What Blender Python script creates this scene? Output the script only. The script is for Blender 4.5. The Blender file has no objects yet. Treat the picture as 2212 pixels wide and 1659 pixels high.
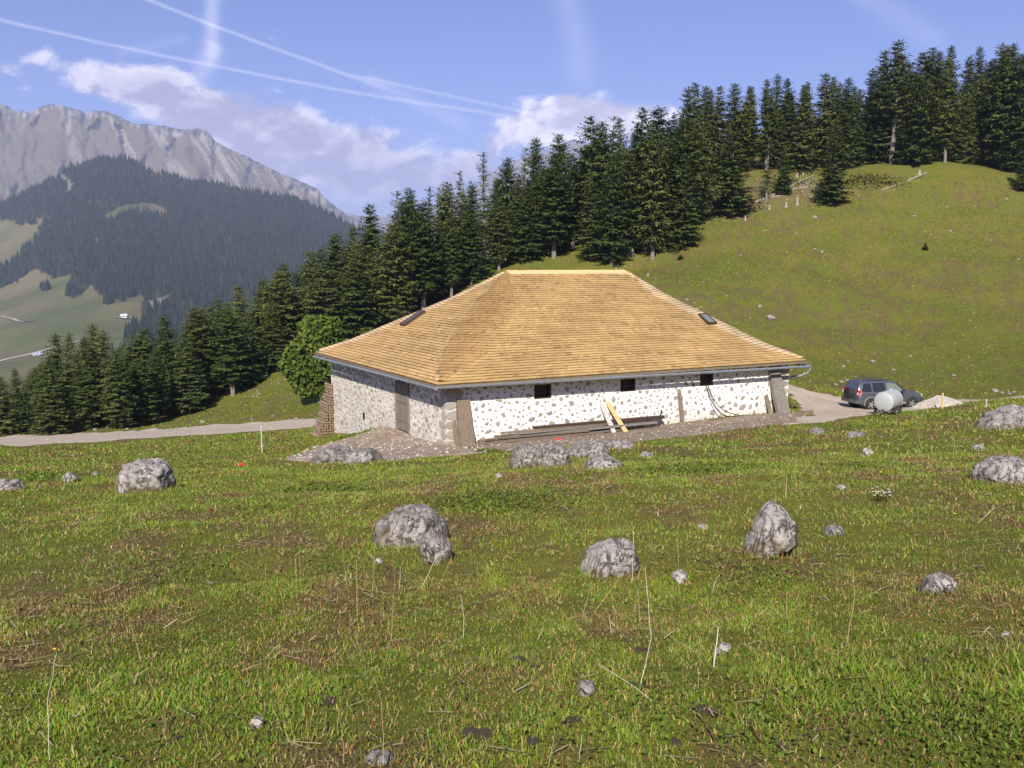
import bpy, math, random
import numpy as np
from mathutils import Vector, Matrix

SC = bpy.context.scene
COL = SC.collection
R_ = math.radians

# ------------------------------------------------------------------ camera
F, HOR, CX, CY, CZ = 2060.0, 570.0, 1106.0, 829.5, 7.1     # measured on the photograph at 2212 x 1659
PITCH = math.atan((CY - HOR) / F)
CP, SP = math.cos(PITCH), math.sin(PITCH)
cam_d = bpy.data.cameras.new('camera')
cam_d.sensor_width = 36.0
cam_d.lens = F / 2212.0 * 36.0
cam_d.clip_start = 0.1
cam_d.clip_end = 60000.0
cam = bpy.data.objects.new('camera', cam_d)
COL.objects.link(cam)
cam.location = (0, 0, CZ)
cam.rotation_euler = (math.pi / 2 - PITCH, 0, 0)
SC.camera = cam

# ------------------------------------------------------------------ sun and exposure
SUN_EL = R_(35.0)
SUN_H = (-0.13, -0.9915)
SUN_ROT = math.atan2(SUN_H[0], SUN_H[1])
sun_d = bpy.data.lights.new('sun', 'SUN')
sun_d.energy = 4.9
sun_d.angle = R_(0.5)
sun_d.color = (1.0, 0.92, 0.79)
sun = bpy.data.objects.new('sun', sun_d)
COL.objects.link(sun)
_sd = Vector((SUN_H[0] * math.cos(SUN_EL), SUN_H[1] * math.cos(SUN_EL), math.sin(SUN_EL)))
sun.rotation_euler = _sd.to_track_quat('Z', 'Y').to_euler()
sun.location = (0, 0, 60)

SC.view_settings.view_transform = 'Standard'
SC.view_settings.look = 'None'
SC.view_settings.exposure = 0.7
SC.view_settings.gamma = 1.0
SC.cycles.use_denoising = True
SC.cycles.max_bounces = 5
SC.cycles.diffuse_bounces = 3
SC.cycles.glossy_bounces = 2
SC.cycles.transmission_bounces = 3
SC.cycles.volume_bounces = 1
SC.cycles.transparent_max_bounces = 6
SC.cycles.caustics_reflective = False
SC.cycles.caustics_refractive = False
SC.cycles.sample_clamp_indirect = 4.0


# ------------------------------------------------------------------ node helpers
class NT:
    def __init__(s, tree):
        s.t = tree
        s.n = tree.nodes
        s.l = tree.links

    def node(s, kind, **kw):
        nd = s.n.new(kind)
        for k, v in kw.items():
            setattr(nd, k, v)
        return nd

    def put(s, sock, v):
        if isinstance(v, bpy.types.NodeSocket):
            s.l.new(v, sock)
        else:
            sock.default_value = v

    def m(s, op, a, b=None, c=None, clamp=False):
        nd = s.node('ShaderNodeMath', operation=op, use_clamp=clamp)
        for i, v in enumerate((a, b, c)):
            if v is not None:
                s.put(nd.inputs[i], v)
        return nd.outputs[0]

    def ss(s, x, lo, hi):
        nd = s.node('ShaderNodeMapRange', interpolation_type='SMOOTHSTEP')
        s.put(nd.inputs[0], x)
        s.put(nd.inputs[1], lo)
        s.put(nd.inputs[2], hi)
        return nd.outputs[0]

    def mix(s, f, a, b, blend='MIX'):
        nd = s.node('ShaderNodeMix', data_type='RGBA', blend_type=blend)
        s.put(nd.inputs[0], f)
        for i, v in ((6, a), (7, b)):
            if isinstance(v, tuple) and len(v) == 3:
                v = v + (1.0,)
            s.put(nd.inputs[i], v)
        return nd.outputs[2]

    def noise(s, vec, scale, detail=4.0, rough=0.55, dist=0.0, out=0):
        nd = s.node('ShaderNodeTexNoise')
        if vec is not None:
            s.put(nd.inputs['Vector'], vec)
        nd.inputs['Scale'].default_value = scale
        nd.inputs['Detail'].default_value = detail
        nd.inputs['Roughness'].default_value = rough
        nd.inputs['Distortion'].default_value = dist
        return nd.outputs[out]

    def vor(s, vec, scale, feature='F1', out='Distance'):
        nd = s.node('ShaderNodeTexVoronoi', feature=feature)
        if vec is not None:
            s.put(nd.inputs['Vector'], vec)
        nd.inputs['Scale'].default_value = scale
        return nd.outputs[out]

    def mapv(s, vec, scale=(1, 1, 1), loc=(0, 0, 0), rot=(0, 0, 0)):
        nd = s.node('ShaderNodeMapping')
        s.put(nd.inputs['Vector'], vec)
        nd.inputs['Scale'].default_value = scale
        nd.inputs['Location'].default_value = loc
        nd.inputs['Rotation'].default_value = rot
        return nd.outputs[0]

    def coord(s, which='Object'):
        return s.node('ShaderNodeTexCoord').outputs[which]

    def attr(s, name, out='Color'):
        return s.node('ShaderNodeAttribute', attribute_name=name).outputs[out]

    def bump(s, h, strength=0.5, dist=0.05):
        nd = s.node('ShaderNodeBump')
        nd.inputs['Strength'].default_value = strength
        nd.inputs['Distance'].default_value = dist
        s.put(nd.inputs['Height'], h)
        return nd.outputs[0]


def material(name):
    m = bpy.data.materials.new(name)
    m.use_nodes = True
    nt = NT(m.node_tree)
    bs = m.node_tree.nodes['Principled BSDF']
    return m, nt, bs


def simple(name, col, rough=0.7, metal=0.0, var=0.15, scale=6.0, bump=0.0, spec=None):
    m, nt, bs = material(name)
    n = nt.noise(nt.coord(), scale, 5, 0.6)
    a = tuple(c * (1 - var) for c in col)
    b = tuple(min(1, c * (1 + var)) for c in col)
    nt.put(bs.inputs['Base Color'], nt.mix(n, a, b))
    bs.inputs['Roughness'].default_value = rough
    bs.inputs['Metallic'].default_value = metal
    if spec is not None:
        bs.inputs['Specular IOR Level'].default_value = spec
    if bump:
        nt.put(bs.inputs['Normal'], nt.bump(nt.noise(nt.coord(), scale * 5, 4, 0.6), bump, 0.02))
    return m


# ------------------------------------------------------------------ pixel of the photograph -> direction
def ray(px, py):
    a = (px - CX) / F
    b = (CY - py) / F
    return np.array([a, CP + b * SP, -SP + b * CP])


def atd(px, py, d):
    r = ray(px, py)
    return r * (d / r[1]) + np.array([0, 0, CZ])


def azel(px, py):
    r = ray(px, py)
    r = r / np.linalg.norm(r)
    return math.atan2(r[0], r[1]), math.asin(r[2])


# ------------------------------------------------------------------ world: sky, clouds, contrails
world = bpy.data.worlds.new('World')
SC.world = world
world.use_nodes = True
W = NT(world.node_tree)
bg = world.node_tree.nodes['Background']
sky = W.node('ShaderNodeTexSky', sky_type='NISHITA')
sky.sun_disc = False
sky.sun_elevation = SUN_EL
sky.sun_rotation = SUN_ROT
sky.altitude = 1400.0
sky.air_density = 1.0
sky.dust_density = 0.6
sky.ozone_density = 1.5
SKY_STRENGTH = 0.080
gen = W.coord('Generated')
sep = W.node('ShaderNodeSeparateXYZ')
W.put(sep.inputs[0], gen)
az = W.m('ARCTAN2', sep.outputs[0], sep.outputs[1])
el = W.m('ARCSINE', sep.outputs[2])
skycol = W.mix(1.0, sky.outputs[0], (0.56, 0.60, 0.98), 'MULTIPLY')


def gauss(cx, cy, rx, ry, k):
    a, e = azel(cx, cy)
    u = W.m('DIVIDE', W.m('SUBTRACT', az, a), rx / F)
    v = W.m('DIVIDE', W.m('SUBTRACT', el, e), ry / F)
    q = W.m('ADD', W.m('MULTIPLY', u, u), W.m('MULTIPLY', v, v))
    return W.m('MULTIPLY', W.m('EXPONENT', W.m('MULTIPLY', q, -1.0)), k)


BLOBS = [(215, 160, 115, 50, .30), (330, 195, 90, 45, .24), (430, 238, 90, 50, .26), (545, 255, 110, 52, .30),
         (640, 305, 130, 60, .32), (760, 345, 150, 60, .26), (420, 262, 110, 30, .20), (560, 330, 130, 45, .22),
         (840, 290, 60, 22, .12), (45, 165, 60, 28, .04),
         (1190, 240, 85, 42, .44), (1110, 290, 90, 34, .26), (1290, 265, 110, 55, .40), (1410, 245, 80, 40, .36),
         (1020, 352, 70, 30, .25), (1060, 400, 200, 60, .22), (800, 390, 260, 50, .22), (960, 290, 120, 22, .06)]
bias = None
for b_ in BLOBS:
    g_ = gauss(*b_)
    bias = g_ if bias is None else W.m('ADD', bias, g_)
# the same kind of low cloud goes on all round the horizon outside the view
band = W.m('EXPONENT', W.m('MULTIPLY', W.m('POWER', W.m('DIVIDE', W.m('SUBTRACT', el, 0.16), 0.07), 2.0), -1.0))
side = W.ss(W.m('ABSOLUTE', az), 0.62, 0.85)
bandn = W.noise(W.mapv(gen, (1, 1, 1)), 3.0, 2, 0.5)
bias = W.m('ADD', bias, W.m('MULTIPLY', W.m('MULTIPLY', band, side), W.m('MULTIPLY', bandn, 0.5)))
cvec = W.mapv(gen, (1, 1, 1.7))
n_a = W.noise(cvec, 15.0, 10, 0.60, 0.35)
n_b = W.noise(W.mapv(gen, (1, 1, 1.7), (0.010, 0.006, 0.030)), 15.0, 10, 0.60, 0.35)
dens = W.m('SUBTRACT', W.m('ADD', n_a, bias), 0.70)
cl = W.ss(dens, -0.03, 0.18)
lit = W.ss(W.m('SUBTRACT', n_a, n_b), -0.07, 0.13)
edge = W.ss(dens, 0.30, 0.02)
lit = W.m('MULTIPLY', lit, W.m('ADD', 0.45, W.m('MULTIPLY', edge, 0.55)))
east = W.ss(az, -0.06, 0.03)
lit = W.m('ADD', W.m('MULTIPLY', lit, W.m('ADD', 0.80, W.m('MULTIPLY', east, 0.4))), W.m('MULTIPLY', east, 0.18), clamp=True)
CL_D = tuple(c / SKY_STRENGTH for c in (0.32, 0.30, 0.44))
CL_L = tuple(c / SKY_STRENGTH for c in (1.05, 1.0, 1.04))
cloudcol = W.mix(lit, CL_D, CL_L)

wob = W.m('MULTIPLY', W.m('SUBTRACT', W.noise(gen, 16.0, 4, 0.6), 0.5), 0.012)
fine = W.noise(gen, 40.0, 5, 0.65)


def trail(p, q, w, k, wobk=1.0):
    a0, e0 = azel(*p)
    a1, e1 = azel(*q)
    L = math.hypot(a1 - a0, e1 - e0)
    ux, uy = (a1 - a0) / L, (e1 - e0) / L
    dx = W.m('SUBTRACT', az, a0)
    dy = W.m('SUBTRACT', el, e0)
    t = W.m('ADD', W.m('MULTIPLY', dx, ux), W.m('MULTIPLY', dy, uy))
    n = W.m('ADD', W.m('SUBTRACT', W.m('MULTIPLY', dy, ux), W.m('MULTIPLY', dx, uy)), W.m('MULTIPLY', wob, wobk))
    n = W.m('DIVIDE', n, w / F)
    g = W.m('EXPONENT', W.m('MULTIPLY', W.m('MULTIPLY', n, n), -1.0))
    soft = 0.18 * L
    g = W.m('MULTIPLY', g, W.ss(t, -0.02 * L, soft * 0.2))
    g = W.m('MULTIPLY', g, W.ss(t, L * 1.02, L - soft))
    g = W.m('MULTIPLY', g, W.m('ADD', 0.55, W.m('MULTIPLY', fine, 0.7)))
    return W.m('MULTIPLY', g, k)


TRAILS = [((-260, -20), (1330, 283), 3.2, .36, .25), ((170, -62), (870, 202), 3.4, .36, .3), ((760, 160), (1420, 296), 3.4, .28, .25),
          ((466, -80), (455, 150), 15, .40, 1.0), ((462, 90), (415, 200), 18, .34, 1.2), ((790, 165), (1030, 285), 13, .20, .8),
          ((1205, -120), (1268, 210), 30, .17, 1.5), ((1800, -60), (2060, 110), 22, .13, 1.2), ((250, 120), (420, 75), 10, .10, 1.0)]
tr = None
for t_ in TRAILS:
    g_ = trail(*t_)
    tr = g_ if tr is None else W.m('ADD', tr, g_)
tr = W.m('MINIMUM', tr, 0.8)
skycol = W.mix(tr, skycol, tuple(c / SKY_STRENGTH for c in (0.72, 0.72, 0.86)))
up = W.ss(el, 0.0, 0.03)
skycol = W.mix(W.m('MULTIPLY', W.m('MULTIPLY', cl, 0.93), up), skycol, cloudcol)
W.put(bg.inputs['Color'], skycol)
bg.inputs['Strength'].default_value = SKY_STRENGTH


# ------------------------------------------------------------------ numpy noise
def _hash(ix, iy, iz, seed):
    h = (ix * 374761393 + iy * 668265263 + iz * 2147483647 + seed * 1274126177) & 0xFFFFFFFF
    h = ((h ^ (h >> 13)) * 1274126177) & 0xFFFFFFFF
    h = h ^ (h >> 16)
    return (h & 0xFFFF) / 65535.0


def vnoise(x, y, z=None, seed=0):
    x = np.asarray(x, float)
    y = np.asarray(y, float)
    z = np.zeros_like(x) if z is None else np.asarray(z, float)
    ix, iy, iz = (np.floor(v).astype(np.int64) for v in (x, y, z))
    fx, fy, fz = x - ix, y - iy, z - iz
    fx, fy, fz = (v * v * v * (v * (v * 6 - 15) + 10) for v in (fx, fy, fz))
    o = 0
    for dx in (0, 1):
        for dy in (0, 1):
            for dz in (0, 1):
                w = (fx if dx else 1 - fx) * (fy if dy else 1 - fy) * (fz if dz else 1 - fz)
                o = o + w * _hash(ix + dx, iy + dy, iz + dz, seed)
    return o * 2 - 1


def fbm(x, y, z=None, oct=4, seed=0, gain=0.5, lac=2.03):
    o, a, t = 0, 1.0, 0
    for k in range(oct):
        f = lac ** k
        o = o + a * vnoise(np.asarray(x) * f + 17.3 * k, np.asarray(y) * f - 9.1 * k, None if z is None else np.asarray(z) * f + 3.7 * k, seed + k)
        t += a
        a *= gain
    return o / t


# ------------------------------------------------------------------ mesh helpers
def mesh_np(name, V, Fc, mats=(), smooth=False, fcol=None, midx=None):
    """V (n,3); Fc a (m,k) array or a list of such arrays"""
    V = np.asarray(V, np.float32).reshape(-1, 3)
    if not isinstance(Fc, (list, tuple)):
        Fc = [Fc]
    Fc = [np.asarray(f, np.int32) for f in Fc if len(f)]
    me = bpy.data.meshes.new(name)
    me.vertices.add(len(V))
    me.vertices.foreach_set('co', V.ravel())
    idx = np.concatenate([f.ravel() for f in Fc])
    cnt = np.concatenate([np.full(len(f), f.shape[1], np.int32) for f in Fc])
    st = np.concatenate([[0], np.cumsum(cnt)[:-1]]).astype(np.int32)
    me.loops.add(len(idx))
    me.loops.foreach_set('vertex_index', idx)
    me.polygons.add(len(cnt))
    me.polygons.foreach_set('loop_start', st)
    if smooth:
        me.polygons.foreach_set('use_smooth', np.ones(len(cnt), bool))
    else:
        me.polygons.foreach_set('use_smooth', np.zeros(len(cnt), bool))
    if midx is not None:
        me.polygons.foreach_set('material_index', np.asarray(midx, np.int32))
    for m in mats if isinstance(mats, (list, tuple)) else [mats]:
        me.materials.append(m)
    me.update(calc_edges=True)
    if fcol is not None:
        a = me.attributes.new('tone', 'FLOAT_COLOR', 'FACE')
        c = np.asarray(fcol, np.float32)
        if c.shape[1] == 3:
            c = np.hstack([c, np.ones((len(c), 1), np.float32)])
        a.data.foreach_set('color', c.ravel())
    return me


def obj(name, me, parent=None, loc=None, rot=None, scale=None):
    o = bpy.data.objects.new(name, me)
    COL.objects.link(o)
    if parent is not None:
        o.parent = parent
    if loc is not None:
        o.location = loc
    if rot is not None:
        o.rotation_euler = rot
    if scale is not None:
        o.scale = scale
    return o


def tag(o, label=None, cat=None, group=None, kind=None):
    if label:
        o['label'] = label
    if cat:
        o['category'] = cat
    if group:
        o['group'] = group
    if kind:
        o['kind'] = kind
    return o


class MB:
    """collects simple shapes into one mesh"""

    def __init__(s):
        s.v = []
        s.f = []

    def add(s, v, f):
        b = len(s.v)
        s.v += [tuple(p) for p in v]
        s.f += [tuple(i + b for i in q) for q in f]
        return s

    def box(s, c, d, rot=None, jit=0.0, rnd=None):
        hx, hy, hz = d[0] / 2, d[1] / 2, d[2] / 2
        v = []
        for x in (-1, 1):
            for y in (-1, 1):
                for z in (-1, 1):
                    p = Vector((x * hx, y * hy, z * hz))
                    if jit and rnd:
                        p += Vector((rnd.uniform(-jit, jit), rnd.uniform(-jit, jit), rnd.uniform(-jit, jit)))
                    if rot is not None:
                        p = rot @ p
                    v.append(p + Vector(c))
        return s.add(v, [(0, 1, 3, 2), (4, 6, 7, 5), (0, 4, 5, 1), (2, 3, 7, 6), (0, 2, 6, 4), (1, 5, 7, 3)])

    def tube(s, pts, rad, n=8, cap=True, arc=None):
        pts = [Vector(p) for p in pts]
        if not isinstance(rad, (list, tuple)):
            rad = [rad] * len(pts)
        v, f = [], []
        ref = None
        for i, p in enumerate(pts):
            t = (pts[min(i + 1, len(pts) - 1)] - pts[max(i - 1, 0)]).normalized()
            if ref is None:
                ref = Vector((0, 0, 1)) if abs(t.z) < 0.9 else Vector((1, 0, 0))
            a = t.cross(ref).normalized()
            b = a.cross(t).normalized()
            for k in range(n):
                an = 2 * math.pi * k / n
                v.append(p + (a * math.cos(an) + b * math.sin(an)) * rad[i])
        for i in range(len(pts) - 1):
            for k in range(n):
                k2 = (k + 1) % n
                f.append((i * n + k, i * n + k2, (i + 1) * n + k2, (i + 1) * n + k))
        if cap:
            f.append(tuple(range(n - 1, -1, -1)))
            f.append(tuple(range((len(pts) - 1) * n, len(pts) * n)))
        return s.add(v, f)

    def mesh(s, name, mat, smooth=False):
        me = bpy.data.meshes.new(name)
        me.from_pydata(s.v, [], s.f)
        if mat is not None:
            me.materials.append(mat)
        if smooth:
            me.polygons.foreach_set('use_smooth', [True] * len(me.polygons))
        me.update()
        return me

    def build(s, name, mat, parent=None, smooth=False, **kw):
        return obj(name, s.mesh(name, mat, smooth), parent, **kw)


def interp(x, pts):
    return np.interp(x, [p[0] for p in pts], [p[1] for p in pts])


def inpoly(x, y, poly):
    x = np.asarray(x)
    y = np.asarray(y)
    r = np.zeros(x.shape, bool)
    n = len(poly)
    for i in range(n):
        x0, y0 = poly[i][:2]
        x1, y1 = poly[(i + 1) % n][:2]
        c = ((y0 > y) != (y1 > y)) & (x < (x1 - x0) * (y - y0) / ((y1 - y0) or 1e-9) + x0)
        r ^= c
    return r
# ================================================================== terrain
_cp = []
for yy in (-30, -12, 0, 5, 10, 16, 23, 30):
    for xx in (-24, -10, 0, 10, 24):
        _cp.append((xx, yy, 5.5 - 0.15 * yy + 0.025 * xx + (0.0015 * xx * xx if xx > 0 else 0.0)))
for px, py, d in [(0, 953, 64), (200, 942, 67), (400, 930, 70), (560, 920, 69), (695, 911, 66), (-300, 962, 60),
                  (640, 800, 120), (500, 862, 112), (330, 910, 101), (150, 930, 93), (0, 941, 88), (690, 830, 96), (560, 885, 90),
                  (1730, 893, 46.5), (1800, 885, 48), (1912, 880, 48.5), (2050, 874, 50), (2212, 862, 53),
                  (1760, 861, 55), (1950, 864, 56), (2150, 860, 58),
                  (2212, 872, 40), (2100, 885, 41), (1950, 905, 40.5), (2300, 865, 40),
                  (1800, 800, 74), (1800, 700, 96), (1800, 600, 118), (1800, 500, 139), (1790, 440, 152), (2100, 368, 166), (2212, 366, 172),
                  (2212, 800, 70), (2212, 700, 90), (2212, 600, 110), (2212, 450, 146), (2500, 700, 84), (2500, 450, 140),
                  (1500, 518, 139), (1400, 572, 137), (1200, 578, 141), (1560, 640, 100), (1600, 560, 122), (1580, 466, 149),
                  (1560, 388, 172), (1700, 382, 172), (1900, 372, 170),
                  (1130, 578, 143), (900, 690, 132), (770, 750, 126)]:
    _cp.append(tuple(atd(px, py, d)))
_cp += [(-2.6, 37.2, 0.0), (5, 40.5, 0.0), (13, 45, 0.05), (0, 40, 0.0), (10, 50, 0.0), (4, 60, -.6), (-9, 48, -1.5), (-8, 44, -1.15), (-5.6, 43, -.15),
        (-12, 44, -1.9), (-6, 37.5, -.35), (16, 55, 0.1), (18, 62, -.2), (-4, 60, -2.2), (-10, 56, -2.5)]
for px, d, z in [(2300, 240, 44), (1900, 240, 42), (1500, 225, 30), (1130, 210, 13), (760, 195, -12), (400, 175, -24), (0, 150, -24), (-400, 110, -16),
                 (-400, 160, -34), (2900, 200, 36), (1106, 300, 16), (1900, 320, 50), (400, 280, -70), (-300, 240, -70), (2600, 330, 50)]:
    _cp.append(((px - CX) / F * d, d, z))
for xx, yy, z in [(-60, 20, -3.5), (-60, -30, 3), (60, -30, 12), (60, 20, 6), (45, 45, 4), (60, 80, 10), (0, -80, 14), (-90, 60, -12), (-120, -60, 0), (120, -60, 22), (130, 60, 20)]:
    _cp.append((xx, yy, z))
_cp = np.array(_cp)


def _tps(r2):
    return 0.5 * r2 * np.log(r2 + 1e-9)


_S = 50.0
_X = _cp[:, :2] / _S
_n = len(_X)
_K = _tps(((_X[:, None] - _X[None]) ** 2).sum(-1)) + np.eye(_n) * 2e-4
_P = np.hstack([np.ones((_n, 1)), _X])
_A = np.block([[_K, _P], [_P.T, np.zeros((3, 3))]])
_w = np.linalg.solve(_A, np.concatenate([_cp[:, 2], np.zeros(3)]))


def tps(x, y):
    x = np.asarray(x, float).ravel() / _S
    y = np.asarray(y, float).ravel() / _S
    o = np.empty_like(x)
    for a in range(0, len(x), 40000):
        q = np.stack([x[a:a + 40000], y[a:a + 40000]], 1)
        o[a:a + 40000] = _tps(((q[:, None] - _X[None]) ** 2).sum(-1)) @ _w[:_n] + _w[_n] + q @ _w[_n + 1:]
    return o


def raw_h(x, y):
    r = np.hypot(x, y)
    h = tps(x, y)
    nearb = np.exp(-(((x - 4) / 12) ** 2 + ((y - 46) / 11) ** 4))
    trk = np.exp(-((y - 66) / 6.0) ** 2) * (x < 5)
    k = np.clip(1 - nearb - 0.8 * trk, 0.08, 1)
    h = h + k * (0.20 * fbm(x / 4.0, y / 4.0, oct=3, seed=3) + 0.06 * fbm(x / 0.9, y / 0.9, oct=4, seed=9) + np.clip((r - 60) / 60, 0, 1) * 1.15 * fbm(x / 18, y / 18, oct=3, seed=5))
    f = np.clip((r - 330) / 170.0, 0, 1)
    f = f * f * (3 - 2 * f)
    return h * (1 - f) + (-198.0) * f


def _angs():
    a = list(np.arange(-37, 37.001, 0.2))
    b = list(np.arange(37 + 2.0, 323 - 1.0, 3.0))
    return np.radians(np.array(a + b))


TH = _angs()
NR = 400
RR = 0.8 * (620 / 0.8) ** (np.arange(NR) / (NR - 1))
_tt, _rr = np.meshgrid(TH, RR)
_gx = _rr * np.sin(_tt)
_gy = _rr * np.cos(_tt)
GZ = raw_h(_gx.ravel(), _gy.ravel()).reshape(_gx.shape)


def H(x, y):
    """height of the terrain mesh"""
    x = np.asarray(x, float)
    y = np.asarray(y, float)
    r = np.clip(np.hypot(x, y), RR[0], RR[-1] * .999)
    t = np.arctan2(x, y)
    t = np.where(t < TH[0], t + 2 * np.pi, t)
    THe = np.append(TH, TH[0] + 2 * np.pi)
    i = np.clip(np.searchsorted(THe, t, side='right') - 1, 0, len(TH) - 1)
    i2 = (i + 1) % len(TH)
    u = (t - THe[i]) / (THe[i + 1] - THe[i])
    j = np.clip(np.searchsorted(RR, r, side='right') - 1, 0, NR - 2)
    v = (r - RR[j]) / (RR[j + 1] - RR[j])
    return (GZ[j, i] * (1 - u) + GZ[j, i2] * u) * (1 - v) + (GZ[j + 1, i] * (1 - u) + GZ[j + 1, i2] * u) * v


_ds = 3.0 * (300 / 3.0) ** (np.arange(1500) / 1499.0)


def G(px, py):
    """where the line of sight through a pixel meets the ground"""
    r = ray(px, py)
    P = r[None] * (_ds / r[1])[:, None]
    dz = P[:, 2] + CZ - H(P[:, 0], P[:, 1])
    k = np.argmax(dz < 0)
    if dz[k] >= 0:
        k = len(_ds) - 1
    k = max(k, 1)
    a, b = dz[k - 1], dz[k]
    f = a / (a - b) if a != b else 0
    q = P[k - 1] * (1 - f) + P[k] * f
    return np.array([q[0], q[1], float(H(q[0], q[1]))])


def Gl(pts):
    return [G(*p) for p in pts]


# areas of bare ground (outlines on the ground)
TRACK_POLY = [tuple(p[:2]) for p in Gl([(-260, 955), (-100, 949), (0, 945), (134, 937), (268, 931), (435, 920), (569, 910), (699, 902)])] + \
             [(-6, 67.5), (4, 65), (12, 62), (16, 58.5), (20, 57.0), (26, 57.5), (36, 60.0), (50, 64), (50, 61), (38, 57.5), (29, 53.5), (22, 47.5), (18.5, 45.6)] + \
             [tuple(p[:2]) for p in Gl([(1863, 900), (1798, 910), (1733, 916), (1680, 920)])] + [(14.2, 45.2), (15.2, 52.0), (11, 57.5), (0, 61.5), (-8, 63.0)] + \
             [tuple(p[:2]) for p in Gl([(702, 920), (535, 933), (401, 941), (268, 949), (134, 957), (50, 964), (-100, 967), (-260, 973)])]
PATH_POLY = [tuple(p[:2]) for p in Gl([(1733, 914), (1665, 919), (1608, 925), (1520, 938), (1461, 946), (1403, 952), (1330, 962), (1250, 965), (1120, 972), (1040, 974)])] + \
            [(-2.0, 37.9), (3.0, 39.6), (8.0, 42.3), (13.8, 45.3)]
FORE_POLY = [tuple(p[:2]) for p in Gl([(623, 988), (700, 962), (764, 944), (800, 932)])] + [(-6.2, 43.6), (-5.2, 42.9), (-4.1, 41.3), (-2.6, 38.8)] + \
            [tuple(p[:2]) for p in Gl([(1030, 976), (1102, 980), (1017, 982), (905, 989), (831, 998), (740, 1002), (680, 999), (623, 996)])]
BARE = [TRACK_POLY, PATH_POLY, FORE_POLY]
ORG = np.array([-2.8, 35.7])                    # barn: near corner of the eaves
AU = R_(28.8)
UH = np.array([math.cos(AU), math.sin(AU)])
VH = np.array([-math.sin(AU), math.cos(AU)])


def bl(x, y):
    """barn plan coordinates -> ground plan"""
    return ORG + UH * x + VH * y


BARN_POLY = [tuple(bl(*q)) for q in ((.6, .7), (18.65, .7), (18.65, 14.65), (.6, 14.65))]


def bare(x, y, wob=0.35):
    xx = x + wob * fbm(x / 1.3, y / 1.3, oct=3, seed=41)
    yy = y + wob * fbm(x / 1.3, y / 1.3, oct=3, seed=47)
    r = np.zeros(np.shape(x), bool)
    for p in BARE:
        r |= inpoly(xx, yy, p)
    return r | inpoly(x, y, BARN_POLY)


def brown(x, y):
    """0..1, how far the sward is worn to soil and dead stems at a place"""
    r = np.hypot(x, y)
    a = fbm(x / 4.5, y / 8.0, oct=3, seed=21) * 0.55 + fbm(x / 0.75, y / 1.6, oct=4, seed=22, gain=.65) * 1.9
    # the trampled strip in front and the greener hollow round it
    strip = np.exp(-((y - 7.4 - 0.14 * x) / 1.9) ** 2) * 0.16 + np.exp(-((x - 9) / 5) ** 2 - ((y - 19) / 7) ** 2) * 0.25
    lush = 0.55 * np.exp(-((x - 2.6) / 1.5) ** 2 - ((y - 4.6) / 1.0) ** 2) + 0.35 * np.exp(-((x + 6) / 6) ** 2 - ((y - 25) / 8) ** 2)
    far = np.clip((r - 70) / 40, 0, 1) * (0.10 + 0.9 * fbm(x / 22, y / 14, oct=3, seed=25))
    return np.clip(0.20 + a * 0.92 + strip - lush + far * .6, 0, 1)


def worn(x, y):
    """forest-edge clearing with brush, stones and dead wood"""
    return np.exp(-((x - 38) / 13) ** 2 - ((y - 160) / 9) ** 2)


# ground material
m_ground, nt, bs = material('pasture_ground')
pos = nt.coord()
br = nt.attr('tone')
sepb = nt.node('ShaderNodeSeparateColor')
nt.put(sepb.inputs[0], br)
n1 = nt.noise(pos, 0.9, 6, 0.62)
n2 = nt.noise(pos, 7.0, 6, 0.7)
n3 = nt.noise(nt.mapv(pos, (1, .7, 1)), 0.13, 6, 0.65)
n4 = nt.noise(pos, 2.6, 8, 0.75)
green = nt.mix(n1, (0.096, 0.124, 0.016), (0.148, 0.168, 0.028))
green = nt.mix(nt.ss(n3, .42, .66), green, (0.170, 0.152, 0.030))
brn = nt.mix(n2, (0.095, 0.066, 0.030), (0.190, 0.142, 0.068))
g2 = nt.mix(nt.m('MULTIPLY', nt.ss(n2, .36, .68), .6), green, (0.160, 0.136, 0.036))
fac = nt.m('ADD', sepb.outputs[0], nt.m('MULTIPLY', nt.m('SUBTRACT', n4, .5), 1.1))
col = nt.mix(nt.m('MULTIPLY', nt.ss(fac, .25, .95), .72), g2, brn)
sp = nt.ss(nt.noise(pos, 1.7, 3, .8), .70, .76)
col = nt.mix(nt.m('MULTIPLY', nt.ss(nt.noise(pos, 1.1, 6, .75), .54, .66), .55), col, (0.068, 0.086, 0.013))
col = nt.mix(nt.m('MULTIPLY', sp, .5), col, (0.24, 0.21, 0.13))
col = nt.mix(nt.m('MULTIPLY', sepb.outputs[1], nt.ss(n4, .35, .6)), col, (0.17, 0.125, 0.085))
nt.put(bs.inputs['Base Color'], col)
bs.inputs['Roughness'].default_value = 0.95
bs.inputs['Specular IOR Level'].default_value = 0.1
nt.put(bs.inputs['Normal'], nt.bump(nt.m('ADD', n2, nt.m('MULTIPLY', n4, 1.6)), 0.55, 0.12))

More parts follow.
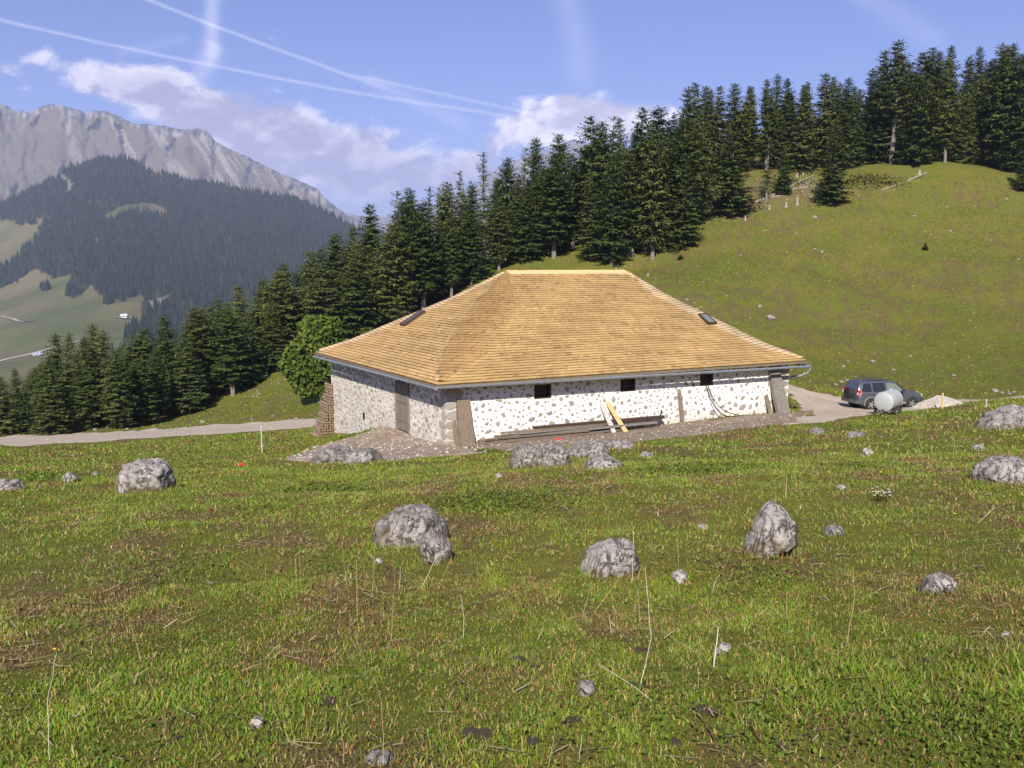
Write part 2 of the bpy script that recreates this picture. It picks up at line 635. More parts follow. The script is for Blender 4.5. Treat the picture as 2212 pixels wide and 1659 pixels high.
nT = len(TH)
_j, _i = np.meshgrid(np.arange(NR - 1), np.arange(nT), indexing='ij')
_i2 = (_i + 1) % nT
quads = np.stack([_j * nT + _i, (_j + 1) * nT + _i, (_j + 1) * nT + _i2, _j * nT + _i2], -1).reshape(-1, 4)
V = np.stack([_gx.ravel(), _gy.ravel(), GZ.ravel()], 1)
cap = np.array([list(range(nT))])
_cx = V[quads].mean(1)
fc = np.zeros((len(quads) + 1, 3))
fc[:-1, 0] = brown(_cx[:, 0], _cx[:, 1])
fc[:-1, 1] = worn(_cx[:, 0], _cx[:, 1])
me = mesh_np('pasture', V, [quads[:, ::-1], cap], m_ground, True)
at = me.attributes.new('tone', 'FLOAT_COLOR', 'POINT')
vc = np.zeros((len(V), 4), np.float32)
vc[:, 0] = brown(V[:, 0], V[:, 1])
vc[:, 1] = worn(V[:, 0], V[:, 1])
at.data.foreach_set('color', vc.ravel())
tag(obj('pasture', me), kind='structure')


# ---- bare track, path and forecourt: thin draped sheets with ragged edges
def drape(name, poly, mat, step, lift, ox=0.0):
    xs = [p[0] for p in poly]
    ys = [p[1] for p in poly]
    X, Y = np.meshgrid(np.arange(min(xs) - 1, max(xs) + 1, step), np.arange(min(ys) - 1, max(ys) + 1, step))
    J = step * 0.3
    X = X + J * vnoise(X * 3.1, Y * 3.1, seed=51)
    Y = Y + J * vnoise(X * 3.3, Y * 2.9, seed=52)
    cxm = (X[:-1, :-1] + X[1:, 1:]) / 2
    cym = (Y[:-1, :-1] + Y[1:, 1:]) / 2
    xx = cxm + 0.40 * fbm(cxm / 1.3, cym / 1.3, oct=3, seed=41)
    yy = cym + 0.40 * fbm(cxm / 1.3, cym / 1.3, oct=3, seed=47)
    keep = inpoly(xx, yy, poly)
    n = X.shape[1]
    jj, ii = np.nonzero(keep)
    Fq = np.stack([jj * n + ii, jj * n + ii + 1, (jj + 1) * n + ii + 1, (jj + 1) * n + ii], 1)
    used, inv = np.unique(Fq, return_inverse=True)
    Fq = inv.reshape(Fq.shape)
    x = X.ravel()[used]
    y = Y.ravel()[used]
    z = H(x, y) + lift + 0.012 * fbm(x * 2, y * 2, oct=2, seed=53)
    cnt = np.bincount(Fq.ravel(), minlength=len(used))
    z = np.where(cnt < 4, z - lift - .03, z)
    return tag(obj(name, mesh_np(name, np.stack([x, y, z], 1), Fq, mat, True)), kind='structure')


def gravel_mat(name, a, b, c, grassy):
    m, nt, bs = material(name)
    pos = nt.coord()
    n1 = nt.noise(pos, 1.4, 6, .65)
    n2 = nt.noise(pos, 14, 5, .7)
    v = nt.vor(pos, 9.0, out='Color')
    vs = nt.node('ShaderNodeSeparateColor')
    nt.put(vs.inputs[0], v)
    col = nt.mix(nt.ss(n1, .3, .7), a, b)
    col = nt.mix(nt.m('MULTIPLY', nt.ss(vs.outputs[0], .55, .95), .7), col, c)
    col = nt.mix(nt.m('MULTIPLY', nt.ss(n2, .3, .7), .35), col, tuple(k * .55 for k in a))
    col = nt.mix(nt.m('MULTIPLY', nt.ss(nt.noise(pos, .7, 4, .6), .60, .70), grassy), col, (0.09, 0.11, 0.03))
    nt.put(bs.inputs['Base Color'], col)
    bs.inputs['Roughness'].default_value = .95
    nt.put(bs.inputs['Normal'], nt.bump(nt.m('ADD', n2, nt.m('MULTIPLY', vs.outputs[0], .5)), .6, .05))
    return m


m_track = gravel_mat('gravel_track', (0.43, 0.345, 0.255), (0.55, 0.46, 0.355), (0.60, 0.53, 0.44), .12)
m_path = gravel_mat('earth_path', (0.20, 0.14, 0.095), (0.29, 0.22, 0.155), (0.46, 0.41, 0.35), .5)
m_fore = gravel_mat('forecourt_gravel', (0.25, 0.175, 0.115), (0.36, 0.28, 0.205), (0.48, 0.43, 0.37), .15)
drape('track', TRACK_POLY, m_track, .30, .030)
drape('footpath', PATH_POLY, m_path, .16, .040)
drape('forecourt', FORE_POLY, m_fore, .16, .050)

# ================================================================== far ground: hill, mountains, valley
m_meadow, nt, bs = material('far_meadow')
pos = nt.coord()
n1 = nt.noise(pos, .004, 6, .6)
n2 = nt.noise(pos, .02, 6, .65)
wood = nt.attr('tone')
sw = nt.node('ShaderNodeSeparateColor')
nt.put(sw.inputs[0], wood)
col = nt.mix(nt.ss(n1, .35, .65), (0.078, 0.100, 0.030), (0.165, 0.140, 0.068))
col = nt.mix(nt.m('MULTIPLY', nt.ss(n2, .4, .65), .5), col, (0.125, 0.11, 0.06))
col = nt.mix(sw.outputs[0], col, (0.030, 0.036, 0.018))
col = nt.mix(nt.m('MULTIPLY', sw.outputs[1], .7), col, (0.26, 0.235, 0.20))
nt.put(bs.inputs['Base Color'], col)
bs.inputs['Roughness'].default_value = 1.0
bs.inputs['Specular IOR Level'].default_value = 0.0

HILL_CREST = [(-400, 560), (-250, 500), (-100, 462), (0, 441), (46, 421), (130, 379), (151, 362), (211, 346), (246, 342), (278, 346), (310, 360), (320, 369), (352, 376), (415, 395), (475, 399),
              (563, 418), (627, 426), (669, 444), (722, 468), (757, 489), (900, 530), (1200, 566), (1700, 590)]


def hill_pd(px, t):
    """pixel row and distance on the wooded hill: t=0 foot, 1 crest"""
    cr = interp(px, HILL_CREST)
    py = 860 + (cr - 860) * t
    d = 900 + 2100 * t ** 1.05
    return py, d


HGX = np.linspace(-400, 1700, 300)
ht = np.concatenate([np.linspace(0, 1, 130), 1 + np.linspace(.02, .6, 14), [-.1]])
ht = np.sort(ht)
PX, TT = np.meshgrid(HGX, ht)
PY, DD = hill_pd(PX, np.clip(TT, 0, 1))
DD = DD + np.minimum(TT, 0) * 1500
a = (PX - CX) / F
b = (CY - PY) / F
ry = CP + b * SP
rz = -SP + b * CP
DD = DD + (TT > 1) * (TT - 1) * 1600
HXs = a / ry * DD
HZs = CZ + rz / ry * np.minimum(DD, 3000)
HZs = HZs - np.clip(TT - 1, 0, 1) * 700
HZs = np.where(TT < 0, -200.0, HZs)
inner = np.clip((1.0 - TT) * 6, 0, 1) * np.clip(TT * 5, 0, 1)
HZs = HZs + inner * (14 * fbm(HXs / 260, DD / 260, oct=4, seed=61))
_z4 = lambda pts: [(x * .3521, 194.7 + y * .3521) for x, y in pts]
MEADOWS = [_z4([(625, 770), (720, 715), (870, 680), (960, 690), (1030, 740), (1000, 770), (900, 742), (790, 745), (720, 775), (660, 810)]),
           _z4([(-400, 730), (20, 790), (110, 800), (210, 780), (350, 768), (245, 822), (205, 930), (150, 970), (60, 1050), (-400, 1110)]),
           _z4([(-1200, 1190), (0, 1190), (100, 1150), (220, 1080), (330, 1130), (430, 1120), (450, 1160), (400, 1250), (480, 1260), (560, 1190), (620, 1250), (720, 1275), (800, 1280),
                (850, 1230), (910, 1190), (880, 1290), (860, 1400), (800, 1440), (770, 1560), (700, 1650), (600, 1760), (500, 2100), (-1200, 2200)]),
           _z4([(490, 690), (620, 690), (600, 710), (500, 712)])]
CLIFFS = [_z4(p) for p in ([(365, 540), (390, 520), (440, 560), (440, 630), (420, 635), (410, 570)], [(930, 495), (960, 500), (1020, 540), (1000, 548), (940, 515)],
                           [(580, 870), (595, 870), (610, 930), (590, 950)], [(420, 1000), (445, 1000), (440, 1030), (425, 1030)], [(900, 1310), (1040, 1270), (1100, 1300), (930, 1350)],
                           [(430, 790), (500, 785), (490, 805), (440, 808)], [(480, 1080), (510, 1080), (500, 1110)])]


def is_wood(px, py):
    jx = px + 3.0 * fbm(px / 6, py / 6, oct=3, seed=71)
    jy = py + 3.0 * fbm(px / 6, py / 6, oct=3, seed=72)
    o = np.ones(np.shape(px), bool)
    for p in MEADOWS:
        o &= ~inpoly(jx, jy, p)
    return o


def is_cliff(px, py):
    jx = px + 4 * fbm(px / 4, py / 4, oct=3, seed=73)
    jy = py + 4 * fbm(px / 4, py / 4, oct=3, seed=74)
    o = np.zeros(np.shape(px), bool)
    for p in CLIFFS:
        o |= inpoly(jx, jy, p)
    return o


HNY, HNX = ny, nx = PX.shape
jj, ii = np.meshgrid(np.arange(ny - 1), np.arange(nx - 1), indexing='ij')
hq = np.stack([jj * nx + ii, jj * nx + ii + 1, (jj + 1) * nx + ii + 1, (jj + 1) * nx + ii], -1).reshape(-1, 4)
HV = np.stack([HXs.ravel(), DD.ravel(), HZs.ravel()], 1)
me = mesh_np('wooded_hill', HV, hq, m_meadow, True)
at = me.attributes.new('tone', 'FLOAT_COLOR', 'POINT')
vc = np.zeros((len(HV), 4), np.float32)
vc[:, 0] = is_wood(PX.ravel(), PY.ravel())
vc[:, 1] = is_cliff(PX.ravel(), PY.ravel())
at.data.foreach_set('color', vc.ravel())
tag(obj('wooded_hill', me), kind='structure')


def hill_at(px, py):
    """ground point of the wooded hill seen at a pixel (bilinear on its own grid)"""
    cr = interp(px, HILL_CREST)
    t = np.clip((np.asarray(py, float) - 860) / (cr - 860), 0, 1)
    u = (np.asarray(px, float) - HGX[0]) / (HGX[-1] - HGX[0]) * (HNX - 1)
    v = t * 129 + 1
    i = np.clip(u.astype(int), 0, HNX - 2)
    j = np.clip(v.astype(int), 0, 129)
    u = u - i
    v = v - j
    P = HV.reshape(HNY, HNX, 3)
    u = u[..., None]
    v = v[..., None]
    return (P[j, i] * (1 - u) + P[j, i + 1] * u) * (1 - v) + (P[j + 1, i] * (1 - u) + P[j + 1, i + 1] * u) * v


# the mass of far conifers on the hill
rng = np.random.default_rng(5)
m_farwood, nt, bs = material('far_conifers')
nt.put(bs.inputs['Base Color'], nt.attr('tone'))
bs.inputs['Roughness'].default_value = 1.0
bs.inputs['Specular IOR Level'].default_value = 0.0
Nw = 26000
tx = rng.uniform(-200, 1000, Nw)
tt_ = np.sqrt(rng.uniform(0.0, 1, Nw))
ty = 860 + (interp(tx, HILL_CREST) - 860) * tt_
keep = is_wood(tx, ty) & ~(is_cliff(tx, ty)) & (ty < 800 + (tx > 300) * 40)
keep &= (fbm(tx / 25, ty / 18, oct=3, seed=77) > -0.42) | (rng.uniform(0, 1, Nw) < .3)
# scattered groups on the meadows
ex = rng.normal(0, 1, (14, 60, 2))
tx, ty = tx[keep], ty[keep]
gx_ = np.array([46, 68, 150, 156, 236, 262, 286, 240, 33, 52, 98, 300, 14, 8])
gy_ = np.array([480, 482, 634, 625, 656, 652, 640, 642, 560, 541, 628, 634, 606, 591])
sx_ = np.array([6, 8, 9, 6, 9, 6, 7, 5, 10, 4, 9, 8, 12, 8])
for k in range(14):
    tx = np.append(tx, gx_[k] + ex[k, :14, 0] * sx_[k] * .7)
    ty = np.append(ty, gy_[k] + ex[k, :14, 1] * 3.2)
P0 = hill_at(tx, ty)
n = len(tx)
hh = rng.uniform(13, 25, n)
wv = hh * rng.uniform(.15, .22, n)
ph = rng.uniform(0, 6.28, n)
rings = [(0.06, 1.0), (0.42, .62), (0.40, .80), (0.78, .20), (1.0, .03)]
K = 4
VV = []
for zf, rf in rings:
    for k in range(K):
        an = ph + 2 * np.pi * k / K
        rj = wv * rf * rng.uniform(.8, 1.2, n)
        VV.append(np.stack([P0[:, 0] + rj * np.cos(an), P0[:, 1] + rj * np.sin(an), P0[:, 2] + hh * zf - 1], 1))
VV = np.stack(VV, 1)
base = (np.arange(n) * len(rings) * K)[:, None, None]
fq = []
for a_ in range(len(rings) - 1):
    for k in range(K):
        k2 = (k + 1) % K
        fq.append([a_ * K + k, a_ * K + k2, (a_ + 1) * K + k2, (a_ + 1) * K + k])
fq = (np.array(fq)[None] + base).reshape(-1, 4)
tc = np.array([0.016, 0.026, 0.012])[None] * rng.uniform(.6, 1.5, (n, 1)) * rng.uniform(.85, 1.15, (n, 3))
aut = rng.uniform(0, 1, n) < .05
tc[aut] = np.array([0.052, 0.045, 0.018])[None] * rng.uniform(.7, 1.2, (aut.sum(), 1))
tc = np.repeat(tc, (len(rings) - 1) * K, axis=0)
tag(obj('far_wood', mesh_np('far_wood', VV.reshape(-1, 3), fq, m_farwood, False, fcol=tc)), 'dark conifer wood covering the far hill', 'wood', kind='stuff')


# bare mountain massif
def massif(name, crest, d_crest, base, d_base, cliff, mat, xr, nxs=420, nts=150, gully=1.0, seed=90):
    mx = np.linspace(xr[0], xr[1], nxs)
    mt = np.concatenate([np.linspace(0, 1, nts), 1 + np.linspace(.05, 1, 10)])
    PX, T = np.meshgrid(mx, mt)
    T1 = np.minimum(T, 1)
    cr = interp(PX, crest) + 2.3 * fbm(PX / 9, PX * 0 + 3, oct=4, seed=seed)
    bs_ = interp(PX, base)
    PY = bs_ + (cr - bs_) * T1
    cl = interp(PX, cliff)                                     # px height of the cliff below the crest
    cl = cl * (1 + .35 * fbm(PX / 18, PX * 0, oct=3, seed=seed + 1))
    below = PY - cr
    f = np.clip(below / np.maximum(cl, 1e-3), 0, 1)
    dcl = d_crest * 0.012 * f
    dsl = np.clip((below - cl) / np.maximum(bs_ - cr - cl, 1), 0, 1)
    D = d_crest - dcl - (d_crest - d_base - d_crest * 0.012) * dsl ** 0.92
    rid = 1 - np.abs(fbm(PX / 46 + .35 * fbm(PX / 30, PY / 30, oct=2, seed=seed + 2), PY / 150, oct=4, seed=seed + 3))
    fin = 1 - np.abs(fbm(PX / 9 - PY / 26, PY / 60, oct=4, seed=seed + 4))
    amp = np.clip(below / 14, 0, 1) * np.clip((bs_ - PY) / 30, 0, 1)
    zone = np.clip(below / 4, 0, 1) * np.clip((1.6 - below / np.maximum(cl, 1)) * 1.6, 0, 1)
    butt = 1 - 2 * np.abs(fbm(PX / 10, below / 90, oct=4, seed=seed + 5, gain=.6))
    D = D - gully * amp * ((rid - .6) * 190 + (fin - .6) * 26) - gully * zone * d_crest * .011 * butt
    a = (PX - CX) / F
    b = (CY - PY) / F
    ry = CP + b * SP
    rz = -SP + b * CP
    X = a / ry * D
    Z = CZ + rz / ry * D
    back = np.clip(T - 1, 0, 1)
    Y = D + back * d_crest * .35
    X = X * (1 + back * .35)
    Z = Z - back * np.maximum(Z + 300, 0) * .9
    ny, nx = PX.shape
    jj, ii = np.meshgrid(np.arange(ny - 1), np.arange(nx - 1), indexing='ij')
    q = np.stack([jj * nx + ii, jj * nx + ii + 1, (jj + 1) * nx + ii + 1, (jj + 1) * nx + ii], -1).reshape(-1, 4)
    me = mesh_np(name, np.stack([X.ravel(), Y.ravel(), Z.ravel()], 1), q, mat, True)
    at = me.attributes.new('tone', 'FLOAT_COLOR', 'POINT')
    vc = np.zeros((X.size, 4), np.float32)
    rock = np.clip(1.15 - below / np.maximum(cl, 1), 0, 1)
    lean_ = np.interp(PX, [0, 120, 260, 450, 800], [-.9, -.3, .55, .9, 1.0])
    fl = PX - below * lean_ + 5 * fbm(PX / 30, below / 30, oct=3, seed=seed + 6)
    strk = fbm(fl / 9, below / 130, oct=5, seed=seed + 7, gain=.62)
    fan = fbm(fl / 34, below / 200, oct=2, seed=seed + 8)
    scree = np.clip((strk + .8 * fan - .02) * 2.6, 0, 1) * np.clip(1.15 - below / 170, .25, 1)
    vc[:, 0] = rock.ravel()
    vc[:, 1] = scree.ravel()
    vc[:, 2] = (.5 + .8 * fbm(PX / 60, PY / 30, oct=4, seed=seed + 9)).ravel()
    vc[:, 3] = (.5 + .75 * fbm(PX / 4.5, below / 14, oct=4, seed=seed + 10, gain=.6)).ravel()
    at.data.foreach_set('color', vc.ravel())
    return tag(obj(name, me), kind='structure')


m_mount, nt, bs = material('mountain_rock')
pos = nt.coord()
t_ = nt.attr('tone')
s3 = nt.node('ShaderNodeSeparateColor')
nt.put(s3.inputs[0], t_)
n1 = nt.noise(pos, .004, 8, .68)
n2 = nt.noise(nt.mapv(pos, (1, 1, 3.5)), .006, 6, .65)
grass = nt.mix(s3.outputs[2], (0.125, 0.112, 0.082), (0.160, 0.122, 0.096))
grass = nt.mix(nt.m('MULTIPLY', n1, .5), grass, (0.140, 0.122, 0.100))
scr = nt.mix(n1, (0.20, 0.185, 0.17), (0.29, 0.27, 0.25))
col = nt.mix(nt.ss(nt.m('ADD', s3.outputs[1], nt.m('MULTIPLY', nt.m('SUBTRACT', n1, .5), .5)), .15, .85), grass, scr)
rk = nt.mix(nt.ss(nt.attr('tone', 'Alpha'), .2, .8), (0.085, 0.080, 0.088), (0.27, 0.25, 0.235))
col = nt.mix(nt.ss(nt.m('ADD', s3.outputs[0], nt.m('MULTIPLY', nt.m('SUBTRACT', n1, .5), .9)), .2, .6), col, rk)
nt.put(bs.inputs['Base Color'], col)
bs.inputs['Roughness'].default_value = 1.0
bs.inputs['Specular IOR Level'].default_value = 0.0
nt.put(bs.inputs['Normal'], nt.bump(n1, 0.5, 40.0))

CREST = [(-700, 330), (-300, 250), (-120, 214), (0, 223), (21, 232), (37, 244), (46, 235), (65, 246), (81, 232), (106, 225), (123, 228), (176, 237), (183, 246), (208, 239), (232, 240), (261, 253), (296, 270), (306, 267),
         (352, 272), (401, 281), (426, 276), (454, 288), (463, 304), (493, 321), (549, 346), (599, 371), (651, 392), (687, 409), (697, 424), (725, 448), (768, 473), (850, 510), (1000, 550), (1300, 600)]
CLIFF = [(-700, 30), (0, 26), (60, 20), (90, 14), (130, 24), (180, 24), (230, 16), (300, 12), (330, 20), (400, 24), (460, 26), (500, 14), (600, 14), (680, 24), (720, 18), (800, 6), (1300, 3)]
massif('mountain', CREST, 5200, [(-700, 640), (1300, 640)], 3650, CLIFF, m_mount, (-700, 1300))
CREST2 = [(500, 520), (640, 478), (700, 470), (755, 461), (790, 470), (850, 470), (930, 446), (1000, 412), (1060, 374), (1110, 348), (1160, 330), (1240, 300), (1330, 318), (1450, 345), (1700, 380), (2300, 450)]
massif('distant_mountain', CREST2, 9500, [(500, 640), (2300, 640)], 6500, [(500, 10), (2300, 14)], m_mount, (500, 2300), 200, 60, .6, 130)

# valley floor reaching to the horizon
me = mesh_np('valley_floor', [(-42000, -42000, -190), (42000, -42000, -190), (42000, 42000, -190), (-42000, 42000, -190)], np.array([[0, 1, 2, 3]]), m_meadow)
tag(obj('valley_floor', me), kind='structure')


def ribbon(name, pts, w, mat, lift=1.2):
    P = hill_at(np.array([p[0] for p in pts], float), np.array([p[1] for p in pts], float))
    n = 24
    s = np.linspace(0, len(P) - 1, n)
    Q = np.stack([np.interp(s, np.arange(len(P)), P[:, k]) for k in range(3)], 1)
    # lay every point on the hill again
    pxs = np.interp(s, np.arange(len(P)), [p[0] for p in pts])
    pys = np.interp(s, np.arange(len(P)), [p[1] for p in pts])
    Q = hill_at(pxs, pys)
    T = np.gradient(Q, axis=0)
    N = np.stack([-T[:, 1], T[:, 0]], 1)
    N /= np.linalg.norm(N, axis=1)[:, None]
    Vv = []
    for k in range(n):
        for sgn in (-1, 1):
            Vv.append((Q[k, 0] + sgn * N[k, 0] * w / 2, Q[k, 1] + sgn * N[k, 1] * w / 2, Q[k, 2] + lift))
    q = np.array([[2 * k, 2 * k + 1, 2 * k + 3, 2 * k + 2] for k in range(n - 1)])
    return tag(obj(name, mesh_np(name, Vv, q, mat)), kind='structure')


m_lane = simple('far_lane', (0.42, 0.38, 0.33), .9, scale=.1)
ribbon('lane', [(-120, 678), (0, 686), (30, 692), (50, 699), (76, 700)], 7, m_lane)
ribbon('valley_road', [(-150, 798), (-20, 784), (50, 771), (110, 755), (170, 741)], 8, m_lane)
# ================================================================== barn
ZE, ZR = 2.55, 6.75                 # roof edge and ridge
EX, EY = 19.2, 15.4                 # eaves rectangle
RX0, RX1 = 7.2, 14.0                # ridge ends
WX0, WX1, WY0, WY1 = .62, 18.62, .64, 14.70
barn = obj('barn', None, loc=(ORG[0], ORG[1], 0), rot=(0, 0, AU))
tag(barn, 'low rubble stone barn with a broad new wooden shingle hip roof', 'barn')


def wood_mat(name, a, b, rough=.75, grain=(1, 1, 8), scale=3.0, knots=0.0, use_tone=False):
    m, nt, bs = material(name)
    pos = nt.coord()
    n = nt.noise(nt.mapv(pos, grain), scale, 6, .65, .4)
    n2 = nt.noise(pos, 1.3, 4, .6)
    col = nt.mix(nt.ss(n, .3, .7), a, b)
    col = nt.mix(nt.m('MULTIPLY', nt.ss(n2, .45, .75), .35), col, tuple(k * .55 for k in a))
    if use_tone:
        col = nt.mix(1.0, col, nt.attr('tone'), 'MULTIPLY')
    nt.put(bs.inputs['Base Color'], col)
    bs.inputs['Roughness'].default_value = rough
    bs.inputs['Specular IOR Level'].default_value = .25
    nt.put(bs.inputs['Normal'], nt.bump(n, .35, .012))
    return m


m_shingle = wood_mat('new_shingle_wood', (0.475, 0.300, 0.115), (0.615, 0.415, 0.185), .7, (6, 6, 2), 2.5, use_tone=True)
m_pale = wood_mat('pale_new_wood', (0.62, 0.44, 0.20), (0.74, 0.56, 0.30), .7)
m_weath = wood_mat('weathered_wood', (0.150, 0.112, 0.080), (0.27, 0.215, 0.165), .85, (8, 8, 1.2), 3.0)
m_grey = wood_mat('grey_old_wood', (0.15, 0.135, 0.12), (0.27, 0.245, 0.22), .85, (8, 8, 1), 3.0)
m_yellow = wood_mat('fresh_sawn_wood', (0.50, 0.34, 0.14), (0.62, 0.46, 0.22), .7, (7, 7, 1), 3.0)
m_white = simple('whitewashed_wood', (0.50, 0.465, 0.45), .8, var=.25)
m_dark = simple('dark_stained_wood', (0.055, 0.032, 0.020), .7, var=.4)
m_hole_shade = simple('painted_hole_shade', (0.012, 0.010, 0.009), .9)
m_glass, nt, bs = material('window_glass')
bs.inputs['Base Color'].default_value = (0.015, 0.015, 0.016, 1)
bs.inputs['Roughness'].default_value = .35
m_sky_glass, nt, bs = material('skylight_glass')
bs.inputs['Base Color'].default_value = (0.17, 0.20, 0.19, 1)
bs.inputs['Roughness'].default_value = .4
m_zinc, nt, bs = material('zinc_gutter')
n = nt.noise(nt.coord(), 4, 4, .6)
nt.put(bs.inputs['Base Color'], nt.mix(n, (0.26, 0.30, 0.35), (0.40, 0.45, 0.50)))
bs.inputs['Metallic'].default_value = .35
bs.inputs['Roughness'].default_value = .5
m_leadv = simple('violet_flashing', (0.10, 0.075, 0.095), .5)
m_black = simple('black_rubber', (0.012, 0.012, 0.013), .6)

# ---- roof: courses of shingles that sweep round the hips
rs = random.Random(11)
NC = 47


def corners(s):
    return (s * RX0, EX - s * (EX - RX1), s * EY / 2, EY - s * EY / 2)


def contour(s):
    """closed plan outline of the roof at height fraction s, with rounded hips; returns points and hip weight"""
    x0, x1, y0, y1 = corners(s)
    rc = min(1.45 * min(1, max(0, s / .16)), (y1 - y0) * .30, (x1 - x0) * .3)
    C = [Vector((x0, y0)), Vector((x1, y0)), Vector((x1, y1)), Vector((x0, y1))]
    pts = []
    for k in (2, 3, 0, 1):
        c, p, q = C[k], C[k - 1], C[(k + 1) % 4]
        a = c + (p - c).normalized() * rc
        b = c + (q - c).normalized() * rc
        for i in range(9):
            t = i / 8
            pt = a * (1 - t) ** 2 + c * 2 * t * (1 - t) + b * t * t
            pts.append((pt, k, 4 * t * (1 - t)))
    return pts


def densify(pts, step=.4):
    out = []
    n = len(pts)
    for i in range(n):
        p, k, w = pts[i]
        q, k2, w2 = pts[(i + 1) % n]
        L = (q - p).length
        m = max(1, int(L / step))
        for j in range(m):
            t = j / m
            out.append((p.lerp(q, t), k if w > 0 or w2 > 0 else k, w * (1 - t) + w2 * t))
    return out


def arc_param(s):
    """for a course: cumulative fraction so shingles keep running between contours"""
    pts = contour(s)
    P = [p for p, _, _ in pts] + [pts[0][0]]
    kk = [k for _, k, _ in pts] + [4]
    ww = [w for _, _, w in pts] + [0]
    L = [0]
    for i in range(len(P) - 1):
        L.append(L[-1] + (P[i + 1] - P[i]).length)
    return P, kk, ww, L


def at_frac(par, f):
    P, kk, ww, L = par
    x = f * L[-1]
    i = int(np.searchsorted(L, x, side='right')) - 1
    i = max(0, min(i, len(P) - 2))
    d = L[i + 1] - L[i]
    t = (x - L[i]) / d if d > 1e-9 else 0
    return P[i].lerp(P[i + 1], t), kk[i], ww[i] * (1 - t) + ww[i + 1] * t


SV, SF, SCc = [], [], []
slope_z = ZR - ZE
SKY1 = [(4.20, 1.0)]
for c in range(NC):
    s0 = c / NC
    s1 = min((c + 1.25) / NC, .995)
    if c == NC - 1:
        s1 = .995
    pa, pb = arc_param(max(s0 - .0015, 0)), arc_param(s1)
    tot = pa[3][-1]
    x = 0.0
    while x < tot - .01:
        w = rs.uniform(.10, .34)
        if at_frac(pa, min((x + .1) / tot, 1))[2] > .05:
            w = rs.uniform(.07, .15)
        w = min(w, tot - x)
        gap = .006
        # the same point of the outline above, matched side by side and corner by corner
        (A, k, w1) = at_frac(pa, x / tot)
        (B, k2, w2) = at_frac(pa, (x + w - gap) / tot)
        # map to upper contour: same segment index and local fraction
        def upmap(xx):
            P, kk, ww, L = pa
            i = max(0, min(int(np.searchsorted(L, xx, side='right')) - 1, len(P) - 2))
            d = L[i + 1] - L[i]
            t = (xx - L[i]) / d if d > 1e-9 else 0
            return pb[0][i].lerp(pb[0][i + 1], t)
        if c > 0 and s0 < .985:
            D, E = upmap(x), upmap(x + w - gap)
        else:
            D, E = upmap(x), upmap(x + w - gap)
        hip = (w1 + w2) / 2
        thick = .036 + rs.uniform(-.006, .008)
        hj = rs.uniform(-.008, .008)
        # courses rise a little over the hips
        za, zb_ = ZE + slope_z * s0 + .07 * w1, ZE + slope_z * s0 + .07 * w2
        zd, ze_ = ZE + slope_z * s1 + .07 * w1, ZE + slope_z * s1 + .07 * w2
        out = (A + B) / 2 - (D + E) / 2
        on = out.normalized() if out.length > 1e-6 else Vector((0, -1))
        A = A + on * hj
        B = B + on * hj
        b = len(SV)
        SV += [(A.x, A.y, za + thick), (B.x, B.y, zb_ + thick), (E.x, E.y, ze_ + .004), (D.x, D.y, zd + .004), (A.x, A.y, za - .004), (B.x, B.y, zb_ - .004)]
        SF += [(b, b + 1, b + 2, b + 3), (b + 4, b + 5, b + 1, b)]
        v = rs.uniform(.92, 1.06)
        r_ = rs.random()
        if r_ < .07:
            v *= rs.uniform(.72, .86)
        elif r_ > .93:
            v *= 1.12
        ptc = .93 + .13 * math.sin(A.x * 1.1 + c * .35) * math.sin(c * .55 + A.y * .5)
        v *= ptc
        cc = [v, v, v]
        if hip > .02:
            if k in (0,):                                   # the front hip: browner
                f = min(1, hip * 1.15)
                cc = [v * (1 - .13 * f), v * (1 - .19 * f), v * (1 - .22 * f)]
            elif k in (1, 3):                               # right and left-back hips: paler
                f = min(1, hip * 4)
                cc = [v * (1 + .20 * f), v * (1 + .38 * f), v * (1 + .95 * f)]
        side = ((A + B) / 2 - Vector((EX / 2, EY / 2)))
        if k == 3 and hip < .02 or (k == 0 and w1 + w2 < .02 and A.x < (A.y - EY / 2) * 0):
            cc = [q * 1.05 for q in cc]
        SCc += [cc, [q * .32 for q in cc]]  # butt faces: dark end grain plus course shadow lines painted into the tone
        x += w
roof = obj('roof', None, barn)
# deck below the shingles
bpy.data.objects.remove(roof)
dm = MB()
dv, df = [], []
lev = [0, .04, .08, .12, .2, .4, .6, .8, .9, .96, 1.0]
for s_ in lev:
    for p, _, _ in contour(min(s_, .995)):
        dv.append((p.x, p.y, ZE + slope_z * s_ - .035))
m_ = 36
for l in range(len(lev) - 1):
    for i in range(m_):
        df.append((l * m_ + i, l * m_ + (i + 1) % m_, (l + 1) * m_ + (i + 1) % m_, (l + 1) * m_ + i))
df.append(tuple((len(lev) - 1) * m_ + i for i in range(m_)))
nb = len(dv)
for p, _, _ in contour(0):
    dv.append((p.x, p.y, ZE - .12))
for i in range(m_):
    df.append((nb + i, nb + (i + 1) % m_, (i + 1) % m_, i))
    # soffit boards back to the wall
for p, _, _ in contour(.0):
    c_ = Vector((EX / 2, EY / 2))
    sc = Vector(((EX - 3.2) / EX, (EY - 3.2) / EY))
    dv.append((c_.x + (p.x - c_.x) * sc.x, c_.y + (p.y - c_.y) * sc.y, ZE + .70))
for i in range(m_):
    df.append((nb + m_ + i, nb + m_ + (i + 1) % m_, nb + (i + 1) % m_, nb + i))
roof = dm.add(dv, df).build('roof', m_weath, barn)
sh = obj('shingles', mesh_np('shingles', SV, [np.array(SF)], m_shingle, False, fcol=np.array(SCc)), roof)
sh['kind'] = 'stuff'
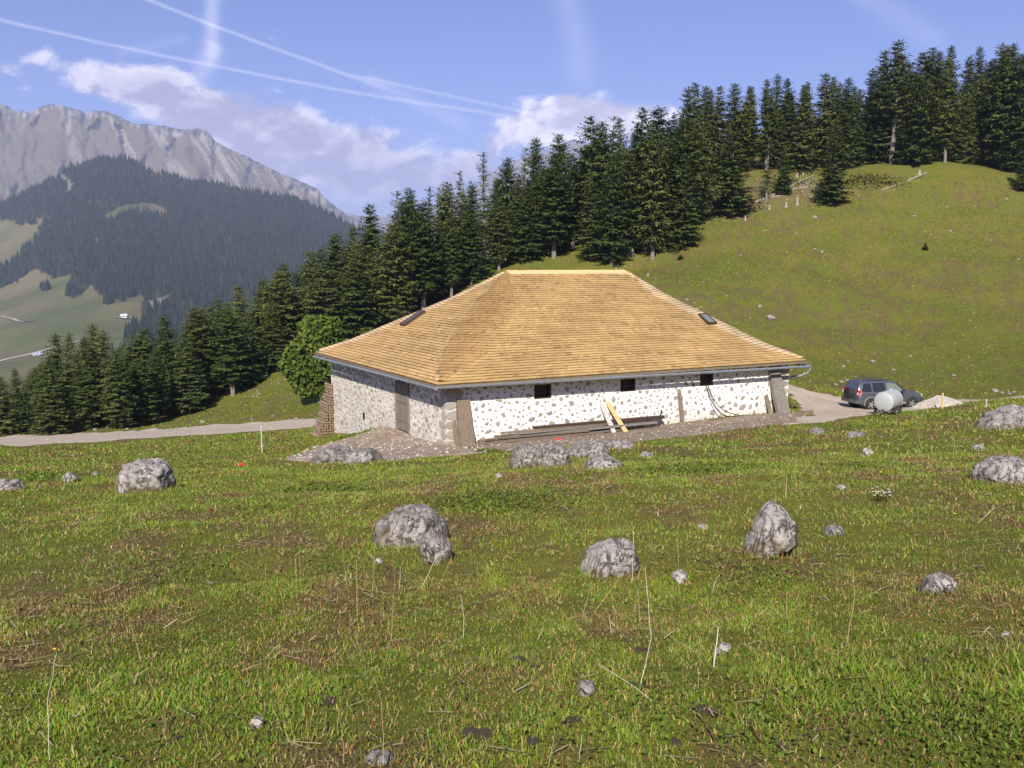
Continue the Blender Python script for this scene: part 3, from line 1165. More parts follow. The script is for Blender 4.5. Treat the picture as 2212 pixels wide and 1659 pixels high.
# ridge boards, one by one, both sides
x = RX0 - .12
while x < RX1 - .1:
    w = rs.uniform(.62, .80)
    for sgn in (-1, 1):
        rb = MB()
        tilt = math.atan2(slope_z, EY / 2)
        rot = Matrix.Rotation(-sgn * tilt, 3, 'X')
        rb.box((0, 0, 0), (w - .012, .40, .028), rot, .006, rs)
        o = rb.build('ridge_board', m_pale, roof, loc=(x + w / 2, EY / 2 + sgn * .17, ZR - .075 + (.02 if sgn < 0 else 0)))
    x += w
# skylights


def skylight(fx, fy_face, face, w, h, glass, frame_m):
    """face 'front': fx along the eaves, fy fraction up the slope"""
    g = obj('skylight', None, roof)
    if face == 'front':
        s = fy_face
        c = Vector((fx, s * EY / 2, ZE + slope_z * s))
        up = Vector((0, EY / 2, slope_z)).normalized()
        ri = Vector((1, 0, 0))
    else:
        s = fy_face
        c = Vector((s * RX0, fx, ZE + slope_z * s))
        up = Vector((RX0, 0, slope_z)).normalized()
        ri = Vector((0, -1, 0))
    nn = ri.cross(up)
    M = Matrix((ri, up, nn)).transposed()
    c = c + nn * .07
    fr = MB()
    t = .08
    for dx, dy, bw, bh in ((0, h / 2, w + t, t), (0, -h / 2, w + t, t), (-w / 2, 0, t, h - t), (w / 2, 0, t, h - t)):
        fr.box(c + M @ Vector((dx, dy, 0)), (bw, bh, .14), M)
    bpy.data.objects.remove(g)
    g = fr.build('skylight', frame_m, roof)
    pn = MB()
    pn.box(c + M @ Vector((0, 0, .035)), (w - t - .004, h - t - .004, .05), M)
    pn.build('pane', glass, g)


# ---- find skylight spots from the photograph: pixel ray against the roof faces
def roof_hit(px, py, face):
    r = ray(px, py)
    o2 = np.array([0, 0, CZ])
    # into barn coordinates
    def tob(p, vec=False):
        q = p[:2] - (0 if vec else ORG)
        return np.array([q @ UH, q @ VH, p[2]])
    o3, d3 = tob(o2), tob(r, True)
    if face == 'front':
        nrm = np.array([0, -slope_z, EY / 2])
    else:
        nrm = np.array([-slope_z, 0, RX0])
    t = ((np.array([0, 0, ZE]) - o3) @ nrm) / (d3 @ nrm)
    return o3 + t * d3


q = roof_hit(1527, 692, 'front')
skylight(q[0], (q[2] - ZE) / slope_z, 'front', .46, .80, m_sky_glass, m_dark)
q = roof_hit(893, 690, 'left')
skylight(q[1], (q[2] - ZE) / slope_z, 'left', .50, 1.20, m_leadv, m_dark)

# rafter tails under the eaves
rm_ = m_weath
for i in range(24):
    x = .5 + i * (EX - 1.0) / 23
    rb = MB()
    ang = math.atan2(slope_z, EY / 2)
    rb.box((0, .52, -.10 + .52 * math.tan(ang) - .11), (.11, 1.12, .15), Matrix.Rotation(ang, 3, 'X'))
    rb.build('rafter', rm_, roof, loc=(x, .06, ZE))
for i in range(18):
    y = .6 + i * (EY - 1.2) / 17
    rb = MB()
    ang = math.atan2(slope_z, RX0)
    rb.box((.52, 0, -.10 + .52 * math.tan(ang) - .11), (1.12, .11, .15), Matrix.Rotation(-ang, 3, 'Y'))
    rb.build('rafter', rm_, roof, loc=(.06, y, ZE))


# ---- gutters
def gutter(p0, p1, outw):
    g = MB()
    p0, p1, outw = Vector(p0), Vector(p1), Vector(outw)
    r, n = .085, 8
    for (rad, fl) in ((r, 1), (r - .008, -1)):
        v, f = [], []
        for e in (p0, p1):
            for k in range(n + 1):
                a = math.pi * k / n
                v.append(e + outw * math.cos(a) * rad - Vector((0, 0, 1)) * math.sin(a) * rad)
        for k in range(n):
            f.append((k, k + 1, n + 2 + k, n + 1 + k))
        g.add(v, f)
    # rims and ends
    for sgn in (1, -1):
        g.tube([p0 + outw * r * sgn, p1 + outw * r * sgn], .012, 5)
    for e in (p0, p1):
        v = [e + outw * math.cos(math.pi * k / n) * r - Vector((0, 0, 1)) * math.sin(math.pi * k / n) * r for k in range(n + 1)]
        g.add(v, [tuple(range(n + 1))])
    o = g.build('gutter', m_zinc, barn)
    L = (p1 - p0).length
    m = int(L / 1.05)
    for i in range(m):
        c = p0.lerp(p1, (i + .5) / m)
        b = MB()
        b.tube([c - outw * .10 + Vector((0, 0, .10)), c - outw * .095, c - outw * .07 - Vector((0, 0, .07)), c - Vector((0, 0, .100)), c + outw * .07 - Vector((0, 0, .07)), c + outw * .095 + Vector((0, 0, .02))], .012, 5)
        b.build('bracket', m_zinc, o)
    return o


gutter((-.06, -.075, ZE - .06), (EX + .10, -.075, ZE - .24), (0, -1, 0))
gutter((-.075, -.02, ZE - .10), (-.075, EY + .1, ZE - .18), (-1, 0, 0))
gutter((EX + .075, .02, ZE - .22), (EX + .075, EY + .1, ZE - .14), (1, 0, 0))
dp = MB()
dp.tube([(EX + .08, -.07, ZE - .28), (EX + .10, -.05, ZE - .40), (EX + .06, .05, ZE - .58), (EX - .12, .28, ZE - .72), (WX1 - .2 + .32, WY0 + .14, ZE - .86), (WX1 + .08, WY0 + .2, ZE - 1.05), (WX1 + .08, WY0 + .2, .05)], .05, 10)
dp.build('downpipe', m_zinc, barn, smooth=True)

# ---- walls with real openings
m_mortar, nt, bs = material('lime_mortar')
pos = nt.coord()
n1 = nt.noise(pos, 2.2, 6, .65)
n2 = nt.noise(pos, 11, 6, .7)
n3 = nt.noise(nt.mapv(pos, (3.0, 3.0, .6)), 1.0, 5, .6)
sz = nt.node('ShaderNodeSeparateXYZ')
nt.put(sz.inputs[0], pos)
col = nt.mix(n1, (0.84, 0.815, 0.77), (0.90, 0.885, 0.86))
col = nt.mix(nt.m('MULTIPLY', nt.ss(n2, .52, .74), .35), col, (0.55, 0.49, 0.42))
col = nt.mix(nt.m('MULTIPLY', nt.ss(n3, .58, .72), .35), col, (0.60, 0.50, 0.38))
low = nt.m('MULTIPLY', nt.ss(sz.outputs[2], .75, -.1), nt.ss(n1, .30, .62))
col = nt.mix(nt.m('MULTIPLY', low, .7), col, (0.44, 0.37, 0.30))
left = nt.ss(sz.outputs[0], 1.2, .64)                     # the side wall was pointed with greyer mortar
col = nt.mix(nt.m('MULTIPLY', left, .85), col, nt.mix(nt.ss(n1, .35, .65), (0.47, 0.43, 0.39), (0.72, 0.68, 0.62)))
nt.put(bs.inputs['Base Color'], col)
bs.inputs['Roughness'].default_value = .95
bs.inputs['Specular IOR Level'].default_value = .1
nt.put(bs.inputs['Normal'], nt.bump(nt.m('ADD', n1, nt.m('MULTIPLY', n2, .6)), .7, .05))

WTOP = ZE + .18
WBOT = -2.6


def wall_grid(x0, x1, z0, z1, holes):
    xs = sorted({x0, x1, *[h[0] for h in holes], *[h[1] for h in holes]})
    zs = sorted({z0, z1, *[h[2] for h in holes], *[h[3] for h in holes]})
    q = []
    for i in range(len(xs) - 1):
        for j in range(len(zs) - 1):
            cx, cz = (xs[i] + xs[i + 1]) / 2, (zs[j] + zs[j + 1]) / 2
            if any(h[0] < cx < h[1] and h[2] < cz < h[3] for h in holes):
                continue
            q.append((xs[i], xs[i + 1], zs[j], zs[j + 1]))
    return q


def wall_hit(px, py, wall):
    r = ray(px, py)
    def tob(p, vec=False):
        q = p[:2] - (0 if vec else ORG)
        return np.array([q @ UH, q @ VH, p[2]])
    o3, d3 = tob(np.array([0, 0, CZ])), tob(r, True)
    t = (WY0 - o3[1]) / d3[1] if wall == 'front' else (WX0 - o3[0]) / d3[0]
    return o3 + t * d3


FW = []
for px, py, w, h in ((1173, 846, .84, .60), (1357, 832, .82, .56), (1527, 820, .80, .56)):
    c = wall_hit(px, py, 'front')
    FW.append((c[0] - w / 2, c[0] + w / 2, c[2] - h / 2, min(c[2] + h / 2, 2.42)))
dl = wall_hit(858, 922, 'left')
dr = wall_hit(886, 930, 'left')
DY0, DY1 = dr[1], dl[1]
DZ0 = min(dl[2], dr[2]) - .12
DOOR = (DY0, DY1, DZ0, 2.34)


def wall_mesh(kind, holes):
    mb = MB()
    T = .38
    def P(a, z, dep):
        return (a, WY0 + dep, z) if kind == 'front' else (WX0 + dep, a, z) if kind == 'left' else (a, WY1 - dep, z) if kind == 'back' else (WX1 - dep, a, z)
    if kind in ('front', 'back'):
        a0, a1 = WX0, WX1
    else:
        a0, a1 = WY0 + .004, WY1 - .004
    for (x0, x1, z0, z1) in wall_grid(a0, a1, WBOT, WTOP, holes):
        v = [P(x0, z0, 0), P(x1, z0, 0), P(x1, z1, 0), P(x0, z1, 0)]
        mb.add(v, [(0, 1, 2, 3) if kind in ('front', 'right') else (3, 2, 1, 0)])
    for h in holes:
        x0, x1, z0, z1 = h
        for p, q2 in (((x0, z0), (x1, z0)), ((x1, z0), (x1, z1)), ((x1, z1), (x0, z1)), ((x0, z1), (x0, z0))):
            mb.add([P(*p, 0), P(*q2, 0), P(*q2, T), P(*p, T)], [(0, 1, 2, 3)])
    return mb.build('wall', m_mortar, barn)


wall_f = wall_mesh('front', FW)
wall_l = wall_mesh('left', [DOOR])
wall_b = wall_mesh('back', [])
wall_r = wall_mesh('right', [])
for h in FW:
    x0, x1, z0, z1 = h
    fr = MB()
    t = .07
    y = WY0 + .14
    fr.box(((x0 + x1) / 2, y, z1 - t / 2), (x1 - x0 - .004, .16, t)).box(((x0 + x1) / 2, y, z0 + t / 2), (x1 - x0 - .004, .16, t))
    fr.box((x0 + t / 2 + .002, y, (z0 + z1) / 2), (t, .16, z1 - z0 - 2 * t)).box((x1 - t / 2 - .002, y, (z0 + z1) / 2), (t, .16, z1 - z0 - 2 * t))
    w = fr.build('window', m_dark, barn)
    pn = MB()
    pn.box(((x0 + x1) / 2, y + .05, (z0 + z1) / 2), (x1 - x0 - 2 * t, .02, z1 - z0 - 2 * t))
    pn.build('pane', m_glass, w)
    st = MB()
    st.box(((x0 + x1) / 2, y - .02, z0 + (z1 - z0) * .42), (x1 - x0 - 2 * t, .05, .05))
    st.build('glazing_bar', m_dark, w)
# door in the side wall: jambs, leaf of planks pulled ajar, dark above
door = obj('door', None, barn)
jm = MB()
for y in (DY0 + .06, DY1 - .06):
    jm.box((WX0 + .03, y, (DZ0 + 2.34) / 2), (.22, .12, 2.34 - DZ0))
jm.box((WX0 + .05, (DY0 + DY1) / 2, 2.28), (.20, DY1 - DY0 - .24, .12))
bpy.data.objects.remove(door)
door = jm.build('door', m_grey, barn)
vd = MB()
vd.box((WX0 + .30, (DY0 + DY1) / 2, (DZ0 + 2.34) / 2), (.05, DY1 - DY0 - .06, 2.34 - DZ0 - .02))
vd.build('opening_shade', m_hole_shade, door)  # near-black board; the shade of the inside is put into its colour
npk = 4
lw = (DY1 - DY0 - .26) / npk
for i in range(npk):
    pk = MB()
    pk.box((WX0 - .03 + rs.uniform(-.008, .008), DY0 + .15 + lw * (i + .5) + .04, DZ0 + .06 + (2.05 - DZ0) / 2), (.045, lw - .012, 2.0 - DZ0), None, .006, rs)
    pk.build('plank', m_grey if i != 2 else m_weath, door)
for z in (DZ0 + .55, DZ0 + 1.35):
    pk = MB()
    pk.box((WX0 - .068, (DY0 + DY1) / 2 + .04, z), (.03, DY1 - DY0 - .30, .10))
    pk.build('batten', m_grey, door)

vh = wall_hit(786, 898, 'left')
VENT = (vh[1] - .16, vh[1] + .16, vh[2] - .24, vh[2] + .20)
vt = MB()
vt.box((WX0 - .002, vh[1], vh[2] - .02), (.03, .24, .36), Matrix.Rotation(.12, 3, 'X'), .03, rs)
vt.build('vent_shade', m_hole_shade, wall_l)  # solid box on the wall; its black colour stands for shade in a vent
# ---- stones set in the mortar
m_stone, nt, bs = material('wall_stone')
pos = nt.coord('Generated')
oi = nt.node('ShaderNodeObjectInfo')
tone = nt.attr('tone')
n1 = nt.noise(nt.coord(), 6, 6, .7)
rv = oi.outputs['Random']
col = nt.mix(n1, (0.33, 0.29, 0.26), (0.54, 0.49, 0.45))
col = nt.mix(nt.m('MULTIPLY', nt.ss(rv, .5, 1.0), .5), col, (0.30, 0.24, 0.19))
col = nt.mix(nt.m('MULTIPLY', nt.ss(rv, .3, .0), .45), col, (0.20, 0.19, 0.20))
nt.put(bs.inputs['Base Color'], col)
bs.inputs['Roughness'].default_value = .92
bs.inputs['Specular IOR Level'].default_value = .15
nt.put(bs.inputs['Normal'], nt.bump(n1, .8, .05))


def stone_shape(seed, blocky=False):
    r = random.Random(seed)
    n = 7 if not blocky else 8
    ang0 = r.uniform(0, 6.28)
    ring = []
    for k in range(n):
        a = 2 * math.pi * k / n + (r.uniform(-.25, .25) if not blocky else 0) + (0 if blocky else ang0)
        if blocky:
            sq = 1 / max(abs(math.cos(a + .39)), abs(math.sin(a + .39)))
            rad = sq * r.uniform(.92, 1.03)
        else:
            rad = r.uniform(.55, 1.18)
        ring.append((math.cos(a) * rad, math.sin(a) * rad))
    V, Fq = [], []
    for (sc, y) in ((1.0, .6), (1.0, -.35), (.92 if blocky else .80, -1.0)):
        for x, z in ring:
            V.append((x * sc, y + r.uniform(-.12, .12) * (sc < 1), z * sc))
    V.append((r.uniform(-.2, .2), -1.1, r.uniform(-.2, .2)))
    for l in range(2):
        for k in range(n):
            k2 = (k + 1) % n
            Fq.append((l * n + k, l * n + k2, (l + 1) * n + k2, (l + 1) * n + k))
    for k in range(n):
        Fq.append((2 * n + k, 2 * n + (k + 1) % n, 3 * n))
    return V, Fq


STN = []
for i in range(14):
    v, f = stone_shape(100 + i)
    mb = MB().add(v, f)
    STN.append(mb.mesh('stone', m_stone))
QUO = []
for i in range(5):
    v, f = stone_shape(300 + i, True)
    QUO.append(MB().add(v, f).mesh('corner_stone', m_stone))


def scatter(a0, a1, ztop, zbot_f, tries, rad_f, avoid, spacing, seed):
    r = random.Random(seed)
    out = []
    for _ in range(tries):
        a, z = r.uniform(a0, a1), r.uniform(-2.0, ztop)
        if z < zbot_f(a):
            continue
        rad = rad_f(a, z, r)
        if any(h[0] - rad * 1.1 < a < h[1] + rad * 1.1 and h[2] - rad < z < h[3] + rad for h in avoid):
            continue
        ok = True
        for (b, y, q, _) in out:
            if abs(b - a) < 1.2 and (b - a) ** 2 + (y - z) ** 2 < ((q + rad) * spacing) ** 2:
                ok = False
                break
        if ok:
            out.append((a, z, rad, r.random()))
    return out


def place(wall, kind, st, nobj, seed):
    r = random.Random(seed)
    st = sorted(st, key=lambda s: -s[2])
    restV, restF = [], []
    for i, (a, z, rad, u) in enumerate(st):
        me = STN[int(u * len(STN))]
        ar = r.uniform(.5, 1.0)
        tilt = r.uniform(-.5, .5) + (math.pi if r.random() < .5 else 0)
        prd = .014 + .018 * r.random()
        if kind == 'front':
            M = Matrix.Translation((a, WY0 - .004, z)) @ Matrix.Rotation(tilt, 4, 'Y')
        else:
            M = Matrix.Translation((WX0 - .004, a, z)) @ Matrix.Rotation(-math.pi / 2, 4, 'Z') @ Matrix.Rotation(tilt, 4, 'Y')
        M = M @ Matrix.Diagonal((rad, prd, rad * ar, 1))
        if i < nobj:
            o = obj('stone', me, wall)
            o.matrix_local = M
        else:
            b = len(restV)
            restV += [tuple(M @ v.co) for v in me.vertices]
            restF += [tuple(k + b for k in p.vertices) for p in me.polygons]
    if restV:
        o = MB().add(restV, restF).build('small_stones', m_stone, wall)
        o['kind'] = 'stuff'


def gb(a, kind):
    p = bl(a, WY0) if kind == 'front' else bl(WX0, a)
    return float(H(p[0], p[1])) - .1


def rad_front(a, z, r):
    k = r.random()
    base = .055 + .125 * k ** 1.2
    return base * (1.25 if z < .6 else 1.0) + (.04 if a > 13 and z < .9 else 0)


fr_st = scatter(WX0 + .9, WX1 - .55, 2.3, lambda a: gb(a, 'front'), 7000, rad_front, FW, 1.13, 5)
fr_st += [s for s in scatter(WX0 + .9, WX1 - .6, .75, lambda a: gb(a, 'front'), 3000, lambda a, z, r: r.uniform(.04, .12), FW, 1.05, 6)
          if not any((s[0] - q[0]) ** 2 + (s[1] - q[1]) ** 2 < (s[2] + q[2]) ** 2 for q in fr_st)]
_chips = scatter(WX0 + .3, WX1 - .3, 2.35, lambda a: gb(a, 'front'), 2600, lambda a, z, r: r.uniform(.018, .05), FW, 1.25, 16)
fr_st += [s for s in _chips if not any(abs(s[0] - q[0]) < .5 and (s[0] - q[0]) ** 2 + (s[1] - q[1]) ** 2 < ((s[2] + q[2]) * 1.05) ** 2 for q in fr_st)]
lf_st = scatter(WY0 + .75, WY1 - .2, 2.35, lambda a: gb(a, 'left'), 9000, lambda a, z, r: .06 + .14 * r.random() ** 1.5, [DOOR, VENT], .97, 7)
place(wall_f, 'front', fr_st, 165, 8)
place(wall_l, 'left', lf_st, 105, 9)
# squared corner stones
z = gb(WX0, 'front')
i = 0
while z < 2.35:
    h = rs.uniform(.26, .42)
    lx, ly = (rs.uniform(.75, 1.05), rs.uniform(.40, .55)) if i % 2 else (rs.uniform(.45, .6), rs.uniform(.7, .95))
    for kind, l in (('front', lx), ('left', ly)):
        me = QUO[(i * 2 + (kind == 'left')) % 5]
        o = obj('corner_stone', me, wall_f if kind == 'front' else wall_l)
        if kind == 'front':
            M = Matrix.Translation((WX0 + l / 2 - .03, WY0 - .004, z + h / 2)) @ Matrix.Diagonal((l / 2 * .97, .022, h / 2 * .97, 1))
        else:
            M = Matrix.Translation((WX0 - .004, WY0 + l / 2 - .03, z + h / 2)) @ Matrix.Rotation(-math.pi / 2, 4, 'Z') @ Matrix.Diagonal((l / 2 * .97, .022, h / 2 * .97, 1))
        o.matrix_local = M
    z += h + .012
    i += 1
z = gb(WX1 - .3, 'front')
while z < 2.2:
    h = rs.uniform(.22, .36)
    l = rs.uniform(.4, .75)
    o = obj('corner_stone', QUO[i % 5], wall_f)
    o.matrix_local = Matrix.Translation((WX1 - l / 2 + .02, WY0 - .004, z + h / 2)) @ Matrix.Diagonal((l / 2 * .97, .022, h / 2 * .97, 1))
    z += h + .03
    i += 1

# ================================================================== timber, boards and cables about the barn
def lean(name, base, top, w, t, mat, label, cat, group=None, flare=1.0, chips=True, faceN=None):
    """a board leaning from a ground point to a point on the wall (barn coordinates)"""
    b0, t0 = Vector(base), Vector(top)
    ax = (t0 - b0)
    L = ax.length
    ax.normalize()
    nrm = Vector(faceN) if faceN else Vector((0, -1, 0))
    side = ax.cross(nrm).normalized()
    nr = side.cross(ax).normalized()
    seg = 6
    V, Fq = [], []
    r = random.Random(hash(label) % 9999)
    r = random.Random(len(label) * 13 + int(w * 100))
    for k in range(seg + 1):
        u = k / seg
        ww = w * (flare + (1 - flare) * u) * (1 + r.uniform(-.05, .05))
        off = side * r.uniform(-.02, .02) * w * 2
        c = ax * (L * u) + off
        for sx, sy in ((-1, -1), (1, -1), (1, 1), (-1, 1)):
            jz = ax * r.uniform(-.05, .05) if k == seg and chips else Vector()
            V.append(c + side * sx * ww / 2 + nr * sy * t / 2 + jz)
    for k in range(seg):
        for i in range(4):
            j = (i + 1) % 4
            Fq.append((k * 4 + i, k * 4 + j, (k + 1) * 4 + j, (k + 1) * 4 + i))
    Fq += [(3, 2, 1, 0), tuple(seg * 4 + i for i in range(4))]
    # into world
    Rz = Matrix.Rotation(AU, 3, 'Z')
    p = bl(b0.x, b0.y)
    o = MB().add([Rz @ v for v in V], Fq).build(name, mat, loc=(p[0], p[1], b0.z))
    return tag(o, label, cat, group)


def gz(x, y):
    p = bl(x, y)
    return float(H(p[0], p[1]))


def fb(px, py, y):
    """barn-plan x of a pixel on a plane parallel to the front wall"""
    r = ray(px, py)
    d = np.array([r[:2] @ UH, r[:2] @ VH, r[2]])
    o3 = np.array([-ORG @ UH, -ORG @ VH, CZ])
    t = (y - o3[1]) / d[1]
    q = o3 + t * d
    return q[0], q[2]


xa, _ = fb(1007, 930, .35)
lean('timber_slab', (xa, .22, gz(xa, .22) - .15), (xa - .04, .62, 1.86), .56, .16, m_weath, 'broad brown timber slab propped upright against the barn corner', 'timber', flare=1.12)
xb, _ = fb(992, 930, .45)
lean('plank', (xb - .10, .42, gz(xb, .42) - .12), (xb - .12, .66, 1.05), .16, .06, m_weath, 'narrow plank standing behind the broad slab at the barn corner', 'plank')
xa, _ = fb(1682, 870, .30)
lean('timber_slab', (xa + .12, .05, gz(xa, .05) - .12), (xa - .12, .66, 2.22), .58, .2, m_grey, 'tall grey timber slab leaning on the wall by the downpipe', 'timber', flare=1.28)
lean('timber_slab', (xa + .34, .30, gz(xa, .3) - .1), (xa + .22, .70, 2.12), .34, .12, m_weath, 'brown slab half hidden behind the tall grey timber slab', 'timber', flare=1.1)
lean('plank', (xa - .42, .30, gz(xa, .3) - .1), (xa - .50, .66, .98), .22, .06, m_weath, 'short plank leaning beside the tall grey timber slab', 'plank')
xa, _ = fb(1475, 900, .4)
lean('plank', (xa + .03, .40, gz(xa, .4) - .1), (xa - .05, .68, 1.62), .20, .06, m_weath, 'tall narrow brown plank leaning on the middle of the white wall', 'plank')
xa, _ = fb(1330, 935, -.2)
lean('board', (xa + .02, -.12, gz(xa, -.12) - .05), (xa - .20, .68, 1.32), .20, .045, m_white, 'whitewashed board leaning across the lumber pile', 'board')
xa, _ = fb(1352, 935, -.25)
lean('board', (xa + .12, -.16, gz(xa, -.16) - .05), (xa - .36, .68, 1.28), .20, .05, m_yellow, 'fresh yellow sawn board leaning beside the whitewashed board', 'board')
xa, _ = fb(1425, 925, -.1)
lean('stick', (xa, .0, gz(xa, 0) - .04), (xa + .62, .60, .72), .05, .04, m_dark, 'thin dark stick leaning near the end of the lumber pile', 'stick')

# lumber pile along the foot of the wall: every board lies loose
PLAB = ['thick brown beam lying at the back of the lumber pile', 'long grey board lying in the middle of the lumber pile', 'brown board lying at the front of the lumber pile', 'upper brown board of the lumber pile near the wall', 'grey board crossing the lumber pile, reaching toward the leaning boards', 'short light brown board low in the lumber pile', 'thick dark beam lying on top at the far end of the lumber pile', 'topmost brown board at the near end of the lumber pile', 'narrow grey board lying on the front of the lumber pile']
PILE = [(1.9, 9.6, .40, .02, .20, .10, m_weath), (2.4, 8.6, .12, .02, .24, .06, m_grey), (1.7, 7.4, -.16, .02, .22, .06, m_weath), (2.6, 9.9, .32, .14, .22, .07, m_weath),
        (3.2, 10.4, .10, .12, .18, .08, m_grey), (2.0, 6.8, -.05, .10, .20, .05, m_weath), (4.4, 10.9, .34, .24, .22, .12, m_dark), (2.8, 8.2, .22, .24, .20, .06, m_weath), (3.4, 7.6, .02, .19, .18, .05, m_grey)]
for i, (x0, x1, y, dz, w, t, mt) in enumerate(PILE):
    y0, y1 = y + rs.uniform(-.12, .12) - .05, y + rs.uniform(-.06, .10)
    dz = dz * 1.35 + .05
    z0, z1 = gz(x0, y0) + dz + t / 2, gz(x1, y1) + dz + t / 2
    mb = MB()
    Lp = math.hypot(x1 - x0, y1 - y0)
    rot = (Matrix.Rotation(math.atan2(y1 - y0, x1 - x0), 3, 'Z') @ Matrix.Rotation(-math.atan2(z1 - z0, Lp), 3, 'Y'))
    mb.box((0, 0, 0), (Lp, w, t), Matrix.Rotation(AU, 3, 'Z') @ rot, .015, rs)
    p = bl((x0 + x1) / 2, (y0 + y1) / 2)
    tag(mb.build('lumber', mt, loc=(p[0], p[1], (z0 + z1) / 2)), PLAB[i], 'lumber', 'boards of the lumber pile')
for i, (xx, yy, a) in enumerate(((1.55, -.35, .4), (2.3, -.42, -.5))):
    mb = MB()
    mb.box((0, 0, 0), (.9, .14, .05), Matrix.Rotation(AU + a, 3, 'Z'))
    p = bl(xx, yy)
    tag(mb.build('offcut', m_weath, loc=(p[0], p[1], gz(xx, yy) + .05)), ('short wood offcut on the grass close to the broad timber slab', 'short wood offcut on the grass under the middle of the lumber pile')[i], 'offcut', 'offcuts by the lumber pile')
# sill beam lying on the ground by the right end
xa, _ = fb(1735, 905, -.1)
mb = MB()
mb.box((0, 0, 0), (1.3, .16, .13), Matrix.Rotation(AU + .1, 3, 'Z'), .01, rs)
p = bl(xa, -.1)
tag(mb.build('beam', m_weath, loc=(p[0], p[1], gz(xa, -.1) + .06)), 'short brown beam lying on the ground at the barn corner by the car', 'beam')

# two cables hang out of the last window
wx = (FW[2][0] + FW[2][1]) / 2
for k, (dx, ex_) in enumerate(((0.0, 1.05), (.10, 1.75))):
    p0, p3 = Vector((wx + dx - .05, WY0 - .02, FW[2][2] + .02)), Vector((wx + ex_, .22, gz(wx + ex_, .22) + .04))
    pts = []
    for j in range(15):
        t = j / 14
        q = p0.lerp(p3, t) + Vector((-.28 * math.sin(math.pi * t) * (.6 + .5 * k), -.05 * math.sin(math.pi * t), -.30 * math.sin(math.pi * t)))
        w_ = bl(q.x, q.y)
        pts.append((w_[0], w_[1], q.z))
    last = pts[-1]
    pts.append((last[0] + .35, last[1] + .1, float(H(last[0] + .35, last[1] + .1)) + .03))
    mb = MB().tube(pts, .020, 6)
    tag(mb.build('cable', m_black, smooth=True), ('shorter, straighter black cable hanging from the barn window to the grass', 'longer, more slack black cable hanging from the barn window to the grass')[k], 'cable', 'cables from the barn window')

# firewood stacked at the far corner of the side wall
fw = obj('firewood_stack', None, loc=tuple(bl(WX0 - .05, WY1)) + (gz(WX0 - .4, WY1),), rot=(0, 0, AU))
tag(fw, 'stack of split red brown firewood against the far barn corner', 'firewood')
m_logend = wood_mat('split_firewood', (0.20, 0.13, 0.085), (0.38, 0.28, 0.20), .8, (1, 1, 1), 5.0)
LOGS = []
for i in range(5):
    mb = MB()
    r = random.Random(i)
    n = 6
    ring = [(math.cos(6.283 * k / n + i) * r.uniform(.7, 1.1), math.sin(6.283 * k / n + i) * r.uniform(.7, 1.1)) for k in range(n)]
    V = [(x * .075, -.25, z * .075) for x, z in ring] + [(x * .075, .25, z * .075) for x, z in ring]
    mb.add(V, [(k, (k + 1) % n, n + (k + 1) % n, n + k) for k in range(n)] + [tuple(range(n - 1, -1, -1)), tuple(range(n, 2 * n))])
    LOGS.append(mb.mesh('log', m_logend))
r = random.Random(77)
zrow = .06
row = 0
while zrow < 2.75:
    wd = .92 * (1 - zrow / 3.0) ** 1.2 + r.uniform(0, .12)
    nlog = max(1, int(wd / .14))
    for dep in range(2):
        for k in range(nlog):
            o = obj('log', LOGS[r.randrange(5)], fw, loc=(-.05 - .135 * k + r.uniform(-.02, .02), -.15 + dep * .52 + r.uniform(-.04, .04), zrow), rot=(0, r.uniform(0, 6), r.uniform(-.06, .06)))
    zrow += .135
    row += 1
# ================================================================== trees
def crown_mat(name, a, b, tr=.15):
    m, nt, bs = material(name)
    oi = nt.node('ShaderNodeObjectInfo')
    n = nt.noise(nt.coord(), .8, 3, .6)
    col = nt.mix(oi.outputs['Random'], a, b)
    col = nt.mix(1.0, col, nt.attr('tone'), 'MULTIPLY')
    nt.put(bs.inputs['Base Color'], col)
    bs.inputs['Roughness'].default_value = .8
    bs.inputs['Specular IOR Level'].default_value = .15
    return m


m_needle = crown_mat('conifer_needles', (0.044, 0.074, 0.018), (0.112, 0.126, 0.032))
m_leaf = crown_mat('broad_leaves', (0.085, 0.130, 0.022), (0.085, 0.130, 0.022))
m_bark, nt, bs = material('conifer_bark')
n = nt.noise(nt.mapv(nt.coord(), (4, 4, .8)), 3, 5, .65)
nt.put(bs.inputs['Base Color'], nt.mix(n, (0.11, 0.09, 0.075), (0.30, 0.265, 0.235)))
bs.inputs['Roughness'].default_value = .95
m_deadwood = simple('bleached_dead_wood', (0.33, 0.29, 0.25), .9, var=.35, scale=3)


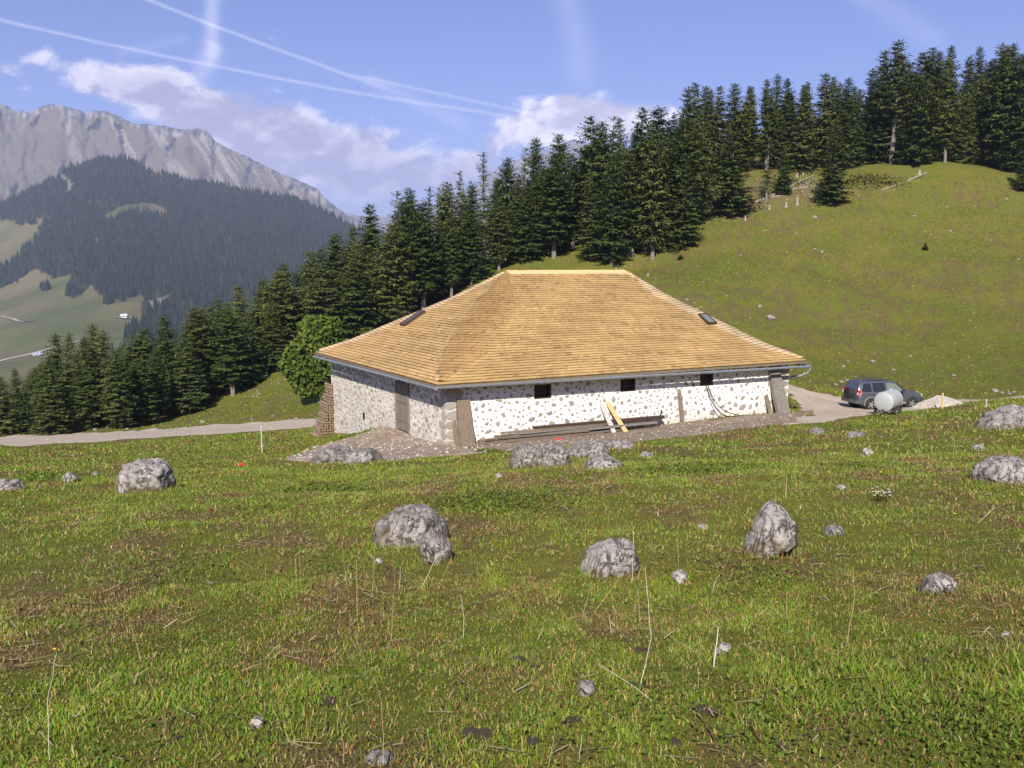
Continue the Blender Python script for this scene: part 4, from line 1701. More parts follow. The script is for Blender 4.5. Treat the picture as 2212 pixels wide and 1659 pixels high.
def conifer(seed, Ht, R, clear, shape, dens=1.0, nwh=40):
    g = np.random.default_rng(seed)
    Vs, Fs, Cs = [], [], []
    nv = 0
    z = clear * Ht
    whorls = []
    while z < Ht * .985:
        whorls.append(z)
        z += (Ht * (1 - clear)) / nwh * g.uniform(.75, 1.25)
    for z in whorls:
        t = (z - clear * Ht) / (Ht * (1 - clear))
        if shape == 'cone':
            pr = (1 - t) ** .62 * min(1, .62 + t * 2.6) + .06
        elif shape == 'fir':
            pr = max(.0, 1 - t ** 2.6) ** .75 * min(1, .55 + t * 2.2) * .86 + .10
        else:                                        # ragged: old and thin
            pr = (1 - t) ** .5 * (.70 + .25 * math.sin(t * 11 + seed)) + .12
        nb = int(g.integers(5, 8) * dens) + 1
        az0 = g.uniform(0, 6.28)
        for b in range(nb):
            if g.uniform() < (.06 if shape != 'ragged' else .25):
                continue
            an = az0 + 6.283 * b / nb + g.uniform(-.3, .3)
            Lb = R * pr * g.uniform(.50, 1.22) + .12
            zj = z + g.uniform(-.5, .5) * Ht * (1 - clear) / nwh * 1.6
            drp = g.uniform(.06, .42) * (1 - t * 1.1) - .10 * (t > .7)
            o = np.array([math.cos(an), math.sin(an), 0])
            w = np.array([-math.sin(an), math.cos(an), 0])
            npos = max(3, int(Lb / .34))
            s = (np.arange(npos) + .6) / npos
            s = s[s > .10]
            P = o[None] * (Lb * s)[:, None]
            P[:, 2] = zj + Lb * (-drp * s * 1.4 + .16 * s ** 3)
            shade = g.uniform(.75, 1.2)
            for sgn in (-1, 1, 0):
                k = len(s)
                ll = (Lb * .31 * (1.12 - .55 * s) + .17) * g.uniform(.7, 1.25, k)
                if sgn == 0:
                    d = o[None] * .45 + np.stack([g.uniform(-.3, .3, k), g.uniform(-.3, .3, k), g.uniform(-.95, -.45, k)], 1)
                    ll = ll * .75
                else:
                    d = o[None] * g.uniform(.45, .9, k)[:, None] + w[None] * (sgn * g.uniform(.5, 1.0, k))[:, None]
                    d[:, 2] = g.uniform(-.42, .06, k)
                d /= np.linalg.norm(d, axis=1)[:, None]
                cr = np.cross(d, np.array([0, 0, 1.0])[None] + g.uniform(-.45, .45, (k, 3)))
                cr /= np.linalg.norm(cr, axis=1)[:, None]
                wd = (ll * .23)[:, None] * cr
                a0 = P
                mid = P + d * (ll * .5)[:, None]
                tip = P + d * ll[:, None]
                tip[:, 2] -= ll * .10
                Vs.append(np.stack([a0, mid - wd, tip, mid + wd], 1).reshape(-1, 3))
                Fs.append(nv + np.arange(k * 4).reshape(-1, 4))
                nv += k * 4
                c = shade * g.uniform(.75, 1.25, (k, 1)) * np.array([[1, 1, 1]])
                c = c * (1 + .25 * (s[:, None] - .5) * np.array([[1.0, .9, .3]]))
                Cs.append(c)
    # leader
    for k in range(10):
        an = g.uniform(0, 6.28)
        d = np.array([math.cos(an) * .4, math.sin(an) * .4, 1.0])
        p = np.array([0, 0, Ht * g.uniform(.955, .985)])
        cr = np.array([-math.sin(an), math.cos(an), 0]) * .10
        q = p + d * Ht * .018
        Vs.append(np.array([p, p + d * Ht * .009 - cr, q, p + d * Ht * .009 + cr]))
        Fs.append(nv + np.arange(4)[None])
        nv += 4
        Cs.append(np.array([[1.0, 1.0, 1.0]]))
    crown = mesh_np('crown', np.concatenate(Vs), np.concatenate(Fs), m_needle, False, fcol=np.concatenate(Cs))
    # trunk with dead twigs below the crown
    mb = MB()
    rb = .0145 * Ht
    mb.tube([(0, 0, -.8), (0, 0, 0), (g.uniform(-.05, .05), g.uniform(-.05, .05), Ht * .35), (g.uniform(-.05, .05), 0, Ht * .7), (0, 0, Ht * .99)], [rb * 1.5, rb * 1.15, rb * .85, rb * .5, .02], 8)
    for k in range(int(14 + 40 * clear)):
        zz = g.uniform(.08, max(.35, clear)) * Ht
        an = g.uniform(0, 6.28)
        Lq = g.uniform(.4, 1.5)
        mb.tube([(0, 0, zz), (math.cos(an) * Lq, math.sin(an) * Lq, zz - Lq * .25)], [.035, .01], 3, cap=False)
    return mb.mesh('trunk', m_bark), crown, Ht


KINDS = {'spruce': [conifer(1, 18, 3.0, .03, 'cone', 1.05, 58), conifer(2, 18, 2.6, .05, 'cone', 1.1, 54), conifer(3, 18, 3.3, .02, 'cone', 1.05, 58), conifer(8, 18, 2.8, .08, 'cone', 1.0, 52)],
         'fir': [conifer(4, 18, 2.9, .12, 'fir', 1.0, 54), conifer(5, 18, 2.5, .16, 'fir', 1.0, 50), conifer(9, 18, 3.1, .08, 'fir', 1.0, 54)],
         'bare': [conifer(6, 18, 2.4, .38, 'fir', .95, 34), conifer(7, 18, 2.5, .45, 'cone', .9, 28)],
         'ragged': [conifer(10, 18, 2.1, .20, 'ragged', .85, 36), conifer(11, 18, 1.9, .12, 'ragged', .9, 40)]}
rt = random.Random(31)
TREES = []
ADJ = {'spruce': 'pointed dark spruce', 'fir': 'broad blunt-topped fir', 'bare': 'bare-trunked conifer', 'ragged': 'thin ragged open conifer'}
ZONE = [(-999, 'the low wood below the track'), (420, 'the dense wood behind the barn'), (1250, 'the wood above the pasture'), (1870, 'the high wood at the hilltop')]


def tree_words(kind, ht, px, dd):
    size = 'towering' if ht > 21 else 'tall' if ht > 17 else 'middle-sized' if ht > 12.5 else 'short'
    row = 'at the front edge of' if dd < 6 else 'just inside' if dd < 15 else 'deep within'
    zone = [z for z in ZONE if px >= z[0]][-1][1]
    return size + ' ' + ADJ[kind] + ' ' + row + ' ' + zone, 'conifers of ' + zone


def plant(x, y, ht, kind, px, label=None, wide=1.0, cat='tree'):
    v = KINDS[kind][rt.randrange(len(KINDS[kind]))]
    s = ht / v[2]
    lab, grp = tree_words(kind, ht, px, y - float(edge_d(px)))
    e = obj(('spruce_tree' if kind == 'spruce' else 'fir_tree' if kind == 'fir' else 'conifer_tree'), None, loc=(x, y, float(H(x, y)) - .05), rot=(rt.uniform(-.035, .035), rt.uniform(-.035, .035), rt.uniform(0, 6.28)))
    k = s * wide * rt.uniform(.82, 1.28)
    e.scale = (k, k, s)
    obj('trunk', v[0], e)
    obj('crown', v[1], e)
    tag(e, label or lab, cat, None if label else grp)
    TREES.append((x, y, ht))
    return e


def edge_d(px):
    return interp(px, [(-300, 84), (0, 90), (150, 95), (330, 104), (500, 115), (640, 125), (760, 128), (900, 132), (1130, 145), (1230, 143), (1250, 139), (1470, 138), (1510, 148), (1540, 170), (1850, 172), (1975, 168), (2212, 172), (2600, 172)])


KEY = [(3, 810, 's'), (32, 793, 's'), (67, 803, 'f'), (120, 719, 's'), (145, 716, 's'), (174, 723, 's'), (201, 699, 's'), (222, 710, 's'), (298, 718, 'f'), (316, 706, 's'), (360, 676, 's'), (415, 663, 's'), (438, 663, 'f'),
       (262, 745, 's'), (470, 640, 's'), (520, 612, 's'), (560, 600, 's'), (605, 565, 'f'), (640, 580, 's'), (680, 541, 'f'), (727, 500, 'f'), (766, 487, 's'), (806, 438, 'f'), (856, 410, 'r'), (882, 402, 'f'), (921, 401, 'r'),
       (965, 389, 'f'), (996, 366, 'r'), (1046, 327, 'r'), (1090, 337, 'f'), (1127, 315, 'r'), (1153, 297, 's'), (1166, 294, 's'), (1211, 286, 'f'), (1238, 330, 'f'),
       (1286, 249, 'b'), (1318, 249, 'r'), (1340, 253, 's'), (1381, 229, 's'), (1423, 227, 'f'), (1458, 238, 's'), (1485, 185, 's'), (1507, 177, 's'), (1524, 183, 's'), (1549, 183, 'b'), (1584, 178, 's'), (1621, 184, 's'),
       (1675, 158, 's'), (1705, 168, 's'), (1741, 175, 's'), (1786, 156, 's'), (1815, 175, 's'), (1834, 167, 's'), (1860, 190, 'f'), (1885, 144, 's'), (1908, 106, 's'), (1941, 85, 's'), (1994, 111, 'b'), (2021, 101, 'b'),
       (2058, 94, 's'), (2093, 123, 's'), (2119, 98, 's'), (2140, 130, 'b'), (2166, 92, 's'), (2190, 94, 's'), (2225, 95, 's'), (2260, 90, 's'), (2300, 100, 's'), (-40, 820, 's'), (-90, 815, 'f')]
KM = {'s': 'spruce', 'f': 'fir', 'b': 'bare', 'r': 'ragged'}
for px, py, k in KEY:
    d = edge_d(px) + rt.uniform(6, 16) + (14 if px > 1880 else 0)
    p = atd(px, py, d)
    for _ in range(30):
        ht = p[2] - float(H(p[0], p[1]))
        if ht > 25:
            d -= 3
        elif ht < 9.5 and px > 100:
            d += 4
        else:
            break
        if d < edge_d(px) + 2:
            break
        p = atd(px, py, d)
    ht = p[2] - float(H(p[0], p[1]))
    plant(p[0], p[1], max(ht, 6), KM[k], px, wide=min(1.4, max(1.0, 18 / max(ht, 8))) if px < 1260 else 1.08)

SKYLINE = [(-300, 830), (0, 815), (40, 800), (100, 740), (200, 712), (250, 745), (290, 735), (330, 705), (400, 672), (470, 645), (540, 612), (600, 575), (680, 548), (740, 500), (800, 450), (860, 418), (930, 408), (990, 385), (1050, 360), (1120, 330),
           (1160, 305), (1230, 300), (1255, 320), (1290, 262), (1400, 238), (1460, 235), (1500, 188), (1600, 190), (1680, 172), (1850, 178), (1900, 130), (1940, 110), (2000, 118), (2200, 102), (2500, 100)]


def clear_of(x, y, dmin):
    return all((x - a) ** 2 + (y - b) ** 2 > dmin * dmin for a, b, _ in TREES)


# front rows along the edge of the wood, then filling behind
def fill(n, pxr, doff, kinds, dmin, hr, gap=None):
    c = 0
    for _ in range(n * 14):
        if c >= n:
            break
        px = rt.uniform(*pxr)
        if gap and gap[0] < px < gap[1]:
            continue
        d = float(edge_d(px)) + rt.uniform(*doff)
        x = (px - CX) / F * d / .992
        y = d
        if not clear_of(x, y, dmin):
            continue
        h0 = float(H(x, y))
        top = CZ + (570 - (float(interp(px, SKYLINE)) + rt.uniform(2, 95))) / F * d
        ht = min(rt.uniform(*hr), top - h0)
        if ht < 6.5:
            continue
        plant(x, y, ht, rt.choice(kinds), px, wide=1.3 if px < 1260 else 1.08)
        c += 1


fill(26, (-60, 420), (0, 8), ['spruce', 'spruce', 'spruce', 'fir'], 3.4, (9, 15))
fill(32, (420, 1236), (0, 9), ['spruce', 'spruce', 'fir', 'spruce'], 3.4, (11, 19))
fill(14, (1262, 1505), (0, 10), ['spruce', 'spruce', 'fir'], 3.4, (13, 22))
fill(26, (1530, 2330), (0, 12), ['spruce', 'spruce', 'bare', 'spruce', 'fir'], 3.6, (15, 23))
fill(24, (-60, 420), (7, 28), ['spruce', 'fir', 'ragged'], 3.4, (9, 17))
fill(44, (420, 1240), (8, 40), ['spruce', 'fir', 'spruce', 'ragged'], 3.6, (13, 21))
fill(22, (1255, 1520), (10, 40), ['spruce', 'fir', 'spruce'], 3.6, (15, 23))
fill(40, (1500, 2330), (10, 45), ['spruce', 'spruce', 'fir', 'ragged'], 3.6, (17, 25))


def lone(px, py, top, kind, label, wide=1.0):
    g = G(px, py)
    ht = atd(px, top, g[1])[2] - g[2]
    return plant(g[0], g[1], ht, kind, px, label, wide)


lone(1796, 441, 268, 'spruce', 'lone bushy spruce standing out on the pasture before the clearing', 1.5)
lone(1580, 468, 285, 'spruce', 'dense spruce at the lower edge of the stony clearing', 1.35)
lone(1655, 436, 300, 'ragged', 'slim spruce growing among the dead wood of the clearing')
lone(1690, 420, 315, 'spruce', 'small spruce beside the fallen grey logs', .9)
lone(1472, 527, 250, 'bare', 'spruce with a pale bare trunk foot at the end of the pasture wood', 1.35)
lone(2195, 372, 110, 'spruce', 'large dark spruce at the far right end of the upper pasture', 1.2)
lone(2215, 412, 300, 'spruce', 'little spruce on the upper pasture apart from the wood', 1.0)
# young bushes on the hill
for px, py, h in ((1998, 540, .55), (1470, 560, .4)):
    g = G(px, py)
    plant(g[0], g[1], h * 1.8, 'spruce', px, {1998: 'small dark juniper bush alone on the open hillside', 1470: 'low bush on the bank below the pale trunk'}[px], 3.6, 'bush')


# ---- broadleaf tree by the barn
def broadleaf(seed, lobes, n, size):
    g = np.random.default_rng(seed)
    Vs, Cs = [], []
    for (cx, cy, cz, r, sq) in lobes:
        k = int(n * r * r)
        d = g.normal(0, 1, (k, 3))
        d /= np.linalg.norm(d, axis=1)[:, None]
        rad = r * (1 - .45 * g.uniform(0, 1, k) ** 2.2) * (1 + .16 * fbm(d[:, 0] * 2.5 + seed, d[:, 1] * 2.5, d[:, 2] * 2.5, oct=3, seed=seed))
        P = np.array([cx, cy, cz]) + d * rad[:, None] * np.array([1, 1, sq])
        t = g.normal(0, 1, (k, 3)) + d * .6
        t /= np.linalg.norm(t, axis=1)[:, None]
        c = np.cross(t, g.normal(0, 1, (k, 3)))
        c /= np.linalg.norm(c, axis=1)[:, None]
        s = size * g.uniform(.6, 1.3, k)[:, None]
        Vs.append(np.stack([P - t * s, P + c * s * .6, P + t * s, P - c * s * .6], 1).reshape(-1, 3))
        col = g.uniform(.65, 1.25, (k, 1)) * np.array([[1, 1, 1]])
        au = g.uniform(0, 1, k) < .12
        col[au] *= np.array([1.6, 1.15, .8])
        Cs.append(col)
    V = np.concatenate(Vs)
    return mesh_np('crown', V, np.arange(len(V)).reshape(-1, 4), m_leaf, False, fcol=np.concatenate(Cs))


g = np.array(atd(692, 822, 84.0))
g[2] = float(H(g[0], g[1]))
top = atd(694, 680, g[1])[2] - g[2]
t = obj('broadleaf_tree', None, loc=tuple(g))
tag(t, 'round bright green broadleaf tree beside the barn roof corner', 'tree')
k = top / 6.0
lob = [(-.9, -.5, 1.2, 1.0, .8), (.8, -.5, 1.1, 1.0, .8), (-1.9, .2, 2.6, .9, .9), (0, 0, 3.6, 1.75, 1.0), (-1.1, .2, 3.1, 1.35, .9), (1.2, -.2, 3.2, 1.4, .95), (.3, -.6, 4.8, 1.25, .95), (-.5, .4, 5.0, 1.0, .9), (-1.5, -.5, 2.0, .85, .8), (1.5, .3, 2.1, .95, .8), (.2, -.9, 2.4, 1.2, .8), (.9, -.4, 5.3, .7, .9)]
lob = [(a * k, b * k, c * k, d * k, e) for a, b, c, d, e in lob]
obj('crown', broadleaf(3, lob, 620 / k / k * 1.0, .17 * k), t)
mb = MB()
mb.tube([(0, 0, -.5), (.05, 0, 1.0 * k), (0, .05, 2.4 * k), (.1, 0, 4.4 * k)], [.22, .18, .13, .04], 8)
for a, b, c in ((-1.1, .2, 3.2), (1.2, -.2, 3.3), (.2, -.8, 3.0), (-.4, .4, 4.8), (-1.3, -.4, 2.3), (1.3, .3, 2.3)):
    mb.tube([(0, 0, 1.2 * k), (a * k * .5, b * k * .5, (c * .55 + .6) * k), (a * k, b * k, c * k)], [.09, .06, .02], 6)
mb.build('trunk', m_bark, t, smooth=True)


# ---- clearing: fallen logs, stumps, brush
def glog(p, q, r0, label, grp=None, name='fallen_log', lift=.0):
    a, b = G(*p), G(*q)
    mb = MB()
    m = 6
    pts = []
    for i in range(m + 1):
        u = i / m
        x, y = a[0] * (1 - u) + b[0] * u, a[1] * (1 - u) + b[1] * u
        zz = (a[2] * (1 - u) + b[2] * u)
        pts.append((x, y, max(zz, float(H(x, y)) - .02) + r0 * .7 + lift))
    c0 = Vector(pts[0])
    mb.tube([Vector(w_) - c0 for w_ in pts], [r0 * (1 - .5 * i / m) for i in range(m + 1)], 7)
    for i in range(5):
        w_ = Vector(pts[1 + i]) - c0
        mb.tube([w_, w_ + Vector((rt.uniform(-.4, .4), rt.uniform(-.3, .3), rt.uniform(.3, .8)))], [.04, .012], 4)
    return tag(mb.build(name, m_deadwood, loc=tuple(c0)), label, 'log', grp)


glog((1668, 423), (1757, 380), .15, 'longest bleached log lying across the stony clearing')
glog((1690, 420), (1762, 390), .11, 'thinner bleached log lying just below the longest log')
glog((1630, 438), (1690, 424), .14, 'short grey log lying at the lower end of the clearing')
glog((1725, 408), (1765, 402), .12, 'grey branch log lying near the lone bushy spruce')
glog((1905, 412), (1945, 398), .13, 'dead grey branch log lying at the edge of the upper wood')
glog((1960, 392), (2004, 374), .14, 'pale fallen limb lying at the foot of the bare trunks')


def stump(px, py, h, r0, label, grp=None):
    a = G(px, py)
    h, r0 = h * .75, r0 * .62
    mb = MB()
    n = 9
    g = random.Random(px)
    lv = [(-.3, 1.5), (0, 1.35), (.25, 1.0), (.7, .85), (1.0, .8)]
    V, Fq = [], []
    for z, s in lv:
        for k in range(n):
            an = 6.283 * k / n
            zz = z * h + (g.uniform(-.25, .15) * h if z == 1.0 else 0)
            V.append((math.cos(an) * r0 * s * g.uniform(.85, 1.15), math.sin(an) * r0 * s * g.uniform(.85, 1.15), zz))
    for l in range(len(lv) - 1):
        for k in range(n):
            k2 = (k + 1) % n
            Fq.append((l * n + k, l * n + k2, (l + 1) * n + k2, (l + 1) * n + k))
    Fq.append(tuple((len(lv) - 1) * n + k for k in range(n)))
    mb.add(V, Fq)
    return tag(mb.build('tree_stump', m_deadwood, loc=tuple(a)), label, 'stump', grp)


stump(1698, 447, 1.0, .30, 'bleached stump at the bottom of the clearing, left of the taller broken one')
stump(1722, 443, 1.5, .28, 'tall broken bleached stump at the bottom of the clearing')
stump(1662, 452, .8, .25, 'small bleached stump at the lower left of the clearing')
stump(1722, 382, .8, .28, 'pale stump standing above the fallen logs')
stump(1735, 379, .7, .22, 'pale stump touching the top end of the logs')
stump(1986, 376, .9, .35, 'splintered pale stump below the bare trunks of the upper wood')
stump(1610, 476, .9, .22, 'bleached stump under the dense spruce of the clearing')
stump(1400, 596, .5, .2, 'low pale stump on the bank behind the barn ridge')
stump(620, 806, .9, .35, 'grey stump at the foot of the wood behind the broadleaf tree')
# ================================================================== rocks
def rock_material(name, lo, hi, moss, lichen):
    m, nt, bs = material(name)
    pos = nt.coord()
    geo = nt.node('ShaderNodeNewGeometry')
    n1 = nt.noise(pos, 2.2, 8, .68)
    n2 = nt.noise(pos, 9, 8, .72)
    n3 = nt.noise(pos, 6.5, 7, .7, .8)
    v = nt.m('ABSOLUTE', nt.m('SUBTRACT', nt.noise(nt.mapv(pos, (1.3, 1.3, .7)), 3.0, 5, .6, .8), .5))
    col = nt.mix(nt.ss(n1, .3, .7), lo, hi)
    col = nt.mix(nt.m('MULTIPLY', nt.ss(n3, .50, .60), .9), col, (0.080, 0.068, 0.054))
    col = nt.mix(nt.m('MULTIPLY', nt.ss(n2, .60, .70), lichen), col, (0.66, 0.63, 0.58))
    col = nt.mix(nt.m('MULTIPLY', nt.ss(n2, .44, .34), .6), col, (0.11, 0.095, 0.08))
    crack = nt.m('MULTIPLY', nt.ss(nt.m('ADD', v, nt.m('MULTIPLY', nt.m('SUBTRACT', n2, .5), .05)), .022, .0), nt.ss(n1, .40, .55))
    col = nt.mix(nt.m('MULTIPLY', crack, .6), col, (0.06, 0.05, 0.04))
    sz = nt.node('ShaderNodeSeparateXYZ')
    nt.put(sz.inputs[0], nt.coord('Generated'))
    mz = nt.m('ADD', sz.outputs[2], nt.m('MULTIPLY', nt.m('SUBTRACT', n1, .5), .9))
    mm = nt.m('MULTIPLY', nt.m('MULTIPLY', nt.ss(mz, .72, .40), nt.ss(n3, .36, .50)), moss)
    col = nt.mix(mm, col, (0.105, 0.080, 0.030))
    nt.put(bs.inputs['Base Color'], col)
    bs.inputs['Roughness'].default_value = .95
    bs.inputs['Specular IOR Level'].default_value = .15
    h = nt.m('ADD', nt.m('ADD', n1, nt.m('MULTIPLY', n2, .45)), nt.m('MULTIPLY', crack, -.6))
    nt.put(bs.inputs['Normal'], nt.bump(h, .9, .07))
    return m


m_rock = rock_material('limestone_boulder', (0.25, 0.225, 0.215), (0.45, 0.415, 0.40), .75, .35)
m_rock_dark = rock_material('lichened_boulder', (0.19, 0.17, 0.16), (0.38, 0.35, 0.335), .9, .6)
m_rock_plain = rock_material('pale_fieldstone', (0.34, 0.305, 0.28), (0.52, 0.48, 0.445), .15, .3)


def sphere_np(nu, nvv):
    u = np.linspace(0, 2 * np.pi, nu, endpoint=False)
    v = np.linspace(0, np.pi, nvv + 2)[1:-1]
    U, Vv = np.meshgrid(u, v)
    P = np.stack([np.sin(Vv) * np.cos(U), np.sin(Vv) * np.sin(U), np.cos(Vv)], -1).reshape(-1, 3)
    P = np.vstack([P, [[0, 0, 1], [0, 0, -1]]])
    q = []
    for j in range(nvv - 1):
        for i in range(nu):
            i2 = (i + 1) % nu
            q.append((j * nu + i, (j + 1) * nu + i, (j + 1) * nu + i2, j * nu + i2))
    t = [(len(P) - 2, i, (i + 1) % nu) for i in range(nu)] + [(len(P) - 1, (nvv - 1) * nu + (i + 1) % nu, (nvv - 1) * nu + i) for i in range(nu)]
    return P, np.array(q), np.array(t)


SPH = sphere_np(108, 64)
SPH_S = sphere_np(54, 32)
ROCKS = []          # (x, y, radius) keeps the grass off


def rock(name, outline, base_y, label, mat, depth_k=.8, rough=.10, seed=0, cat='boulder', steps=.0, group=None):
    """outline: the rock's silhouette on the photograph; base_y: pixel row where it meets the grass in front"""
    xs = [p[0] for p in outline]
    ys = [p[1] for p in outline]
    cx = (min(xs) + max(xs)) / 2
    cy = (min(ys) + max(ys)) / 2
    gpt = G(cx, base_y)
    d = gpt[1]
    k = d / F / .992                                     # metres per pixel at that distance
    wid = (max(xs) - min(xs)) * k
    dep = wid * .5 * depth_k
    d2 = d + dep * .55
    k = d2 / F / .992
    c = atd(cx, cy, d2)
    ang = np.array([math.atan2(cy - y, x - cx) for x, y in outline])
    rad = np.array([math.hypot(cy - y, x - cx) for x, y in outline]) * k
    o = np.argsort(ang)
    ang, rad = ang[o], rad[o]
    ang = np.concatenate([ang - 2 * np.pi, ang, ang + 2 * np.pi])
    rad = np.concatenate([rad] * 3)
    P, q, t = SPH if max(xs) - min(xs) > 60 else SPH_S
    th = np.arctan2(P[:, 2], P[:, 0])
    Rr = np.interp(th, ang, rad)
    # the part below the outline goes into the ground
    X = P[:, 0] * Rr
    Z = P[:, 2] * Rr
    Z = np.where(Z < 0, Z * 1.35, Z)
    Yd = P[:, 1] * dep
    V = np.stack([X, Yd, Z], 1)
    s = max(wid, .2)
    f = 2.2 / s
    nrm = P / np.linalg.norm(P, axis=1)[:, None]
    rg = np.random.default_rng(800 + seed)
    ext = np.array([wid * .5, dep, (max(ys) - min(ys)) * k * .5])
    # broken flat faces
    for _ in range(22):
        dv = rg.normal(0, 1, 3)
        dv[1] = -abs(dv[1]) * 1.3
        dv[2] = abs(dv[2]) if rg.uniform() < .8 else dv[2]
        dv /= np.linalg.norm(dv)
        sup = np.linalg.norm(dv * ext)
        off = sup * rg.uniform(.70, .95)
        over = np.maximum(V @ dv - off, 0) * .95
        V = V - over[:, None] * dv[None]
    big = fbm(V[:, 0] * f + seed, V[:, 1] * f, V[:, 2] * f, oct=3, seed=200 + seed)
    rid = 1 - 2 * np.abs(fbm(V[:, 0] * f * 1.7, V[:, 1] * f * 1.7 + seed, V[:, 2] * f * 1.2, oct=5, seed=230 + seed, gain=.6))
    pit = fbm(V[:, 0] * f * 6, V[:, 1] * f * 6, V[:, 2] * f * 6, oct=3, seed=260 + seed)
    face = np.clip(-P[:, 1], -1, 1)
    silh = .45 + .55 * np.abs(face)                      # keep the outline, shape the faces
    disp = s * rough * (.75 * big + .85 * (rid - .3) * silh + .36 * pit) * (.5 + .5 * silh)
    V = V + nrm * disp[:, None]
    if steps:
        V[:, 2] += steps * s * .05 * np.sin(V[:, 2] / s * 26 + 3 * big)
    me = mesh_np(name, V, [q, t], mat, True)
    ob = obj(name, me, loc=(c[0], c[1], c[2] - .05 * wid))
    ROCKS.append((c[0], c[1], wid * .42, dep * .8))
    return tag(ob, label, cat, group)


# boulders of the foreground (silhouettes read off the photograph)
rock('boulder', [(246, 1068), (247, 1040), (256, 1018), (262, 1000), (285, 996), (300, 984), (335, 983), (352, 988), (363, 1006), (374, 1022), (376, 1050), (372, 1066), (310, 1078)], 1064,
     'squat cracked grey boulder standing alone near the track', m_rock, .85, .11, 1)
rock('boulder', [(784, 1172), (790, 1158), (812, 1126), (838, 1108), (858, 1094), (882, 1086), (905, 1090), (940, 1100), (962, 1116), (985, 1140), (988, 1160), (975, 1180), (930, 1160), (895, 1175), (850, 1190), (800, 1200)], 1178,
     'dark lichened arched boulder lying behind its smaller broken piece', m_rock_dark, .7, .10, 2)
rock('boulder', [(896, 1200), (898, 1178), (912, 1152), (935, 1142), (960, 1148), (975, 1170), (976, 1190), (968, 1208), (940, 1222), (910, 1220)], 1218,
     'smaller lichened boulder broken off in front of the arched one', m_rock_dark, .75, .10, 3)
rock('boulder', [(1254, 1230), (1256, 1205), (1268, 1180), (1290, 1164), (1330, 1160), (1370, 1162), (1392, 1160), (1386, 1190), (1380, 1215), (1345, 1240), (1300, 1256), (1265, 1252)], 1246,
     'smooth rounded grey boulder with brown moss along its foot', m_rock, .75, .06, 4)
rock('boulder', [(1606, 1185), (1612, 1168), (1626, 1140), (1640, 1110), (1655, 1085), (1668, 1075), (1686, 1086), (1705, 1110), (1722, 1132), (1733, 1158), (1728, 1185), (1700, 1200), (1668, 1212), (1630, 1202)], 1204,
     'pointed upright pale boulder shaped like a tooth', m_rock, .8, .09, 5)
rock('boulder', [(1982, 1288), (1984, 1275), (1998, 1256), (2020, 1240), (2046, 1232), (2062, 1236), (2070, 1252), (2040, 1270), (2010, 1288)], 1284,
     'low whitish rock half sunk in grass, mossy on top', m_rock, .6, .12, 6)
rock('boulder', [(1448, 1250), (1450, 1236), (1466, 1230), (1484, 1232), (1490, 1242), (1482, 1258), (1462, 1264)], 1258, 'small round stone beside the moss-footed boulder', m_rock_plain, .8, .08, 7, 'stone')
rock('boulder', [(2097, 1040), (2096, 1018), (2108, 998), (2135, 986), (2170, 982), (2215, 984), (2240, 995), (2250, 1020), (2240, 1042), (2190, 1050), (2130, 1052)], 1046,
     'broad pale boulder lying in the grass below the stepped outcrop', m_rock, .6, .08, 8)
rock('boulder', [(2108, 925), (2120, 910), (2135, 898), (2160, 886), (2185, 874), (2215, 870), (2245, 880), (2250, 920), (2210, 935), (2150, 935)], 928,
     'stepped grey limestone outcrop rising from the pasture bank', m_rock, .7, .12, 9)
rock('boulder', [(1096, 1008), (1098, 990), (1106, 972), (1122, 960), (1142, 956), (1162, 966), (1172, 990), (1168, 1010), (1130, 1022), (1104, 1018)], 1012,
     'rounded rock forming the near end of the outcrop before the barn', m_rock_dark, .8, .10, 10)
rock('boulder', [(1150, 1010), (1156, 972), (1172, 954), (1196, 956), (1214, 962), (1228, 984), (1236, 1004), (1220, 1018), (1180, 1018)], 1010,
     'furrowed middle rock of the outcrop before the barn', m_rock_dark, .8, .13, 11)
rock('boulder', [(1212, 1000), (1216, 970), (1240, 958), (1272, 952), (1306, 956), (1320, 972), (1310, 992), (1262, 1000)], 992,
     'long rear ledge of the outcrop before the barn', m_rock_dark, .7, .12, 12)
rock('boulder', [(1252, 1016), (1256, 1000), (1276, 988), (1312, 982), (1338, 984), (1348, 1000), (1336, 1012), (1290, 1020)], 1014,
     'flat smooth slab lying in front of the outcrop before the barn', m_rock, .8, .06, 13)
rock('boulder', [(1300, 968), (1312, 958), (1340, 952), (1368, 956), (1378, 966), (1360, 974), (1325, 976)], 972, 'low flat stone at the path end of the outcrop', m_rock, .8, .08, 14)
rock('boulder', [(656, 1004), (664, 988), (690, 970), (712, 958), (735, 962), (760, 968), (790, 962), (815, 966), (830, 984), (826, 1002), (760, 1006), (700, 1008)], 1002,
     'long low grey outcrop beside the gravel forecourt', m_rock_dark, .55, .11, 15)
rock('boulder', [(-30, 1055), (-20, 1042), (15, 1040), (42, 1036), (52, 1046), (50, 1060), (10, 1066)], 1060, 'flat grey stone in the grass at the meadow edge', m_rock, .7, .08, 16, 'stone')
rock('boulder', [(132, 1042), (138, 1028), (146, 1018), (156, 1024), (168, 1036), (168, 1044)], 1042, 'small sharp stone beside the low bush', m_rock, .8, .14, 17, 'stone')
rock('boulder', [(196, 1030), (200, 1022), (216, 1020), (218, 1030)], 1030, 'brownish stone left of the squat boulder', m_rock_dark, .8, .12, 18, 'stone')
rock('boulder', [(1742, 940), (1748, 930), (1764, 922), (1778, 926), (1790, 940), (1770, 944)], 940, 'small mossy rock below the path near the trailer tank', m_rock_dark, .8, .13, 19, 'stone')
rock('boulder', [(1824, 948), (1832, 938), (1856, 932), (1878, 934), (1860, 944), (1836, 952)], 947, 'low brown rock right of the small mossy rock', m_rock_dark, .6, .10, 20, 'stone')
